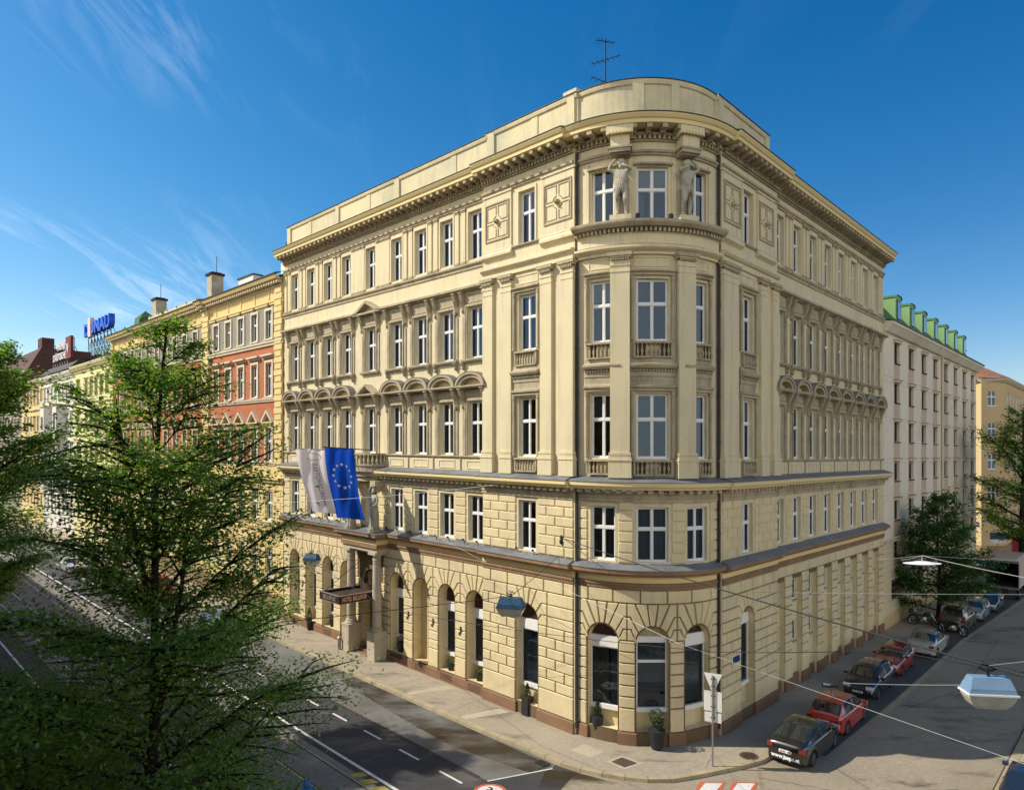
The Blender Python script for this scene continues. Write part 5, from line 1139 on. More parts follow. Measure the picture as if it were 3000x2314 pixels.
# ------------------------------------------------------------------ neighbouring buildings
def mkF(p, ang):
    d = (math.cos(ang), math.sin(ang)); n = (d[1], -d[0])
    def F(s, o, z):
        x = p[0] + s * d[0] + o * n[0]; return (x, p[1] + s * d[1] + o * n[1], z + KT * x)
    YAW[F] = lambda s: ang
    return F
def block(mb, F, s0, s1, dep, z1, m, mr):
    """party walls and roof slab behind a street front"""
    for e in (s0, s1): mb.add([F(e, 0, -.6), F(e, -dep, -.6), F(e, -dep, z1), F(e, 0, z1)], [(0, 1, 2, 3)], m)
    mb.add([F(s0, -dep, -.6), F(s1, -dep, -.6), F(s1, -dep, z1), F(s0, -dep, z1)], [(0, 1, 2, 3)], m)
# --- brick and yellow house
A0, A1, B0, B1 = 28.66, 43.0, 44.5, 73.2
red = thing('brick_house', 'long tenement with orange-red brick floors, yellow quoins and dentilled cornice next to the hotel', 'building', FL(A0, 0, 0))
colsA = [31.1 + 2.57 * k for k in range(5)]; colsB = [46.3 + 2.66 * k for k in range(10)]
rows = [(2.95, 5.1), (7.25, 9.5), (11.85, 14.5), (16.95, 19.4), (21.45, 23.6)]
mb = MB(); ends = [(A0, 42.9, colsA), (44.4, B1, colsB)]
KB1, KB2 = kits(1.05, 2.2, n=3), kits(1.05, 2.6, n=3)
for a, e, cs in ends:
    for lo, hi, mt, rr in ((-.5, 6.2, 'yellow_block', rows[0:1]), (6.2, 10.6, 'yellow_block', rows[1:2]), (10.6, 11.6, 'yellow_plaster', []), (11.6, 16.4, 'red_brick', rows[2:3]), (16.4, 20.95, 'red_brick', rows[3:4]), (20.95, 24.15, 'grey_stucco', rows[4:5]), (24.15, 26, 'yellow_plaster', [])):
        wall(mb, FL, a, e, lo, hi, 0, [(c - .525, c + .525, z0, z1, False) for c in cs for z0, z1 in rr], mt, rev=.22)
    for z0, z1 in rows:
        for c in cs: rnd.choice(KB2 if z0 in (11.85, 16.95) else KB1).put(red, FL(c, -.18, z0), rad(-45))
    courses(mb, FL, a, min(e, 52), [1.7 + .5 * k for k in range(9)], .0, [(c - .6, c + .6, 2.9, 5.2) for c in cs], 1.2, 'yellow_block')
    courses(mb, FL, a, min(e, 52), [6.3 + .47 * k for k in range(9)], .0, [(c - .6, c + .6, 7.2, 9.6) for c in cs], 1.2, 'yellow_block')
wall(mb, FL, 42.9, 44.4, -.5, 26, 0, [], 'yellow_plaster')
block(mb, FL, A0, B1, 11, 26, 'yellow_plaster', 'roof_slate'); mb.build('wall', red)
mb = MB()
for a, e in ((A0, 42.9), (42.9, 44.4), (44.4, B1)):
    sweep(mb, [(FL, e, 0), (FL, a, 0)], [(0, -.5), (.08, -.5), (.08, 1.55), (0, 1.6)], 'ochre_base')
mb.build_each('base_course', red)
for lo, hi, pr, mt in ((2.6, 2.9, .14, 'pale_trim'), (6.95, 7.12, .14, 'pale_trim'), (10.2, 10.6, .35, 'yellow_plaster'), (11.55, 11.75, .12, 'pale_trim'), (16.5, 16.75, .16, 'pale_trim'), (20.85, 21.2, .2, 'pale_trim'), (24.0, 24.3, .12, 'yellow_plaster')):
    mb = MB(); sweep(mb, [(FL, B1, 0), (FL, A0, 0)], [(0, lo), (pr * .6, lo), (pr * .6, lo + (hi - lo) * .5), (pr, lo + (hi - lo) * .6), (pr, hi), (0, hi + .03)], mt); mb.build_each('string_course', red)
mb = MB()
for a, e in ((A0 + .05, 42.9), (43.0, 44.3), (44.4, B1)):
    b = .25 if a == 43.0 else 0
    sweep(mb, [(FL, e, b), (FL, a, b)], [(0, 25.25), (.1, 25.25), (.1, 25.35)], 'pale_trim'); teeth(mb, [(FL, e, b), (FL, a, b)], .05, .5, 25.42, 25.64, .2, .42, 'pale_trim')
    sweep(mb, [(FL, e, b), (FL, a, b)], [(.05, 25.66), (.62, 25.68), (.70, 25.85), (.70, 25.95)], 'yellow_plaster'); sweep(mb, [(FL, e, b), (FL, a, b)], [(.69, 25.93), (.78, 25.96), (.78, 26.06), (0, 26.3)], 'dark_gutter')
mb.build_each('cornice', red)
mb = MB()
for s0, s1 in ((A0 + .12, 29.95), (42.95, 44.35), (72.2, B1)):
    fbox(mb, FL, s0, s1, 0, .10, 11.6, 25.2, 'yellow_plaster')
    for k in range(28):
        z = 11.65 + .485 * k; i = .12 * (k % 2); fbox(mb, FL, s0 + i - .05, s1 - i + .05, .10, .18, z, z + .40, 'yellow_block')
mb.build_each('quoin', red)
def brick_hood(kind):
    f = MB(); a = .525; m = 'pale_trim'; H_ = 2.6 if kind != 'top' else 2.15
    for s_ in (-1, 1): x0, x1 = sorted((s_ * a, s_ * (a + .2))); L_box(f, x0, x1, -.08, 0, -.1, H_ + .2, m if kind != 'top' else 'yellow_plaster' if 0 else 'pale_trim')
    L_box(f, -a, a, -.08, 0, H_, H_ + .2, m); L_box(f, -a - .25, a + .25, -.14, 0, -.16, -.06, m)
    if kind == 'flat': L_box(f, -.95, .95, -.10, 0, H_ + .34, H_ + .5, m); L_box(f, -1.0, 1.0, -.32, 0, H_ + .5, H_ + .64, m)
    if kind == 'tri':
        L_box(f, -1.0, 1.0, -.30, 0, H_ + .36, H_ + .46, m)
        for s_ in (-1, 1):
            z0 = H_ + .46; P = [(s_ * 1.05, z0), (0, z0 + .95), (0, z0 + .72), (s_ * .78, z0)]; f.add([(x, -.30, z) for x, z in P] + [(x, 0, z) for x, z in P], [(0, 1, 2, 3), (0, 4, 5, 1), (3, 2, 6, 7)], m)
    if kind == 'top': f.lathe([(0, -.22), (.13, -.05), (.10, .2), (0, .22)], 'ochre_base', (0, -.06, H_ + .40), 6); L_box(f, -.09, .09, -.05, 0, H_ + .6, H_ + 2.1, 'yellow_plaster'); f.lathe([(0, -.14), (.1, 0), (0, .14)], 'ochre_base', (0, -.06, H_ + 2.2), 6)
    return f.build('window_hood')
KHf, KHt, KHp = Kit(lambda: brick_hood('flat')), Kit(lambda: brick_hood('tri')), Kit(lambda: brick_hood('top'))
for c in colsA + colsB: KHt.put(red, FL(c, .003, 11.85), rad(-45)); KHf.put(red, FL(c, .003, 16.95), rad(-45)); KHp.put(red, FL(c, .003, 21.45), rad(-45))
rf = MB(); rf.add([FL(A0, 0, 26.1), FL(B1, 0, 26.1), FL(B1, -5.5, 27.4), FL(A0, -5.5, 27.4)], [(0, 1, 2, 3)], 'roof_slate'); rf.add([FL(A0, -11, 26.1), FL(B1, -11, 26.1), FL(B1, -5.5, 27.4), FL(A0, -5.5, 27.4)], [(0, 1, 2, 3)], 'roof_slate')
roof = rf.build('roof', red)
rf = MB(); fbox(rf, FL, 62, 47.6, -1.0, -.7, 26.1, 27.1, 'parapet_plaster')
for k in range(6): s = 61.6 - k * 2.7; fbox(rf, FL, s, s - .3, -1.1, -.6, 27.1, 27.16, 'parapet_plaster')
rf.build_each('attic_parapet', roof)
for s, wd, z in ((45.4, 1.15, 29.3), (60.8, 1.3, 29.2)):
    c = MB(); fbox(c, FL, s - wd / 2, s + wd / 2, -2.0, -.9, 25.8, z - .3, 'chimney_plaster'); fbox(c, FL, s - wd / 2 - .12, s + wd / 2 + .12, -2.1, -.78, z - .3, z - .1, 'soot'); fbox(c, FL, s - wd / 2 + .1, s + wd / 2 - .1, -1.9, -1, z - .1, z, 'soot')
    c.tube([FL(s, -1.6, z), FL(s, -1.6, z + 1.6)], .03, 'black_metal', 5); c.build('chimney', roof)
c = MB(); fbox(c, FL, 38.9, 42.0, -3.0, -2.2, 26, 28.2, 'white_plaster'); fbox(c, FL, 38.8, 42.1, -3.1, -2.1, 28.2, 28.3, 'roof_slate'); c.build('chimney', roof)
c = MB(); fbox(c, FL, 28.7, 31.6, -2.0, -1.2, 26, 27.6, 'white_plaster'); c.lathe([(.15, 0), (.15, 1.3), (.22, 1.3), (.22, 1.6), (.1, 1.7), (.1, 1.9)], 'black_metal', FL(30.9, -1.5, 27.6), 10); c.build('chimney', roof)
c = MB(); c.lathe([(1.6, 26.1), (1.2, 28.2), (.05, 29.0)], 'green_roof', (FL(66, -1.6, 0)[0], FL(66, -1.6, 0)[1], 0), 4); c.build('roof_turret', roof)
# --- lemon, white and ochre houses further along
def plain_house(name, label, s0, s1, ztop, cols, rows, mw, mt, wd, roofm, hoodz=.2, wn=2, F=FL, arch=False):
    t = thing(name, label, 'building', F(s0, 0, 0)); mb = MB(); zs_ = [-.5] + [r[0] - 1.0 for r in rows[1:]] + [ztop]
    for i, (z0, z1) in enumerate(rows): wall(mb, F, s0 + .01, s1, zs_[i], zs_[i + 1], 0, [(c - wd / 2, c + wd / 2, z0, z1, False) for c in cols], mw, rev=.22)
    block(mb, F, s0 + .01, s1, 11, ztop, mw, roofm); mb.build('wall', t)
    ks = {}
    for z0, z1 in rows:
        k = ks.setdefault(round(z1 - z0, 2), kits(wd, z1 - z0, n=wn, frame='ochre_base' if mw == 'lemon_plaster' else 'white_paint'))
        for c in cols: rnd.choice(k).put(t, F(c, -.17, z0), YAW[F](c))
    hk = Kit(lambda: (lambda f: ([L_box(f, *sorted((s_ * wd / 2, s_ * (wd / 2 + .16))), -.07, 0, -.05, 2.2, mt) for s_ in (-1, 1)], L_box(f, -wd / 2 - .3, wd / 2 + .3, -.2, 0, 2.2 + hoodz, 2.34 + hoodz, mt), L_box(f, -wd / 2 - .16, wd / 2 + .16, -.07, 0, 2.2, 2.34, mt), f.build('window_hood'))[-1])(MB()))
    for z0, z1 in rows[1:]:
        for c in cols: hk.put(t, F(c, .003, z0), YAW[F](c))
    for z0, z1 in rows[1:]:
        mb = MB(); sweep(mb, [(F, s1, 0), (F, s0 + .02, 0)], [(0, z0 - .95), (.14, z0 - .9), (.18, z0 - .75), (0, z0 - .7)], mt); mb.build('string_course', t)
    mb = MB(); sweep(mb, [(F, s1, 0), (F, s0 + .02, 0)], [(0, ztop - 1.0), (.12, ztop - .95), (.12, ztop - .6), (.5, ztop - .35), (.6, ztop - .1), (.6, ztop), (0, ztop + .1)], mt); teeth(mb, [(F, s1, 0), (F, s0 + .02, 0)], .1, .4, ztop - .62, ztop - .42, .2, .5, mt); mb.build('cornice', t)
    return t
rw5 = [(2.6, 4.8), (6.7, 8.9), (10.9, 13.1), (15.1, 17.3), (19.4, 21.6)]
lem = plain_house('lemon_house', 'pale lemon-yellow house beyond the brick tenement, blue rooftop letters on it', B1, 91.5, 23.7, [75.2 + 2.4 * k for k in range(5)] + [89.0], rw5, 'lemon_plaster', 'lemon_trim', 1.15, 'roof_maroon')
mb = MB(); mb.add([FL(B1, 0, 23.8), FL(91.5, 0, 23.8), FL(91.5, -4.5, 26.4), FL(B1, -4.5, 26.4)], [(0, 1, 2, 3)], 'roof_maroon'); mb.add([FL(B1, -11, 23.8), FL(91.5, -11, 23.8), FL(91.5, -4.5, 26.4), FL(B1, -4.5, 26.4)], [(0, 1, 2, 3)], 'roof_maroon'); mb.add([FL(B1 + .02, 0, 23.8), FL(B1 + .02, -11, 23.8), FL(B1 + .02, -4.5, 26.4)], [(0, 1, 2)], 'roof_maroon'); mb.build('roof', lem)
wht = plain_house('white_house', 'white plastered house with oriel bays and a dark roof carrying large lettering', 91.5, 110.4, 23.4, [92.9 + 2.38 * k for k in range(8)], rw5, 'white_plaster', 'white_plaster', 1.05, 'roof_slate')
mb = MB(); sweep(mb, [(FL, 110.4, 0), (FL, 91.52, 0)], [(.55, 23.45), (.7, 23.6), (-.6, 24.9), (-3, 26.0), (-11, 25)], 'roof_slate'); mb.build('roof', wht)
for s in (97.6, 105.6):
    mb = MB(); P = [(s + 1.9, 0), (s + 1.1, 1.15), (s - 1.1, 1.15), (s - 1.9, 0)]
    vs = [FL(a, o, 6) for a, o in P] + [FL(a, o, 18.6) for a, o in P]; mb.add(vs, [(0, 1, 5, 4), (1, 2, 6, 5), (2, 3, 7, 6), (4, 5, 6, 7), (0, 1, 2, 3)], 'white_plaster')
    fbox(mb, FL, s - 1.9, s + 1.9, 0, 1.3, 18.6, 18.8, 'pale_trim'); fbox(mb, FL, s - 1.5, s + 1.5, 1.1, 1.2, 18.8, 19.5, 'pale_trim')
    for z in (7, 11, 15.1): fbox(mb, FL, s - .6, s + .6, 1.15, 1.17, z, z + 2, 'car_dark')
    mb.build('oriel', wht)
och = plain_house('ochre_terrace', 'yellow-ochre house far down the left street behind the leaning tree', 110.4, 128.5, 23.5, [112.2 + 2.6 * k for k in range(6)], rw5, 'yellow_plaster', 'pale_trim', 1.1, 'roof_maroon')
far = plain_house('maroon_roof_house', 'far grey house under a tall maroon roof at the end of the left street', 128.5, 175, 23.4, [131 + 3.2 * k for k in range(13)], rw5, 'grey_stucco', 'pale_trim', 1.2, 'roof_maroon')
mb = MB(); sweep(mb, [(FL, 175, 0), (FL, 128.6, 0)], [(.3, 23.4), (.4, 23.7), (-3, 30.5), (-11, 30.5), (-12, 23)], 'roof_maroon'); fbox(mb, FL, 133.5, 137, -6, -4, 30, 33, 'roof_maroon'); mb.build('roof', far)
def antenna(p, h, name, label, k=3, big=False):
    m = MB(); x, y, z = p; m.tube([(x, y, z), (x, y, z + h)], .035 if big else .05, 'black_metal', 6)
    for i, (zz_, L, a) in enumerate([(h * .97, 1.0, .3), (h * .78, 1.5, -.5), (h * .55, 1.9, .6), (h * .42, 2.1, .9)][:k + 1]):
        dx, dy = math.cos(a), math.sin(a); m.tube([(x - dx * L / 2, y - dy * L / 2, z + zz_), (x + dx * L / 2, y + dy * L / 2, z + zz_ + .04)], .02, 'black_metal', 5)
        for j in range(6):
            t = (j - 2.5) / 6 * L; w_ = .30 - .03 * j; m.tube([(x + dx * t - dy * w_, y + dy * t + dx * w_, z + zz_), (x + dx * t + dy * w_, y + dy * t - dx * w_, z + zz_)], .012, 'black_metal', 4)
    return tag(m.build(name, top=p), label, 'antenna')
antenna((4.57, 33.4, 28.3), 4.75, 'roof_antenna', 'black television antenna mast on the hotel roof behind the round corner', 3, True)
pa_ = FL(124, -3, 23.5); antenna(pa_, 6.2, 'roof_antenna', 'small distant television antenna left of the rooftop lettering', 2)
def frame_sign(name, label, s0, s1, z0, z1, o, zb):
    p = FL((s0 + s1) / 2, o, zb); t = thing(name, label, 'sign', p); m = MB(); n = max(3, int(abs(s1 - s0) / 1.4))
    for i in range(n + 1):
        s = s0 + (s1 - s0) * i / n; m.tube([FL(s, o - .1, zb), FL(s, o - .1, z1)], .05, 'black_metal', 4); m.tube([FL(s, o - 1.6, zb), FL(s, o - .1, z0 + (z1 - z0) * .6)], .04, 'black_metal', 4)
        if i < n: s2 = s0 + (s1 - s0) * (i + 1) / n; m.tube([FL(s, o - .1, zb), FL(s2, o - .1, z0)], .03, 'black_metal', 4); m.tube([FL(s2, o - .1, zb), FL(s, o - .1, z0)], .03, 'black_metal', 4)
    for z in (z0, (z0 + z1) / 2, z1): m.tube([FL(s0, o - .1, z), FL(s1, o - .1, z)], .04, 'black_metal', 4)
    m.build('steel_frame', t); return t
def sign_text(t, txt, size, m, s, z, o, sx=1.0, depth=.12, bold=.02):
    M = Matrix.Translation(Vector(FL(s, o, z)) - ORG[t.name]) @ Matrix.Rotation(rad(-45), 4, 'Z') @ Matrix.Rotation(rad(90), 4, 'X'); return text_obj(txt, size, m, 'lettering', t, M, depth, bold, sx)
t = frame_sign('rooftop_sign', 'blue rooftop letters with a pale pink upright bar above the lemon house', 79.6, 90.6, 27.9, 29.9, -1.5, 24.6)
sign_text(t, 'DONAU', 2.35, 'letters_blue', 84.6, 28.85, -1.4, 1.42, .35, .07)
m = MB(); fbox(m, FL, 87.2, 88.5, -1.5, -1.0, 27.8, 30.4, 'letters_pink'); m.build('upright_bar', t)
t = frame_sign('rooftop_sign', 'two rows of pale rooftop letters beside a tall dark red panel on the white house', 98.3, 112.2, 25.9, 28.9, -1.5, 24.2)
sign_text(t, 'WIENER', 1.5, 'letters_white', 105.2, 28.25, -1.4, 1.15, .1, .03); sign_text(t, 'STÄDTISCHE', 1.5, 'letters_white', 106.6, 26.65, -1.4, .98, .1, .03)
m = MB(); fbox(m, FL, 98.4, 101.5, -1.5, -1.1, 25.9, 29.2, 'dark_red'); m.build('red_panel', t)
sign_text(t, 'V', 2.2, 'letters_white', 100, 27.3, -1.05, .9, .04, .03)
# --- cream office block on the right with green dormers
R0_, R1_ = REND + .05, 60.4
off = thing('cream_block', 'plain cream block with dark windows and a row of green dormers beyond the hotel', 'building', FR(R0_, 0, 0))
cols = [29.35, 33.5, 37.6, 41.7, 45.9, 50.0, 54.15, 58.3]
rw6 = [(5.05, 6.35), (7.95, 9.4), (10.95, 12.4), (13.95, 15.45), (16.95, 18.45), (19.98, 21.5)]
mb = MB()
wall(mb, FR, R0_, R1_, -.5, 4.6, 0, [(28.0, 31.4, 1.85, 3.4, False), (35.5, 37.5, 1.6, 3.4, False), (44, 46, .2, 3.2, False)], 'sand_base', rev=.3)
zz_ = [4.6, 6.55, 9.8, 12.5, 15.6, 18.7, 22.2]
for i, (z0, z1) in enumerate(rw6): wall(mb, FR, R0_, R1_, zz_[i], zz_[i + 1], 0, [(c - .68, c + .68, z0, z1, False) for c in cols], 'sand_base' if i == 0 else 'rosy_plaster', rev=.28)
wall(mb, FR, R0_, R1_, 22.2, 22.6, 0, [], 'rosy_plaster')
block(mb, FR, R0_, R1_, 12, 22.6, 'rosy_plaster', 'green_roof'); mb.build('wall', off)
def dark_win(wd, h):
    f = MB(); t_ = .06
    for x0, x1, z0, z1 in ((-wd / 2, -wd / 2 + t_, 0, h), (wd / 2 - t_, wd / 2, 0, h), (-wd / 2 + t_, wd / 2 - t_, 0, t_), (-wd / 2 + t_, wd / 2 - t_, h - t_, h), (-.03, .03, t_, h - t_)): L_box(f, x0, x1, -.04, .04, z0, z1, 'rust_dark')
    o = f.build('window'); g = MB(); g.add([(-wd / 2, 0, 0), (wd / 2, 0, 0), (wd / 2, 0, h), (-wd / 2, 0, h)], [(0, 1, 2, 3)], 'glass'); g.build('pane', o, local=True)
    s = MB(); L_box(s, -wd / 2 - .16, wd / 2 + .16, -.40, -.12, h + .05, h + .22, 'pale_trim'); L_box(s, -wd / 2 - .06, wd / 2 + .06, -.32, -.12, -.10, -.02, 'rust_dark'); L_box(s, -wd / 2 - .2, wd / 2 + .2, -.44, -.12, h + .22, h + .26, 'ochre_base'); s.build('lintel', o, local=True); return o
KD = Kit(lambda: dark_win(1.36, 1.48))
for i, (z0, z1) in enumerate(rw6):
    for c in cols: KD.put(off, FR(c, -.2, z0), AR)
for c in cols:
    mb = MB()
    for (a0, a1), (b0, b1) in zip(rw6, rw6[1:]): fbox(mb, FR, c - .68, c + .68, .0, .012, a1 + .3, b0 - .14, 'rosy_spandrel')
    for s_ in (-.78, .70): fbox(mb, FR, c + s_, c + s_ + .08, 0, .03, 6.6, 21.9, 'pale_trim')
    mb.build_each('window_bay_band', off)
mb = MB(); fbox(mb, FR, 28.0, 31.4, -.3, -.26, 1.85, 3.4, 'car_glass'); mb.build('shop_window', off)
mb = MB()
for z in [1.0 + .45 * k for k in range(12)]: fbox(mb, FR, R0_, R1_, 0, .008, z, z + .03, 'rosy_spandrel')
for z in (6.62, 9.88, 12.28, 12.66, 15.7, 18.4, 18.78): fbox(mb, FR, R0_, R1_, 0, .02, z, z + .035, 'pale_trim')
sweep(mb, [(FR, R0_, 0), (FR, R1_, 0)], [(0, 6.32), (.18, 6.36), (.22, 6.5), (0, 6.56)], 'pale_trim'); sweep(mb, [(FR, R0_, 0), (FR, R1_, 0)], [(0, -.5), (.06, -.5), (.06, .86), (0, .9)], 'ochre_plaster')
mb.build('wall_band', off)
mb = MB(); sweep(mb, [(FR, R0_, 0), (FR, R1_ + .3, 0)], [(0, 22.0), (.25, 22.05), (.55, 22.4), (.7, 22.55), (.7, 22.72), (0, 22.8)], 'rosy_plaster'); sweep(mb, [(FR, R0_, 0), (FR, R1_ + .3, 0)], [(.69, 22.71), (.78, 22.72), (.78, 22.84), (0, 22.95)], 'green_roof'); mb.build('eaves', off)
mb = MB(); mb.tube([FR(44, .12, -.3), FR(44, .12, 22.2)], .11, 'pale_trim', 8); mb.build('drainpipe', off)
mb = MB(); Z = 26.1; v = [FR(R0_, 0, 22.85), FR(R1_, 0, 22.85), FR(R1_, -2.4, Z), FR(R0_, -2.4, Z), FR(R1_, -12, Z), FR(R0_, -12, Z), FR(R0_, -12, 22.6), FR(R1_, -12, 22.6)]
mb.add(v, [(0, 1, 2, 3), (3, 2, 4, 5), (0, 3, 5, 6), (1, 7, 4, 2)], 'green_roof'); groof = mb.build('roof', off)
mb = MB(); mb.tube([FR(34, -3, 26), FR(34, -3, 29.2)], .04, 'pale_trim', 5); mb.build('mast', groof)
def dormer():
    f = MB(); f.mi('green_cheek'); w_ = .85; h = 2.1; dpt = 2.2
    pr = [(-w_, 0), (w_, 0), (w_, h - .25), (w_ * .62, h), (-w_ * .62, h), (-w_, h - .25)]; k = 6
    f.add([(x, 0, z) for x, z in pr] + [(x, dpt, z) for x, z in pr], [tuple(range(6))] + [(1, 7, 8, 2), (0, 5, 11, 6)], 'green_cheek'); f.add([(x * 1.06, -.08, z + .04) for x, z in pr[2:]] + [(x * 1.06, dpt, z + .04) for x, z in pr[2:]], [(0, 1, 5, 4), (1, 2, 6, 5), (2, 3, 7, 6)], 'green_roof')
    o = f.build('dormer'); g = MB(); L_box(g, -.5, .5, -.03, 0, .2, 1.75, 'rust_dark'); L_box(g, -.42, .42, -.05, -.03, .28, 1.67, 'car_glass'); g.build('window', o, local=True); return o
KDo = Kit(dormer)
for s in (31.3, 35.4, 39.5, 43.7, 47.9, 52.0, 56.2): KDo.put(groof, FR(s, -.35, 23.45), AR)
# --- ochre corner house across the side street
FO = mkF((59.3, 86.3), rad(8)); oc = thing('ochre_corner_house', 'ochre plastered corner house with white crossed windows across the side street', 'building', FO(0, 0, 0))
mb = MB(); W5 = [(2.6, 4.6), (7.1, 9.1), (11.2, 13.1), (15.2, 17.1), (19.2, 21.1)]
FO2 = mkF(FO(3.4, 0, 0)[:2], math.atan2(dRy, dRx)); FO3 = mkF((61.5, 96.0), math.atan2(86.3 - 96.0, 59.3 - 61.5))
wall(mb, FO, 0, 3.4, -1, 22.6, 0, [(.9, 2.1, a, b, False) for a, b in W5[1:]], 'ochre_plaster', rev=.2)
cols2 = [2.0 + 2.6 * k for k in range(12)]
wall(mb, FO2, 0, 34, -1, 22.6, 0, [(c - .55, c + .55, a, b, False) for c in cols2 for a, b in W5], 'ochre_plaster', rev=.2)
wall(mb, FO3, 0, 9.95, -1, 22.6, 0, [], 'ochre_plaster', rev=.2)
mb.add([FO2(34, 0, -1), FO3(0, 0, -1), FO3(0, 0, 22.6), FO2(34, 0, 22.6)], [(0, 1, 2, 3)], 'ochre_plaster'); mb.build('wall', oc)
KO = Kit(lambda: casement(1.2, 1.95, 1, tr=.6)); KO2 = Kit(lambda: casement(1.1, 1.95, 2, tr=.6))
for a, b in W5[1:]: KO.put(oc, FO(1.5, -.12, a), rad(8))
for a, b in W5:
    for c in cols2: KO2.put(oc, FO2(c, -.12, a), YAW[FO2](0))
mb = MB()
for pr in ([(0, 22.2), (.2, 22.25), (.6, 22.6), (.6, 22.75), (0, 22.85)], [(0, 9.9), (.15, 9.95), (.2, 10.1), (0, 10.2)], [(0, 5.6), (.12, 5.65), (.12, 5.75), (0, 5.8)], [(0, -1), (.05, -1), (.05, 1.5), (0, 1.55)]):
    sweep(mb, [(FO3, 0, 0), (FO3, 9.95, 0), (FO, 3.4, 0), (FO2, 34, 0)], pr, 'ochre_base' if pr[0][1] == -1 else 'pale_trim' if pr[0][1] > 20 else 'ochre_plaster')
mb.build('cornice', oc)
mb = MB(); a, b, c, d = FO3(0, .5, 22.8), FO(0, .6, 22.8), FO(3.4, .6, 22.8), FO2(34, .5, 22.8); r1_, r2_ = FO2(4, -7, 27.0), FO2(34, -7, 27)
mb.add([a, b, c, d, r1_, r2_], [(1, 2, 4), (2, 3, 5, 4), (0, 1, 4), (0, 4, 5)], 'roof_tiles'); rr_ = mb.build('roof', oc)
for s in (3, 7): 
    mb = MB(); fbox(mb, FO2, s, s + 1.2, -6.5, -5.7, 25, 28.6 if s < 5 else 27.9, 'roof_tiles'); fbox(mb, FO2, s - .1, s + 1.3, -6.6, -5.6, 27.6, 27.8, 'soot'); mb.build('chimney', rr_)
mb = MB(); q = FO(.3, .06, 0); fbox(mb, FO3, 8.2, 9.5, .06, .1, 3.9, 4.1, 'sign_blue'); fbox(mb, FO3, 8.2, 9.5, .06, .1, 4.25, 4.45, 'sign_blue'); mb.build('street_nameplate', oc)
FX = mkF((95, 150), rad(20)); fx = thing('distant_pale_house', 'pale distant house just above the ochre roof at the right edge', 'building', FX(0, 0, 0)); mb = MB(); wall(mb, FX, 0, 60, -2, 27.5, 0, [(2 + 3.4 * k, 3.3 + 3.4 * k, z, z + 1.9, False) for k in range(16) for z in (4, 8, 12, 16, 20, 24)], 'pale_trim', rev=.25); block(mb, FX, 0, 60, 12, 27.5, 'pale_trim', 'roof_tiles'); mb.build('wall', fx)
mb = MB(); mb.add([FX(0, .4, 27.5), FX(60, .4, 27.5), FX(60, -6, 29.5), FX(0, -6, 29.5)], [(0, 1, 2, 3)], 'roof_tiles'); mb.build('roof', fx)
# --- the house on the near side of the left street (behind the camera; it shades the road)
nh = thing('street_house_opposite', 'tall plain house lining the near side of the left street, shading the tram tracks', 'building', FL(20, 26.2, 0)); mb = MB()
FN = mkF(FL(-24.5, 26.2, 0)[:2], rad(135)); NHZ = 19.4
mb2 = [(3 + 3 * k, 4.2 + 3 * k, z, z + 2, False) for k in range(30) for z in (2, 6, 10, 14)]
for s0, s1 in ((-24.5, 120),):
    fbox(mb, FL, s0, s1, 26.2, 38, -.5, NHZ, 'yellow_plaster')
mb.build('wall', nh)
mb = MB(); mb.add([FL(-24.5, 26.0, NHZ), FL(120, 26.0, NHZ), FL(120, 32, NHZ + 2.6), FL(-24.5, 32, NHZ + 2.6)], [(0, 1, 2, 3)], 'roof_tiles'); mb.add([FL(-24.5, 38, NHZ), FL(120, 38, NHZ), FL(120, 32, NHZ + 2.6), FL(-24.5, 32, NHZ + 2.6)], [(0, 1, 2, 3)], 'roof_tiles'); mb.build('roof', nh)
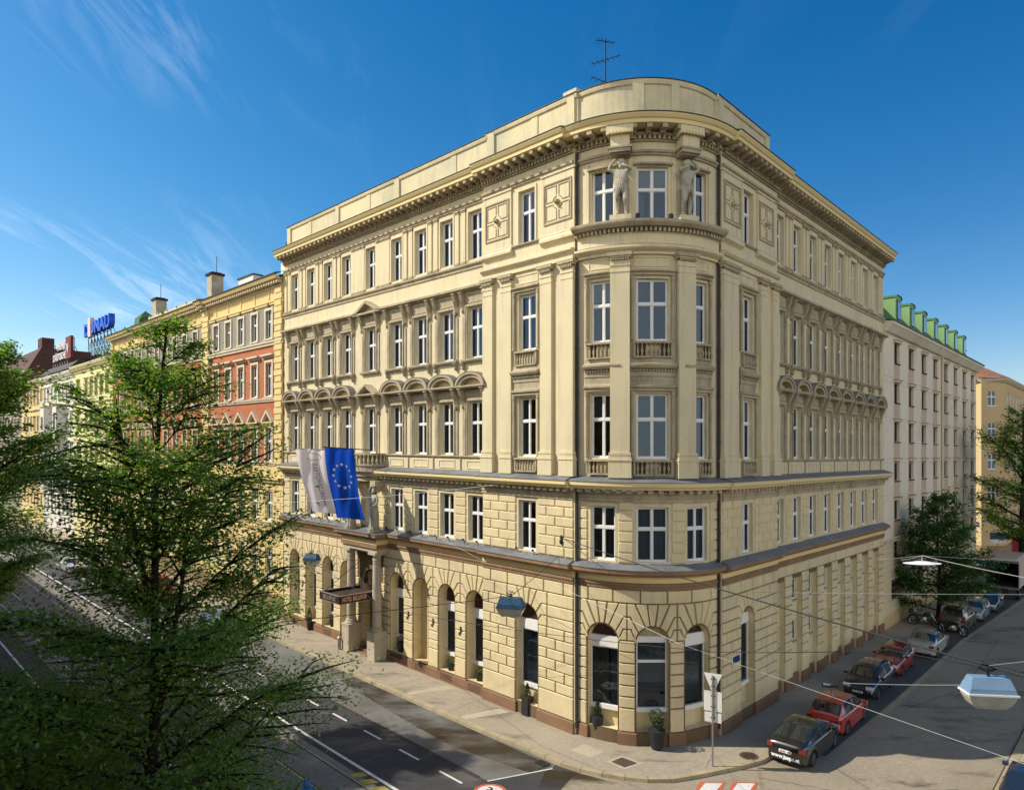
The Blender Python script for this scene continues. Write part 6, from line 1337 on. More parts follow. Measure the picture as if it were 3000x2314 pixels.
# ------------------------------------------------------------------ trees
def tree(label, base, H, zlo, prof, nbr, leafm, lsize, dens, seed, lean=(0, 0), r0=.22, cat='tree', fork=True, elev=38, group=None, squash=.45, twig=1.0, forks=()):
    """prof(t): crown radius for t in 0..1 from the lowest limb to the top"""
    rn = random.Random(seed); t = thing('street_tree', label, cat, base, group); bx, by, bz = base
    def tr(z): 
        u = z / H; return Vector((bx + lean[0] * u + .10 * math.sin(u * 7 + seed), by + lean[1] * u + .08 * math.cos(u * 6 + seed), bz + z))
    tm = MB(); zs = np.linspace(0, H * .97, 18); tm.tube([tr(z) for z in zs], [r0 * (1 - .93 * (z / H) ** .9) + (.07 if z == 0 else 0) + .012 for z in zs], 'bark', 9)
    anchors = []
    def limb(p, d, L, r, depth):
        n = 6; pts = [p.copy()]; q = p.copy(); dd = d.copy()
        for i in range(n):
            dd = (dd + Vector((rn.uniform(-.13, .13), rn.uniform(-.13, .13), rn.uniform(-.10, .06) - .02 * depth))).normalized(); q = q + dd * L / n; pts.append(q.copy())
        tm.tube(pts, [max(.006, r * (1 - .85 * i / n)) for i in range(n + 1)], 'bark', 5 if depth == 0 else 4, caps=False)
        return pts, dd
    ga = rn.uniform(0, 6)
    for b in range(nbr):
        u = (b + rn.random() * .8) / nbr; z = zlo + (H - zlo) * u ** .93; R = prof(u) * rn.uniform(.72, 1.10)
        if R < .15: continue
        ga += 2.39996 + rn.uniform(-.3, .3); el = rad(elev * (.55 + .75 * u) + rn.uniform(-12, 12)); d = Vector((math.cos(ga) * math.cos(el), math.sin(ga) * math.cos(el), math.sin(el))); L = R / max(.35, math.cos(el)) * 1.0
        pts, _ = limb(tr(max(z - R * .32, .4 * zlo)), d, L, r0 * .36 * (1 - .7 * u) * min(1.2, .5 + R / 3.5), 0)
        k = int(4 + 3.4 * L * twig)
        for j in range(k):
            f = .22 + .78 * (j + rn.random()) / k; i = min(5, int(f * 6)); p = pts[i].lerp(pts[i + 1], f * 6 - i); side = 1 if j % 2 else -1
            h = Vector((d.x, d.y, .1 + .3 * rn.random())).normalized(); per = Vector((-h.y, h.x, 0)) * side
            sd = (h * rn.uniform(.45, .9) + per * rn.uniform(.5, 1.1) + Vector((0, 0, rn.uniform(-.22, .38)))).normalized(); sl_ = L * rn.uniform(.22, .42) * (1.15 - .45 * f) + .22
            sp, _ = limb(p, sd, sl_, .018 + .005 * L, 1)
            for a, c in zip(sp[1:], sp[2:]): anchors.append((a, c, sl_))
        for a, c in zip(pts[2:], pts[3:]): anchors.append((a, c, L * .3))
    for fz, fd, fl_ in forks:      # further leaders with limbs of their own
        p0 = tr(fz); q = [p0, p0 + Vector(fd) * .35 + Vector((0, 0, fl_ * .22)), p0 + Vector(fd) * .75 + Vector((0, 0, fl_ * .6)), p0 + Vector(fd) + Vector((0, 0, fl_))]; tm.tube(q, [r0 * .5, r0 * .42, r0 * .26, .015], 'bark', 7)
        for b in range(8):
            u = (b + 1.5) / 9.5; i = min(2, int(u * 3)); p = q[i].lerp(q[i + 1], u * 3 - i); ga += 2.4; el = rad(42 + rn.uniform(-10, 15)); d = Vector((math.cos(ga) * math.cos(el), math.sin(ga) * math.cos(el), math.sin(el))); L = (1 - u) * fl_ * .38 + .5; pts, _ = limb(p, d, L, .03, 0)
            for j in range(int(3 + 3 * L)):
                f = .25 + .7 * rn.random(); i2 = min(5, int(f * 6)); pp = pts[i2].lerp(pts[i2 + 1], f * 6 - i2); sp, _ = limb(pp, (d + Vector((rn.uniform(-1, 1), rn.uniform(-1, 1), rn.uniform(-.3, .4)))).normalized(), L * .35 + .2, .014, 1)
                for a, c in zip(sp[1:], sp[2:]): anchors.append((a, c, L * .35 + .2))
    trunk = tm.build('trunk', t, smooth=True)
    rg = np.random.default_rng(seed); P = []
    for a, c, sl_ in anchors:
        n = max(2, int(dens * (sl_ * .55 + .28) * (.25 + 1.5 * rn.random() ** 1.3))); a_, c_ = np.array(a), np.array(c); tt_ = rg.random((n, 1)); q = a_ + (c_ - a_) * tt_; s_ = (.10 + .16 * sl_) ; q = q + rg.normal(0, 1, (n, 3)) * np.array([s_, s_, s_ * squash]); P.append(q)
    P = np.concatenate(P); n = len(P)
    th_ = rg.random(n) * 2 * np.pi; ti = np.abs(rg.normal(0, .55, n)) + .05; ph = rg.random(n) * 2 * np.pi
    nrm = np.stack([np.sin(ti) * np.cos(ph), np.sin(ti) * np.sin(ph), np.cos(ti)], 1); ref = np.stack([np.cos(th_), np.sin(th_), np.zeros(n)], 1); u_ = np.cross(nrm, ref); u_ /= np.linalg.norm(u_, axis=1, keepdims=True); v_ = np.cross(nrm, u_)
    sz = lsize * rg.uniform(.6, 1.35, (n, 1)); org = np.array(base)
    c0, c1, c2, c3 = P - u_ * sz, P + v_ * sz * .58 + u_ * sz * .1, P + u_ * sz, P - v_ * sz * .58 + u_ * sz * .1
    V = np.stack([c0, c1, c2, c3], 1).reshape(-1, 3) - org; me = bpy.data.meshes.new('crown'); me.vertices.add(4 * n); me.vertices.foreach_set('co', V.ravel()); me.loops.add(4 * n); me.loops.foreach_set('vertex_index', np.arange(4 * n)); me.polygons.add(n); me.polygons.foreach_set('loop_start', np.arange(n) * 4); me.polygons.foreach_set('loop_total', np.full(n, 4)); me.update(); me.validate()
    me.materials.append(MATS[leafm]); o = bpy.data.objects.new('crown', me); COL.objects.link(o); o.parent = t; return t, n
def gp(x, y, h=0.0): return (x, y, KT * x + h)
cone = lambda R, lo=.55: (lambda u: R * ((lo + (1 - lo) * min(1, u / .22)) if u < .22 else ((1 - u) / .78) ** .72))
NT = []
big = lambda u: 4.75 * (1 - u) ** .74 if u > .10 else 4.3
NT.append(tree('large young street tree with a dark trunk in front of the brick house', gp(-8.45, 15.2), 15.9, 2.4, big, 58, 'leaf_bright', .050, 31, 5, (.85, 0), .17, elev=38, twig=1.12, squash=.5, forks=((6.6, (1.0, -.3, 0), 5.6), (9.2, (-.9, .3, 0), 4.0)))[1])
NT.append(tree('leaning street tree cut by the left edge of the picture', gp(-25.6, 29.0), 17.2, 6.0, cone(4.3, .85), 44, 'leaf_bright', .085, 24, 11, (3.6, 0), .32, elev=40, squash=.6)[1])
NT.append(tree('small tree low in the bottom left corner behind the large one', gp(-12.2, 17.2), 6.6, 1.6, cone(3.0, .9), 26, 'leaf_bright', .07, 20, 21, (0, 0), .13, elev=28)[1])
NT.append(tree('compact dark green pavement tree among the parked motorcycles', gp(32.6, 52.2), 9.7, 1.9, cone(3.3, .95), 42, 'leaf_dark', .105, 13, 31, (0, 0), .15, elev=42, squash=.8)[1])
NT.append(tree('tall tree beside the truck at the right edge', gp(50.4, 67.4), 18.0, 4.5, cone(5.2, .6), 36, 'leaf_bright', .13, 8, 41, (0, 0), .34, elev=40, squash=.7)[1])
print('leaves', NT)
# ------------------------------------------------------------------ vehicles
def interp(pts, x):
    xs = [p[0] for p in pts]; ys = [p[1] for p in pts]; return float(np.interp(x, xs, ys))
def smooth_curve(pts, xs, k=3):
    y = np.interp(xs, [p[0] for p in pts], [p[1] for p in pts])
    for _ in range(k): y[1:-1] = .25 * y[:-2] + .5 * y[1:-1] + .25 * y[2:]
    return y
CARS = {
 'coupe': dict(L=4.27, W=1.77, top=[(-2.13, .62), (-2.08, .95), (-1.86, 1.00), (-1.72, 1.05), (-.75, 1.40), (-.1, 1.45), (.45, 1.38), (1.15, .98), (1.75, .85), (2.0, .70), (2.13, .48)], belt=.92, ws=(.42, 1.2), rs=(-1.70, -.62), side=(-1.45, 1.0), wb=(-1.28, 1.33), r=.315),
 'hatch': dict(L=4.05, W=1.72, top=[(-2.02, .55), (-1.99, .9), (-1.92, 1.02), (-1.45, 1.42), (-.7, 1.49), (.1, 1.47), (.5, 1.38), (1.15, .98), (1.7, .84), (1.92, .68), (2.02, .45)], belt=.93, ws=(.5, 1.2), rs=(-1.93, -1.42), side=(-1.35, .98), wb=(-1.22, 1.26), r=.31),
 'boxy': dict(L=3.95, W=1.63, top=[(-1.97, .6), (-1.95, .92), (-1.88, .98), (-1.60, 1.38), (-.7, 1.41), (.0, 1.39), (.35, 1.33), (.90, .94), (1.7, .84), (1.9, .76), (1.97, .5)], belt=.90, ws=(.35, .95), rs=(-1.88, -1.56), side=(-1.5, .78), wb=(-1.2, 1.22), r=.29),
 'sedan': dict(L=4.5, W=1.76, top=[(-2.25, .6), (-2.2, .95), (-2.05, 1.0), (-1.62, 1.02), (-.95, 1.38), (-.3, 1.43), (.25, 1.37), (1.0, .97), (1.85, .82), (2.12, .68), (2.25, .46)], belt=.91, ws=(.25, 1.02), rs=(-1.64, -.9), side=(-1.3, .85), wb=(-1.33, 1.36), r=.315),
 'suv': dict(L=4.5, W=1.80, top=[(-2.25, .7), (-2.2, 1.1), (-2.1, 1.2), (-1.85, 1.68), (-1.0, 1.75), (.1, 1.72), (.5, 1.60), (1.05, 1.12), (1.85, 1.0), (2.12, .85), (2.25, .55)], belt=1.05, ws=(.5, 1.1), rs=(-2.12, -1.82), side=(-1.9, .9), wb=(-1.3, 1.38), r=.36),
 'van': dict(L=4.9, W=1.9, top=[(-2.45, .8), (-2.42, 1.3), (-2.38, 1.9), (-2.2, 1.98), (-.5, 2.0), (.9, 1.96), (1.2, 1.8), (1.85, 1.15), (2.25, 1.0), (2.4, .8), (2.45, .5)], belt=1.15, ws=(1.2, 1.9), rs=(-2.42, -2.36), side=(-2.0, 1.5), wb=(-1.5, 1.6), r=.33)}
def make_car(style, color, label, loc, rz, plate=None, cat='car', extra=None):
    S = CARS[style]; L, W = S['L'], S['W']; t = thing('parked_car' if cat == 'car' else 'parked_van', label, cat, loc, 'cars parked along the kerb', rz)
    xs = np.linspace(-L / 2, L / 2, 84); top = smooth_curve(S['top'], xs, 2); w2 = W / 2; rows = []
    for x, zt in zip(xs, top):
        e = abs(x) / (L / 2); wx = w2 * (1 - .10 * e ** 3 - .20 * max(0, e - .86) ** 1.0 * 3.2) ; zb = .22 + .10 * max(0, e - .85) / .15
        for xw in S['wb']:
            dd = abs(x - xw)
            if dd < S['r'] + .06: zb = max(zb, S['r'] + math.sqrt((S['r'] + .06) ** 2 - dd ** 2))
        belt = min(S['belt'] + .02 * (1 - x / L) - .0, zt - .03); h = max(0.0, zt - belt - .03); wr = wx - .06 - h * .36
        zb = min(zb, belt - .08); mid = zb + (belt - zb) * .45
        prof = [(wx - .05, zb), (wx - .005, zb + .02), (wx, mid), (wx - .01, zb + (belt - zb) * .8), (wx - .045, belt), (wx - .065, belt + .015 + 0 * h)]
        hh = zt - belt
        prof += [(wx - .065 - (wx - .065 - wr) * .55, belt + .02 + (hh - .05) * .5), (wr, zt - .045), (wr * .90, zt - .012), (wr * .55, zt + .004), (0, zt + .012)]
        rows.append(prof)
    k = len(rows[0]); f = MB(); full = []
    for x, p in zip(xs, rows): full.append([(x, y, z) for y, z in p] + [(x, -y, z) for y, z in reversed(p[:-1])])
    kk = len(full[0]); V = [q for r_ in full for q in r_]; fs = []
    for i in range(len(xs) - 1):
        for j in range(kk - 1): fs.append((i * kk + j, i * kk + j + 1, (i + 1) * kk + j + 1, (i + 1) * kk + j))
    fs.append(tuple(range(kk))[::-1]); fs.append(tuple(range((len(xs) - 1) * kk, len(xs) * kk))); pm = 'paint_' + ''.join('%02x' % int(c * 255) for c in color); paint(pm, color)
    f.add(V, fs, pm); body_ = f.build('body', t, smooth=True, local=True)
    md = body_.modifiers.new('es', 'EDGE_SPLIT'); md.split_angle = rad(50)
    u = MB(); L_box(u, -L / 2 + .15, L / 2 - .15, -w2 + .12, w2 - .12, .16, .62, 'car_dark'); u.build('underbody', t, local=True)
    def glass(name, x0, x1, js, dx=.0, dy=0.0):
        g = MB()
        for i in range(len(xs) - 1):
            xm = (xs[i] + xs[i + 1]) / 2
            if not (x0 < xm < x1): continue
            for j in js:
                q = [full[i][j], full[i][j + 1], full[i + 1][j + 1], full[i + 1][j]]; a, b, c, d = map(Vector, q); n = (b - a).cross(d - a)
                if n.length < 1e-9: continue
                n.normalize(); cen = (a + b + c + d) / 4
                if n.dot(Vector((0, cen.y, cen.z - .9 + .3))) < 0: n = -n
                g.add([tuple(Vector(p_) + n * .006) for p_ in q], [(0, 1, 2, 3)], 'car_glass')
        if g.v: return g.build(name, t, smooth=True, local=True)
    mir = lambda js: [kk - 2 - j for j in js]
    a, b = S['side']; n3 = (b - a) / 2
    if style == 'van': glass('side_window', .6, b, [5, 6]); glass('side_window', .6, b, mir([5, 6]))
    else:
        for x0, x1 in ((a + .12, a + n3 - .02), (a + n3 + .06, b - .05)): glass('side_window', x0, x1, [5, 6]); glass('side_window', x0, x1, mir([5, 6]))
    tops = [8, 9, 10, 11]; glass('windscreen', S['ws'][0] + .05, S['ws'][1] - .08, [7] + tops + [12]); glass('rear_window', S['rs'][0] + .05, S['rs'][1] - .04, [7] + tops + [12])
    for xw in S['wb']:
        for sd in (-1, 1):
            r = S['r']; m = MB(); n = 20; pr = [(r - .05, -.10), (r, -.07), (r, .07), (r - .05, .10), (r * .62, .095)]; vs = []; fs = []
            for i, (rr, y) in enumerate(pr):
                for q in range(n): an = 2 * math.pi * q / n; vs.append((rr * math.cos(an), y * sd, rr * math.sin(an)))
                if i:
                    for q in range(n): fs.append(((i - 1) * n + q, (i - 1) * n + (q + 1) % n, i * n + (q + 1) % n, i * n + q))
            fs.append(tuple(range(n))); m.add(vs, fs, 'tyre'); wh = m.build('wheel', t, smooth=False, local=True); wh.location = (xw, sd * (w2 - .12), r)
            rm = MB(); rm.add([(r * .62 * math.cos(2 * math.pi * q / n), .07 * sd, r * .62 * math.sin(2 * math.pi * q / n)) for q in range(n)], [tuple(range(n))], 'car_dark')
            for q in range(5):
                an = 2 * math.pi * q / 5 + .3; c, s = math.cos(an), math.sin(an); w_ = .035; R_ = r * .6
                rm.add([(c * .03 - s * w_, .10 * sd, s * .03 + c * w_), (c * R_ - s * w_ * 1.4, .088 * sd, s * R_ + c * w_ * 1.4), (c * R_ + s * w_ * 1.4, .088 * sd, s * R_ - c * w_ * 1.4), (c * .03 + s * w_, .10 * sd, s * .03 - c * w_)], [(0, 1, 2, 3)], 'rim')
            ring = [(r * q_ * math.cos(2 * math.pi * q / n), .098 * sd, r * q_ * math.sin(2 * math.pi * q / n)) for q_ in (.56, .66) for q in range(n)]; rm.add(ring, [(q, (q + 1) % n, n + (q + 1) % n, n + q) for q in range(n)], 'rim')
            rm.build('rim', wh, local=True)
    def patch(name, x, y0, y1, z0, z1, m, th=.03):
        g = MB(); sx = 1 if x > 0 else -1; rs_ = []
        for y in (y0, (y0 + y1) / 2, y1):
            e = abs(y) / w2; xx = x - sx * (.13 * max(0, e - .45) ** 1.5 * 2.2); rs_.append((xx, y))
        vs = [(xx, y, z) for xx, y in rs_ for z in (z0, z1)] + [(xx - sx * .12, y, z) for xx, y in rs_ for z in (z0, z1)]
        g.add(vs, [(0, 2, 3, 1), (2, 4, 5, 3), (0, 1, 7, 6), (4, 10, 11, 5), (1, 3, 9, 7), (3, 5, 11, 9), (0, 6, 8, 2), (2, 8, 10, 4)], m); return g.build(name, t, local=True)
    zr = S['top'][1][1]
    for sd in (-1, 1):
        patch('taillight', -L / 2 - .015, sd * (w2 - .34), sd * (w2 - .08), zr - .24, zr - .08, 'lamp_red') if style != 'suv' else patch('taillight', -L / 2 - .02, sd * (w2 - .28), sd * (w2 - .08), zr - .32, zr + .12, 'lamp_red')
        patch('headlight', L / 2 + .0, sd * (w2 - .46), sd * (w2 - .09), .58, .74 if style != 'suv' else .84, 'lamp_clear')
        g = MB(); L_box(g, S['ws'][1] - .38, S['ws'][1] - .22, *sorted((sd * (w2 - .02), sd * (w2 + .17))), S['belt'] + .02, S['belt'] + .15, pm); g.build('wing_mirror', t, local=True)
        g = MB(); L_box(g, -.25, -.07, *sorted((sd * (w2 - .01), sd * (w2 + .015))), S['belt'] - .12, S['belt'] - .085, pm); g.build('door_handle', t, local=True)
    g = MB(); L_box(g, -L / 2 - .035, -L / 2 + .05, -.26, .26, .60, .71, 'plate_white'); L_box(g, L / 2 - .05, L / 2 + .03, -.26, .26, .36, .46, 'plate_white'); pb = g.build('number_plate', t, local=True)
    g = MB(); L_box(g, L / 2 - .05, L / 2 + .012, -.42, .42, .40, .55, 'car_dark'); L_box(g, -L / 2 - .012, -L / 2 + .05, -w2 + .25, w2 - .25, .26, .36, 'car_dark'); g.build('grille', t, local=True)
    for sx, z in ((-1, .655), (1, .41)):
        M = Matrix.Translation((sx * (L / 2 + .038), 0, z)) @ Matrix.Rotation(rad(90 * sx), 4, 'Z') @ Matrix.Rotation(rad(90), 4, 'X')
        g = MB(); [g.box((0, (i - 3) * .062, 0), (.004, .04, .062), 'plate_text') for i in (0, 1, 3, 4, 5, 6)]; o = g.build('plate_characters', pb, local=True); o.location = (sx * (L / 2 + (.034 if sx > 0 else .037)), 0, z)
    return t
YR = math.atan2(dRy, dRx)
def car_at(style, color, s, o, rev, label, **k):
    x, y = PR(s, o); return make_car(style, color, label, (x, y, KT * x + RZ + .008), YR + (math.pi if rev else 0), **k)
c1 = car_at('coupe', (.012, .012, .012), 1.36, 3.45, False, 'black coupe nearest the corner with a white web address across its rear bumper')
M = Matrix.Translation((-2.155, 0, .42)) @ Matrix.Rotation(rad(-90), 4, 'Z') @ Matrix.Rotation(rad(90), 4, 'X'); text_obj('www.jaaps.at', .22, 'letter_white', 'bumper_lettering', c1, M, .012, .008, 1.0)
car_at('hatch', (.42, .022, .008), 5.75, 3.42, False, 'bright red hatchback seen from behind, between the black coupe and the dark blue car')
car_at('hatch', (.006, .008, .03), 11.95, 3.05, True, 'dark blue hatchback facing the camera behind the bright red hatchback')
car_at('boxy', (.22, .012, .008), 17.1, 2.95, True, 'older boxy dark red hatchback facing the camera')
car_at('sedan', (.34, .33, .30), 23.0, 3.5, False, 'silver saloon seen from behind, last car before the motorcycles', )
car_at('suv', (.03, .035, .02), 31.9, 3.6, False, 'dark green off-roader with a tall red taillight beyond the motorcycle')
car_at('hatch', (.20, .22, .24), 36.6, 3.85, True, 'grey-silver hatchback with a blue reflecting windscreen behind the off-roader')
car_at('sedan', (.02, .03, .05), 41.3, 4.1, True, 'dark saloon facing the camera, last of the row before the truck')
car_at('coupe', (.015, .02, .035), 2.7, 11.35, False, 'dark blue car cut by the bottom right corner of the picture')
x, y = PR(57, 8.2); make_car('sedan', (.45, .50, .52), 'pale silver-blue car crossing behind the truck', gp(53.2, 76.5, RZ), rad(-150))
x, y = PL(30.5, 4.1); make_car('hatch', (.10, .16, .28), 'small blue car half hidden by branches beside the brick house', gp(x, y, RZ), rad(135))
x, y = PL(43.5, 4.3); make_car('van', (.46, .03, .015), 'red van glimpsed through the leaves in the left street', gp(x, y, RZ), rad(-45), cat='van')
x, y = PL(62, 6.5); make_car('sedan', (.4, .4, .4), 'silver car far down the left street behind the leaves', gp(x, y, RZ), rad(-45))
# box truck with its tail open
tx, ty = PR(46.4, 4.3); tk = thing('box_truck', 'large box truck with its dark empty load bay open towards the camera', 'truck', (tx, ty, KT * tx + RZ), rz=YR)
m = MB(); W_ = 1.3; z0, z1, Lb = 1.15, 3.55, 5.6; T_ = 'truck_canvas'
L_box(m, 0, Lb, -W_, -W_ + .05, z0, z1, T_); L_box(m, 0, Lb, W_ - .05, W_, z0, z1, T_); L_box(m, Lb - .05, Lb, -W_ + .05, W_ - .05, z0, z1, T_); L_box(m, 0, Lb, -W_ + .05, W_ - .05, z0, z0 + .12, 'rust_dark')
m.add([(0, -W_, z1), (0, W_, z1), (Lb, W_, z1), (Lb, -W_, z1), (.0, -W_ + .25, z1 + .22), (0, W_ - .25, z1 + .22), (Lb, W_ - .25, z1 + .22), (Lb, -W_ + .25, z1 + .22)], [(4, 5, 6, 7), (0, 3, 7, 4), (1, 5, 6, 2), (0, 1, 5, 4), (3, 2, 6, 7)], T_)
m.build('load_box', tk, local=True)
m = MB(); L_box(m, -.04, 0, -W_, -W_ + .08, z0, z1 - .05, 'steel_grey'); L_box(m, -.04, 0, W_ - .08, W_, z0, z1 - .05, 'steel_grey'); L_box(m, -.04, 0, -W_ + .08, W_ - .08, z1 - .15, z1 - .05, 'steel_grey'); L_box(m, -.06, 0, -W_, W_, z0 - .1, z0 + .02, 'steel_grey'); m.build('rear_frame', tk, local=True)
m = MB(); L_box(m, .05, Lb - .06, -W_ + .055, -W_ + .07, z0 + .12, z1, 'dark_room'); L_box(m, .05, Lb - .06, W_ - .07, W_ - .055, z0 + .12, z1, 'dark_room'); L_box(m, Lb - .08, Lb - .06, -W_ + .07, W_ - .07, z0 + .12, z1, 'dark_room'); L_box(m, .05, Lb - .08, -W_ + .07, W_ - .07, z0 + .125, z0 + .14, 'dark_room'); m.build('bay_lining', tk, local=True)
m = MB(); L_box(m, .1, 7.4, -.45, .45, .6, 1.0, 'car_dark'); L_box(m, -.02, .1, -1.1, 1.1, .45, .62, 'car_dark'); m.build('chassis', tk, local=True)
m = MB(); L_box(m, 5.8, 7.6, -1.15, 1.15, .7, 2.7, T_); L_box(m, 7.0, 7.62, -1.0, 1.0, 1.7, 2.5, 'car_glass'); m.build('cab', tk, local=True)
for xw in (1.1, 6.8):
    for sd in (-1, 1):
        m = MB(); m.tube([(0, -.15, 0), (0, .15, 0)], .45, 'tyre', 18); wh = m.build('wheel', tk, local=True); wh.location = (xw, sd * 1.05, .45)
        r_ = MB(); r_.tube([(0, sd * .151, 0), (0, sd * .16, 0)], .25, 'rim', 14); r_.build('rim', wh, local=True)
# motorcycles
def motorbike(label, loc, rz, chop=True, col='car_dark', topbox=False):
    t = thing('motorcycle', label, 'motorcycle', loc, rz=rz)
    for x in (-.72, .82):
        m = MB(); n = 22; R_ = .33; ring = [(R_ * math.cos(2 * math.pi * i / n), 0, R_ * math.sin(2 * math.pi * i / n)) for i in range(n + 1)]; m.tube(ring, .055, 'tyre', 7, caps=False); w_ = m.build('wheel', t, smooth=True, local=True); w_.location = (x, 0, .36)
        r_ = MB(); r_.tube([(.27 * math.cos(2 * math.pi * i / n), 0, .27 * math.sin(2 * math.pi * i / n)) for i in range(n + 1)], .022, 'rim', 5, caps=False)
        for i in range(9): a = 2 * math.pi * i / 9; r_.tube([(0, 0, 0), (.27 * math.cos(a), 0, .27 * math.sin(a))], .009, 'rim', 4)
        r_.build('rim', w_, local=True)
    m = MB(); m.tube([(-.72, .1, .36), (-.2, .1, .42), (.1, .05, .8), (.5, 0, .86)], .03, 'black_metal', 6); m.tube([(-.72, -.1, .36), (-.2, -.1, .42), (.1, -.05, .8), (.5, 0, .86)], .03, 'black_metal', 6); m.tube([(-.5, .12, .75), (-.72, .12, .36)], .025, 'rim', 6); m.build('frame', t, local=True)
    m = MB()
    for sd in (-.09, .09): m.tube([(.45, sd, .98), (.82, sd, .36)], .024, 'rim', 7)
    m.build('fork', t, local=True)
    m = MB(); m.lathe([(0, -.28), (.12, -.2), (.16, 0), (.12, .2), (.03, .26)], col, (0, 0, 0), 10); tk_ = m.build('fuel_tank', t, smooth=True, local=True); tk_.location = (.22, 0, .86); tk_.rotation_euler = (0, rad(85), 0)
    m = MB(); m.box((-.25, 0, .74), (.5, .26, .10), 'car_dark', taper=.9); m.box((-.58, 0, .80), (.28, .22, .12), 'car_dark', taper=.8); m.build('saddle', t, local=True)
    m = MB(); m.lathe([(.16, -.16), (.19, 0), (.15, .17)], 'rim', (.02, 0, .48), 10); m.box((.0, 0, .42), (.42, .30, .2), 'steel_grey'); m.tube([(.1, .17, .35), (-.3, .2, .3), (-1.0, .2, .33)], .04, 'rim', 7); m.build('engine', t, local=True)
    m = MB(); m.tube([(.32, -.36, 1.04), (.42, -.2, 1.02), (.45, 0, .98), (.42, .2, 1.02), (.32, .36, 1.04)], .016, 'rim', 6); m.lathe([(.0, -.06), (.09, -.03), (.1, .05)], 'rim', (.56, 0, .92), 10); m.build('handlebar', t, local=True)
    for x in (-.72, .82): m = MB(); m.tube([(x + .40 * math.cos(a), 0, .36 + .40 * math.sin(a)) for a in np.linspace(.5, 2.4, 8)], .05, col, 6); m.build('mudguard', t, local=True)
    if topbox: m = MB(); m.box((-.85, 0, 1.02), (.36, .4, .34), 'car_dark', taper=.85); m.build('top_case', t, local=True)
    return t
motorbike('chrome-forked black motorcycle parked askew by the kerb', gp(32.25, 50.0, RZ), rad(-68), True); motorbike('black scooter-like motorcycle with a round top case under the tree', gp(31.3, 51.9, 0), rad(-35), False, topbox=True)
# ------------------------------------------------------------------ pots with clipped shrubs
def leafball(name, parent, pts, n, sp, size, m, seed):
    rg = np.random.default_rng(seed); mb_ = MB()
    for (x, y, z, rx, rz_) in pts:
        for _ in range(n):
            v = rg.normal(0, 1, 3); v /= np.linalg.norm(v); k = rg.uniform(.72, 1.05); c = Vector((x + v[0] * rx * k, y + v[1] * rx * k, z + v[2] * rz_ * k)); u = Vector(rg.normal(0, 1, 3)).normalized() * size; w_ = Vector(rg.normal(0, 1, 3)).normalized() * size * .6
            mb_.add([tuple(c - u), tuple(c + w_), tuple(c + u), tuple(c - w_)], [(0, 1, 2, 3)], m)
    return mb_.build(name, parent, local=True)
def pot(label, x, y, kind, h=.75, wd=.34, z=0.0, seed=1, grp='black planters along the hotel front'):
    t = thing('potted_shrub', label, 'potted plant', gp(x, y, z), grp, rad(-45) if kind != 'round' else 0); m = MB()
    if kind == 'square': m.box((0, 0, h / 2), (wd, wd, h), 'pot_black'); m.box((0, 0, h), (wd + .04, wd + .04, .05), 'pot_black'); m.box((0, 0, h + .028), (wd - .04, wd - .04, .01), 'rust_dark')
    else: m.lathe([(wd * .32, 0), (wd * .42, .1), (wd * .55, h * .6), (wd * .62, h), (wd * .52, h)], 'pot_black', n=14)
    m.build('pot', t, local=True)
    if kind == 'ball':
        m = MB(); m.tube([(0, 0, h), (0, 0, h + .1)], .03, 'bark', 5); m.build('stem', t, local=True); leafball('foliage', t, [(0, 0, h + .2, .22, .2)], 260, 0, .035, 'leaf_box', seed)
    elif kind == 'tall': m = MB(); m.tube([(0, 0, h), (0, 0, h + .4)], .03, 'bark', 5); m.build('stem', t, local=True); leafball('foliage', t, [(0, 0, h + .55, .36, .36), (.1, 0, h + .3, .25, .25)], 330, 0, .05, 'leaf_box', seed)
    else: leafball('foliage', t, [(0, 0, h + .10 + .10 * i, .23 - .035 * i, .10) for i in range(6)], 110, 0, .035, 'leaf_box', seed)
    return t
def PLg(s, o): return PL(s, o)
for s, o, z, lab, kd, h in ((24.42, .22, 0, 'tall black planter standing before the second arch from the left end of the hotel', 'round', .9), (22.17, -.30, .5, 'black urn with a small shrub inside the arch left of the portico', 'ball', .55), (14.14, -.28, .5, 'tall black urn in the shadow just right of the portico', 'ball', .7), (9.40, -.30, .5, 'small black pot with a clipped shrub in the arch next to the yellow door bay', 'ball', .42), (7.03, -.30, .5, 'small black pot with a clipped shrub in the last arch before the corner bay', 'ball', .45), (3.1, .10, 0, 'large square black planter with a pointed bush under the wide shop window', 'square', .85)):
    x, y = PL(s, o); pot(lab, x, y, kd, h, .34 if kd != 'square' else .42, z, int(s * 7) + 1)
pot('narrow round black planter with a cone bush beside the left tower window', 3.88, 31.0, 'round', .95, .44, 0, 5); pot('big black planter with a loose leafy bush below the middle tower window', 6.32, 29.85, 'tall', .85, .62, 0, 9)
x, y = PL(18.9, 1.1); m = MB(); m.lathe([(.10, 0), (.12, .3), (.10, .7), (.13, .75), (.05, .85)], 'steel_grey', (x, y, KT * x), 10); tag(m.build('ashtray_bin', top=gp(x, y)), 'small steel ashtray stand beside the entrance steps', 'ash bin')
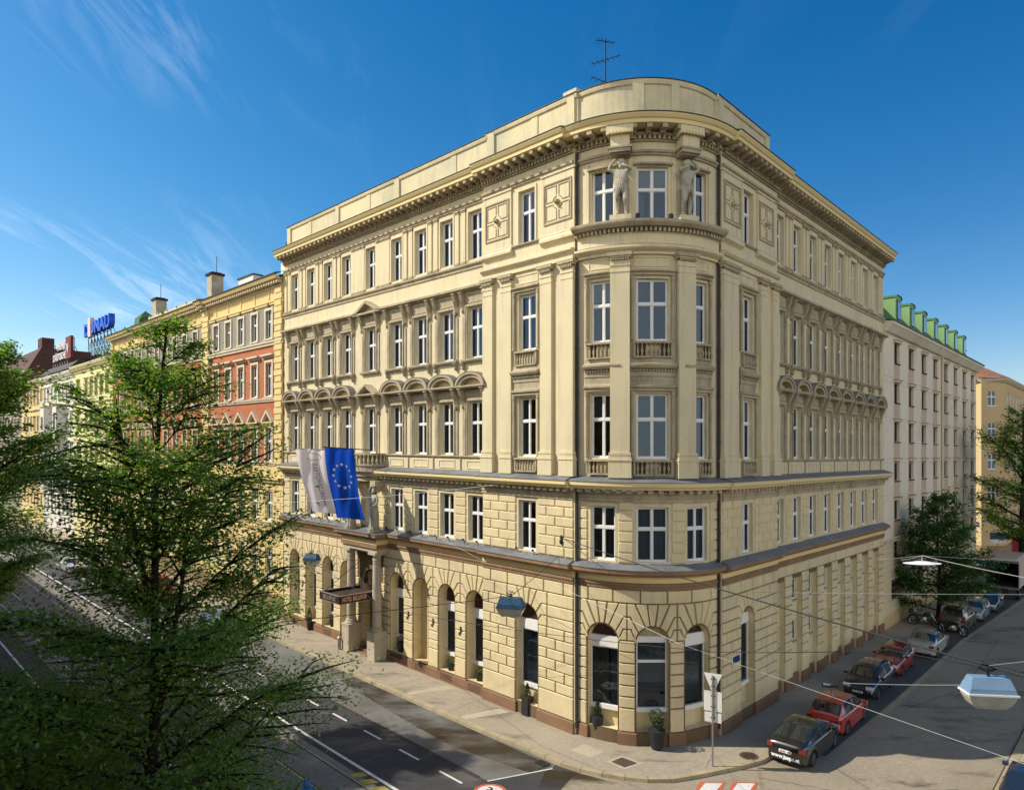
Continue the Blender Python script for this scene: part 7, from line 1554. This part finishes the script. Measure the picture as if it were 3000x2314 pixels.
# ------------------------------------------------------------------ signs
px_, py_ = 8.30, 28.25; t = thing('traffic_sign', 'grey pole with a give-way triangle and two blank white boards seen from behind', 'road sign', gp(px_, py_)); z0 = KT * px_
m = MB(); m.tube([(px_, py_, z0), (px_, py_, z0 + 3.75)], .035, 'steel_grey', 8); m.tube([(px_ + .05, py_ + .03, z0 + 1.9), (px_ + .05, py_ + .03, z0 + 3.7)], .03, 'steel_grey', 6); m.build('pole', t)
def board(name, pts, z, m_, ang, p, dy=.045, parent=None):
    b = MB(); c, s = math.cos(ang), math.sin(ang); f = lambda u, w_, d: (p[0] + u * c - d * s * -1 * 0 - d * (-s) * 0 + d * -s, p[1] + u * s + d * c, z + w_)
    n = len(pts); vs = [f(u, w_, dy) for u, w_ in pts] + [f(u, w_, dy + .02) for u, w_ in pts]; b.add(vs, [tuple(range(n)), tuple(range(n, 2 * n))[::-1]] + [(i, (i + 1) % n, n + (i + 1) % n, n + i) for i in range(n)], m_); return b.build(name, parent)
ag = rad(-26)
board('triangle_board', [(-.37, .36), (.37, .36), (.05, -.36), (-.05, -.36)], z0 + 3.46, 'sign_white', ag, (px_, py_), .05, t)
board('white_board', [(-.36, .40), (.36, .40), (.36, -.42), (-.36, -.42)], z0 + 2.68, 'sign_white', ag, (px_, py_), .05, t); board('white_board', [(-.34, .2), (.34, .2), (.34, -.20), (-.34, -.20)], z0 + 2.0, 'sign_white', ag, (px_, py_), .06, t)
m = MB()
for z in (2.0, 2.45, 2.9, 3.3, 3.6): m.box((px_ + .02, py_ + .02, z0 + z), (.16, .06, .04), 'black_metal', ag)
m.build('clamp', t)
x, y = PL(29.2, 2.5); t = thing('no_entry_sign', 'round dark red sign on a grey pole in front of the brick house', 'road sign', gp(x, y)); m = MB(); m.tube([gp(x, y), gp(x, y, 3.0)], .04, 'steel_grey', 7); m.build('pole', t)
m = MB(); m.tube([(x - .02, y - .05, KT * x + 2.9), (x + .02, y - .08, KT * x + 2.9)], .36, 'sign_red', 18); m.build('disc', t)
t = thing('shop_sign', 'blue and white sign board on a post in front of the ochre corner house', 'sign', gp(58.0, 81.5)); m = MB(); m.tube([gp(58.0, 81.5), gp(58.0, 81.5, 3.2)], .06, 'steel_grey', 6); m.build('pole', t); m = MB(); m.box((58.0, 81.4, KT * 58 + 3.4), (2.2, .12, .8), 'sign_blue', rad(8)); m.box((58.0, 81.38, KT * 58 + 2.75), (2.2, .12, .42), 'sign_white', rad(8)); m.build('board', t)
t = thing('red_kiosk_awning', 'red awning with a white edge under the tall tree at the right edge', 'awning', gp(60.5, 81.0)); m = MB(); m.box((60.5, 81, KT * 60 + 2.3), (1.6, 1.2, 2.0), 'red_awning'); m.box((60.5, 80.9, KT * 60 + 3.4), (1.7, 1.3, .2), 'sign_white'); m.build('awning', t); m = MB(); m.tube([gp(60.5, 81), gp(60.5, 81, 1.4)], .07, 'steel_grey', 6); m.build('pole', t)
# ------------------------------------------------------------------ hanging street lamps and wires
def lantern(label, p, rz, top='lamp_blue', wd=.95, grp='box-shaped lamps hung over the streets'):
    t = thing('hanging_lamp', label, 'street lamp', p, grp, rz); h = wd * .34; w_ = wd / 2; d = wd * .23; x_ = wd * .39
    m = MB(); m.add([(-w_, -d, 0), (w_, -d, 0), (w_, d, 0), (-w_, d, 0), (-x_, -d * .55, h), (x_, -d * .55, h), (x_, d * .55, h), (-x_, d * .55, h), (-w_ * .93, -d * .95, h * .32), (w_ * .93, -d * .95, h * .32), (w_ * .93, d * .95, h * .32), (-w_ * .93, d * .95, h * .32)], [(0, 1, 9, 8), (1, 2, 10, 9), (2, 3, 11, 10), (3, 0, 8, 11), (8, 9, 5, 4), (9, 10, 6, 5), (10, 11, 7, 6), (11, 8, 4, 7), (4, 5, 6, 7)], top); m.build('housing', t, local=True)
    m = MB(); L_box(m, -w_ - .02, w_ + .02, -d - .02, d + .02, -.03, 0, 'lamp_white' if top == 'lamp_blue' else top); m.build('rim', t, local=True)
    m = MB(); q = [(1, 0), (.96, -.25), (.80, -.7), (.62, -.95)]; vs = []; fs = []
    for i, (k, z) in enumerate(q):
        vs += [(-w_ * k, -d * k * .96, -.03 + z * h * .98), (w_ * k, -d * k * .96, -.03 + z * h * .98), (w_ * k, d * k * .96, -.03 + z * h * .98), (-w_ * k, d * k * .96, -.03 + z * h * .98)]
        if i: fs += [((i - 1) * 4 + a, (i - 1) * 4 + (a + 1) % 4, i * 4 + (a + 1) % 4, i * 4 + a) for a in range(4)]
    fs.append((12, 13, 14, 15)); m.add(vs, fs, 'lamp_bowl'); m.build('bowl', t, local=True)
    m = MB(); m.tube([(0, 0, h), (0, 0, h + .14)], .025, 'black_metal', 6); m.tube([(-.16, 0, h + .16), (-.06, 0, h + .10), (.06, 0, h + .10), (.16, 0, h + .16)], .02, 'black_metal', 5); m.tube([(-.09, .05, h + .2), (.09, -.05, h + .2)], .03, 'black_metal', 5); m.build('hanger', t, local=True); return t
lantern('large pale blue box lamp hanging low over the junction at the right', (8.02, 11.5, 8.93), rad(-8), 'lamp_blue', .74)
lantern('dark blue box lamp in front of the wide corner bay', (-.04, 23.7, 7.55), rad(-14), 'lamp_darkblue'); lantern('dark blue box lamp left of the entrance canopy', (-11.6, 39.6, 6.62), rad(-20), 'lamp_darkblue')
t = thing('saucer_lamp', 'flat white spindle-shaped lamp hanging in front of the pavement tree', 'street lamp', (10.81, 18, 10.0)); m = MB(); m.lathe([(.05, .05), (.16, .05), (.30, .025), (.50, 0), (.30, -.035), (.1, -.06)], 'lamp_white', n=24, sy=.5); m.build('housing', t, local=True); m = MB(); m.tube([(0, 0, .05), (0, 0, .2)], .015, 'wire_steel', 5); m.build('hanger', t, local=True)
def P3(u, v, Y): return ((u - 1500) / 2001 * Y, Y, 13 + (1316 - v) / 2001 * Y)
def wire(label, pts, r=.012, m='wire_black', sag=.0):
    P = []; 
    for a, b in zip(pts, pts[1:]):
        a, b = Vector(a), Vector(b); n = 8
        for i in range(n + (1 if b == Vector(pts[-1]) else 0)): t_ = i / n; q = a.lerp(b, t_); q.z -= sag * 4 * t_ * (1 - t_); P.append(q)
    mb_ = MB(); mb_.tube(P, r * (.62 if m == 'wire_steel' else .8), m, 5); return tag(mb_.build('overhead_wire', top=tuple(P[0])), label, 'wire')
LA, LB2, LC, LD = (8.02, 11.5, 9.36), (-.04, 23.7, 7.92), (-11.6, 39.6, 6.98), (10.81, 18, 10.2)
wire('thick black cable carrying the large pale blue lamp across the junction', [FL(.6, .25, 8.9), (LA[0], LA[1], LA[2]), (10.5, 8.5, 9.4)], .022, 'wire_black', .12)
wire('black cable from the hotel wall to the dark blue lamp by the corner bay', [FL(1.0, .25, 8.0), LB2, (-9, 16, 8.6)], .014, 'wire_black', .05)
wire('thin cable from the hotel wall to the lamp left of the canopy', [FL(12.9, .2, 5.9), LC, (-24, 30, 8.0)], .014, 'wire_black', .05)
wire('black span wire running in front of the round-arched ground floor', [FL(27.5, .3, 5.6), (-5.4, 30, 6.0), (-.2, 24.4, 6.6), (6.0, 20.6, 6.9), (8.3, 15, 8.6), (LA[0] + .9, 11.2, 9.28)], .013, 'wire_black', .04)
wire('thin black wire sloping down across the tower base', [FL(3.5, .3, 7.2), (1.2, 25.2, 6.9), (5.4, 24.6, 4.9)], .008, 'wire_black', .02)
wire('pale steel wire crossing the cars on a long diagonal', [FL(.5, .25, 8.6), (4.6, 22, 7.7), (10.0, 16.0, 7.5), (14.5, 17.5, 2.2)], .012, 'wire_steel', .0) if False else None
a, b = P3(1990, 1885, 24), P3(3010, 2240, 12); wire('pale steel wire crossing the parked cars on a long diagonal', [P3(1600, 1700, 29.5), a, b], .011, 'wire_steel', .0)
wire('level white wire crossing in front of the right wing', [P3(2200, 1734, 30), P3(3020, 1741, 26)], .014, 'wire_steel', .02)
wire('pale wire sloping to the truck past the saucer lamp', [P3(2640, 1640, 20), LD, P3(3020, 1695, 15)], .014, 'wire_steel', .02)
wire('thin steel wire behind the saucer lamp', [P3(2560, 1640, 24), LD, P3(3010, 1643, 20)], .010, 'wire_steel', .01)
wire('thin pale wire rising to the right above the large lamp', [LA, P3(3020, 1935, 10.5)], .008, 'wire_steel', .0)
wire('thin pale wire from the dark blue car to the large lamp cable', [P3(2470, 2000, 14), P3(2890, 2005, 11.6)], .007, 'wire_steel', .02)
wire('pale contact wire crossing the flags and the statues', [P3(640, 1478, 38), P3(1000, 1462, 33), P3(1450, 1420, 28)], .012, 'wire_steel', .05)
wire('thin grey wire along the ground floor below the canopy', [FL(16, 1.2, 2.2), (1.5, 27, 4.0), FR(3, .3, 2.6)], .007, 'wire_black', .02)
wire('short stay wire from the mezzanine ledge to the cornice', [P3(1270, 1565, 36), P3(1410, 1640, 32.5)], .010, 'wire_steel')
m = MB(); p = P3(2432, 2008, 13.2); m.box(p, (.30, .06, .05), 'black_metal', rad(-15)); m.tube([p, (p[0] + .06, p[1], p[2] - .22)], .015, 'steel_grey', 5); m.tube([(p[0] - .12, p[1], p[2] + .03), (p[0] + .14, p[1], p[2] - .02)], .03, 'steel_grey', 5); tag(m.build('cable_clamp', top=p), 'small metal clamp with a hanging strap on the thick cable', 'cable clamp')
m = MB(); p = FL(.75, .28, 8.75); m.lathe([(.06, -.12), (.1, 0), (.04, .14), (.08, .2), (.02, .3)], 'black_metal', p, 8); m.build('cable_anchor', hotel)
# ------------------------------------------------------------------ flags
def flag(label, s, z, o0, o1, w_, h, base_m, kind, lean, blow):
    a, b = Vector(FL(s, o0, z)), Vector(FL(s + lean, o1, z + .15)); t = thing('flag', label, 'flag', tuple(a), 'flags over the hotel entrance'); m = MB(); m.tube([a, b], .03, 'black_metal' if kind == 'blue' else 'wire_steel', 7); m.lathe([(0, -.06), (.06, 0), (0, .06)], 'black_metal', tuple(b), 8); m.build('pole', t)
    d = (b - a).normalized(); st_ = b - d * (w_ + .05); nu, nv = 16, 26; vs = []
    nrm = d.cross(Vector((0, 0, 1))).normalized()
    def pt(u, v, e=0):
        q = st_ + d * (w_ * u) + Vector((0, 0, -1)) * (h * v * (1 - .04 * u)); q = q + Vector((-H2, H2, 0)) * 0 + blow * (v ** 1.3); q += nrm * ((.15 * math.sin(u * 8 + v * 3.5) * (.3 + v) + .06 * math.sin(u * 17 - v * 6)) + e); return q
    vs = [tuple(pt(i / nu, j / nv)) for j in range(nv + 1) for i in range(nu + 1)]; m = MB(); m.add(vs, [(j * (nu + 1) + i, j * (nu + 1) + i + 1, (j + 1) * (nu + 1) + i + 1, (j + 1) * (nu + 1) + i) for j in range(nv) for i in range(nu)], base_m); cl = m.build('cloth', t, smooth=True)
    sd = -1 if nrm.dot(Vector((0, -1, 0)) ) < 0 else 1
    if kind == 'blue':
        m = MB()
        for k in range(12):
            an = 2 * math.pi * k / 12; cu, cv = .5 + .30 * math.cos(an), .40 + .165 * math.sin(an)
            for e in (.012, -.012):
                P = []; 
                for q in range(10): r = (.11 if q % 2 == 0 else .045); aa = math.pi / 2 + q * math.pi / 5; P.append(tuple(pt(cu + r * math.cos(aa) / w_, cv - r * math.sin(aa) / h, e)))
                m.add(P + [tuple(pt(cu, cv, e))], [(q, (q + 1) % 10, 10) for q in range(10)], 'star_pale')
        m.build('star_ring', cl)
    else:
        me = text_mesh('WORLDHOTELS', .34, 'flag_text', 'flag_lettering', .002, .006)
        bm_v = [v.co.copy() for v in me.vertices]
        for v in me.vertices:
            x_, y_ = v.co.x, v.co.y; q = pt(.5 - y_ / w_ * 1.0, .56 - x_ / h * 1.05, sd * (.014 if v.co.z > 0 else .010)); v.co = q - ORG[cl.name]
        o = bpy.data.objects.new('flag_lettering', me); COL.objects.link(o); o.parent = cl
        m = MB(); R_ = [tuple(pt(.5 + .26 * math.cos(a_) * (1 if a_ < 5 else 1), .12 + .055 * math.sin(a_), sd * .015)) for a_ in np.linspace(.6, 5.3, 18)]; m.tube(R_, .022, 'flag_gold', 4); m.build('flag_emblem', cl)
    return t
flag('white hotel flag with vertical lettering and a gold swirl on a pole above the entrance', 17.35, 12.75, 1.0, 4.4, 1.9, 3.9, 'flag_white', 'white', 1.1, Vector((1.25, -.95, 0)))
flag('blue flag with a ring of pale stars hanging beside the white one', 15.4, 12.85, 1.0, 4.0, 1.85, 4.2, 'flag_blue', 'blue', .35, Vector((.75, -.55, 0)))
# ------------------------------------------------------------------ a passer-by at the bottom edge
j, e = body(([(-.27, -.03, 1.16), (-.25, -.14, .96), (-.24, -.18, .88)], [(.27, -.03, 1.16), (.26, -.05, .92), (.26, -.07, .84)]))
per = figure('person', j, e, 'trousers', gp(-7.0, 23.3, RZ), rad(40), .98); tag(per, 'person in a blue hooded jacket walking over the tram tracks at the bottom edge', 'person')
m = MB(); m.lathe([(.24, .80), (.27, 1.0), (.24, 1.2), (.25, 1.38), (.16, 1.50), (.09, 1.54)], 'jacket_blue', n=14, sy=.7); jk = m.build('jacket', smooth=True); jk.parent = per
m = MB(); m.lathe([(.10, 1.48), (.13, 1.6), (.125, 1.70), (.08, 1.79), (.01, 1.81)], 'jacket_blue', (0, .015, 0), n=12); hd = m.build('hood', smooth=True); hd.parent = per
for sx in (-1, 1): m = MB(); m.tube([(sx * .2, 0, 1.40), (sx * .28, -.03, 1.15), (sx * .255, -.12, .94)], [.085, .068, .055], 'jacket_blue', 8); sl2 = m.build('sleeve', smooth=True); sl2.parent = per
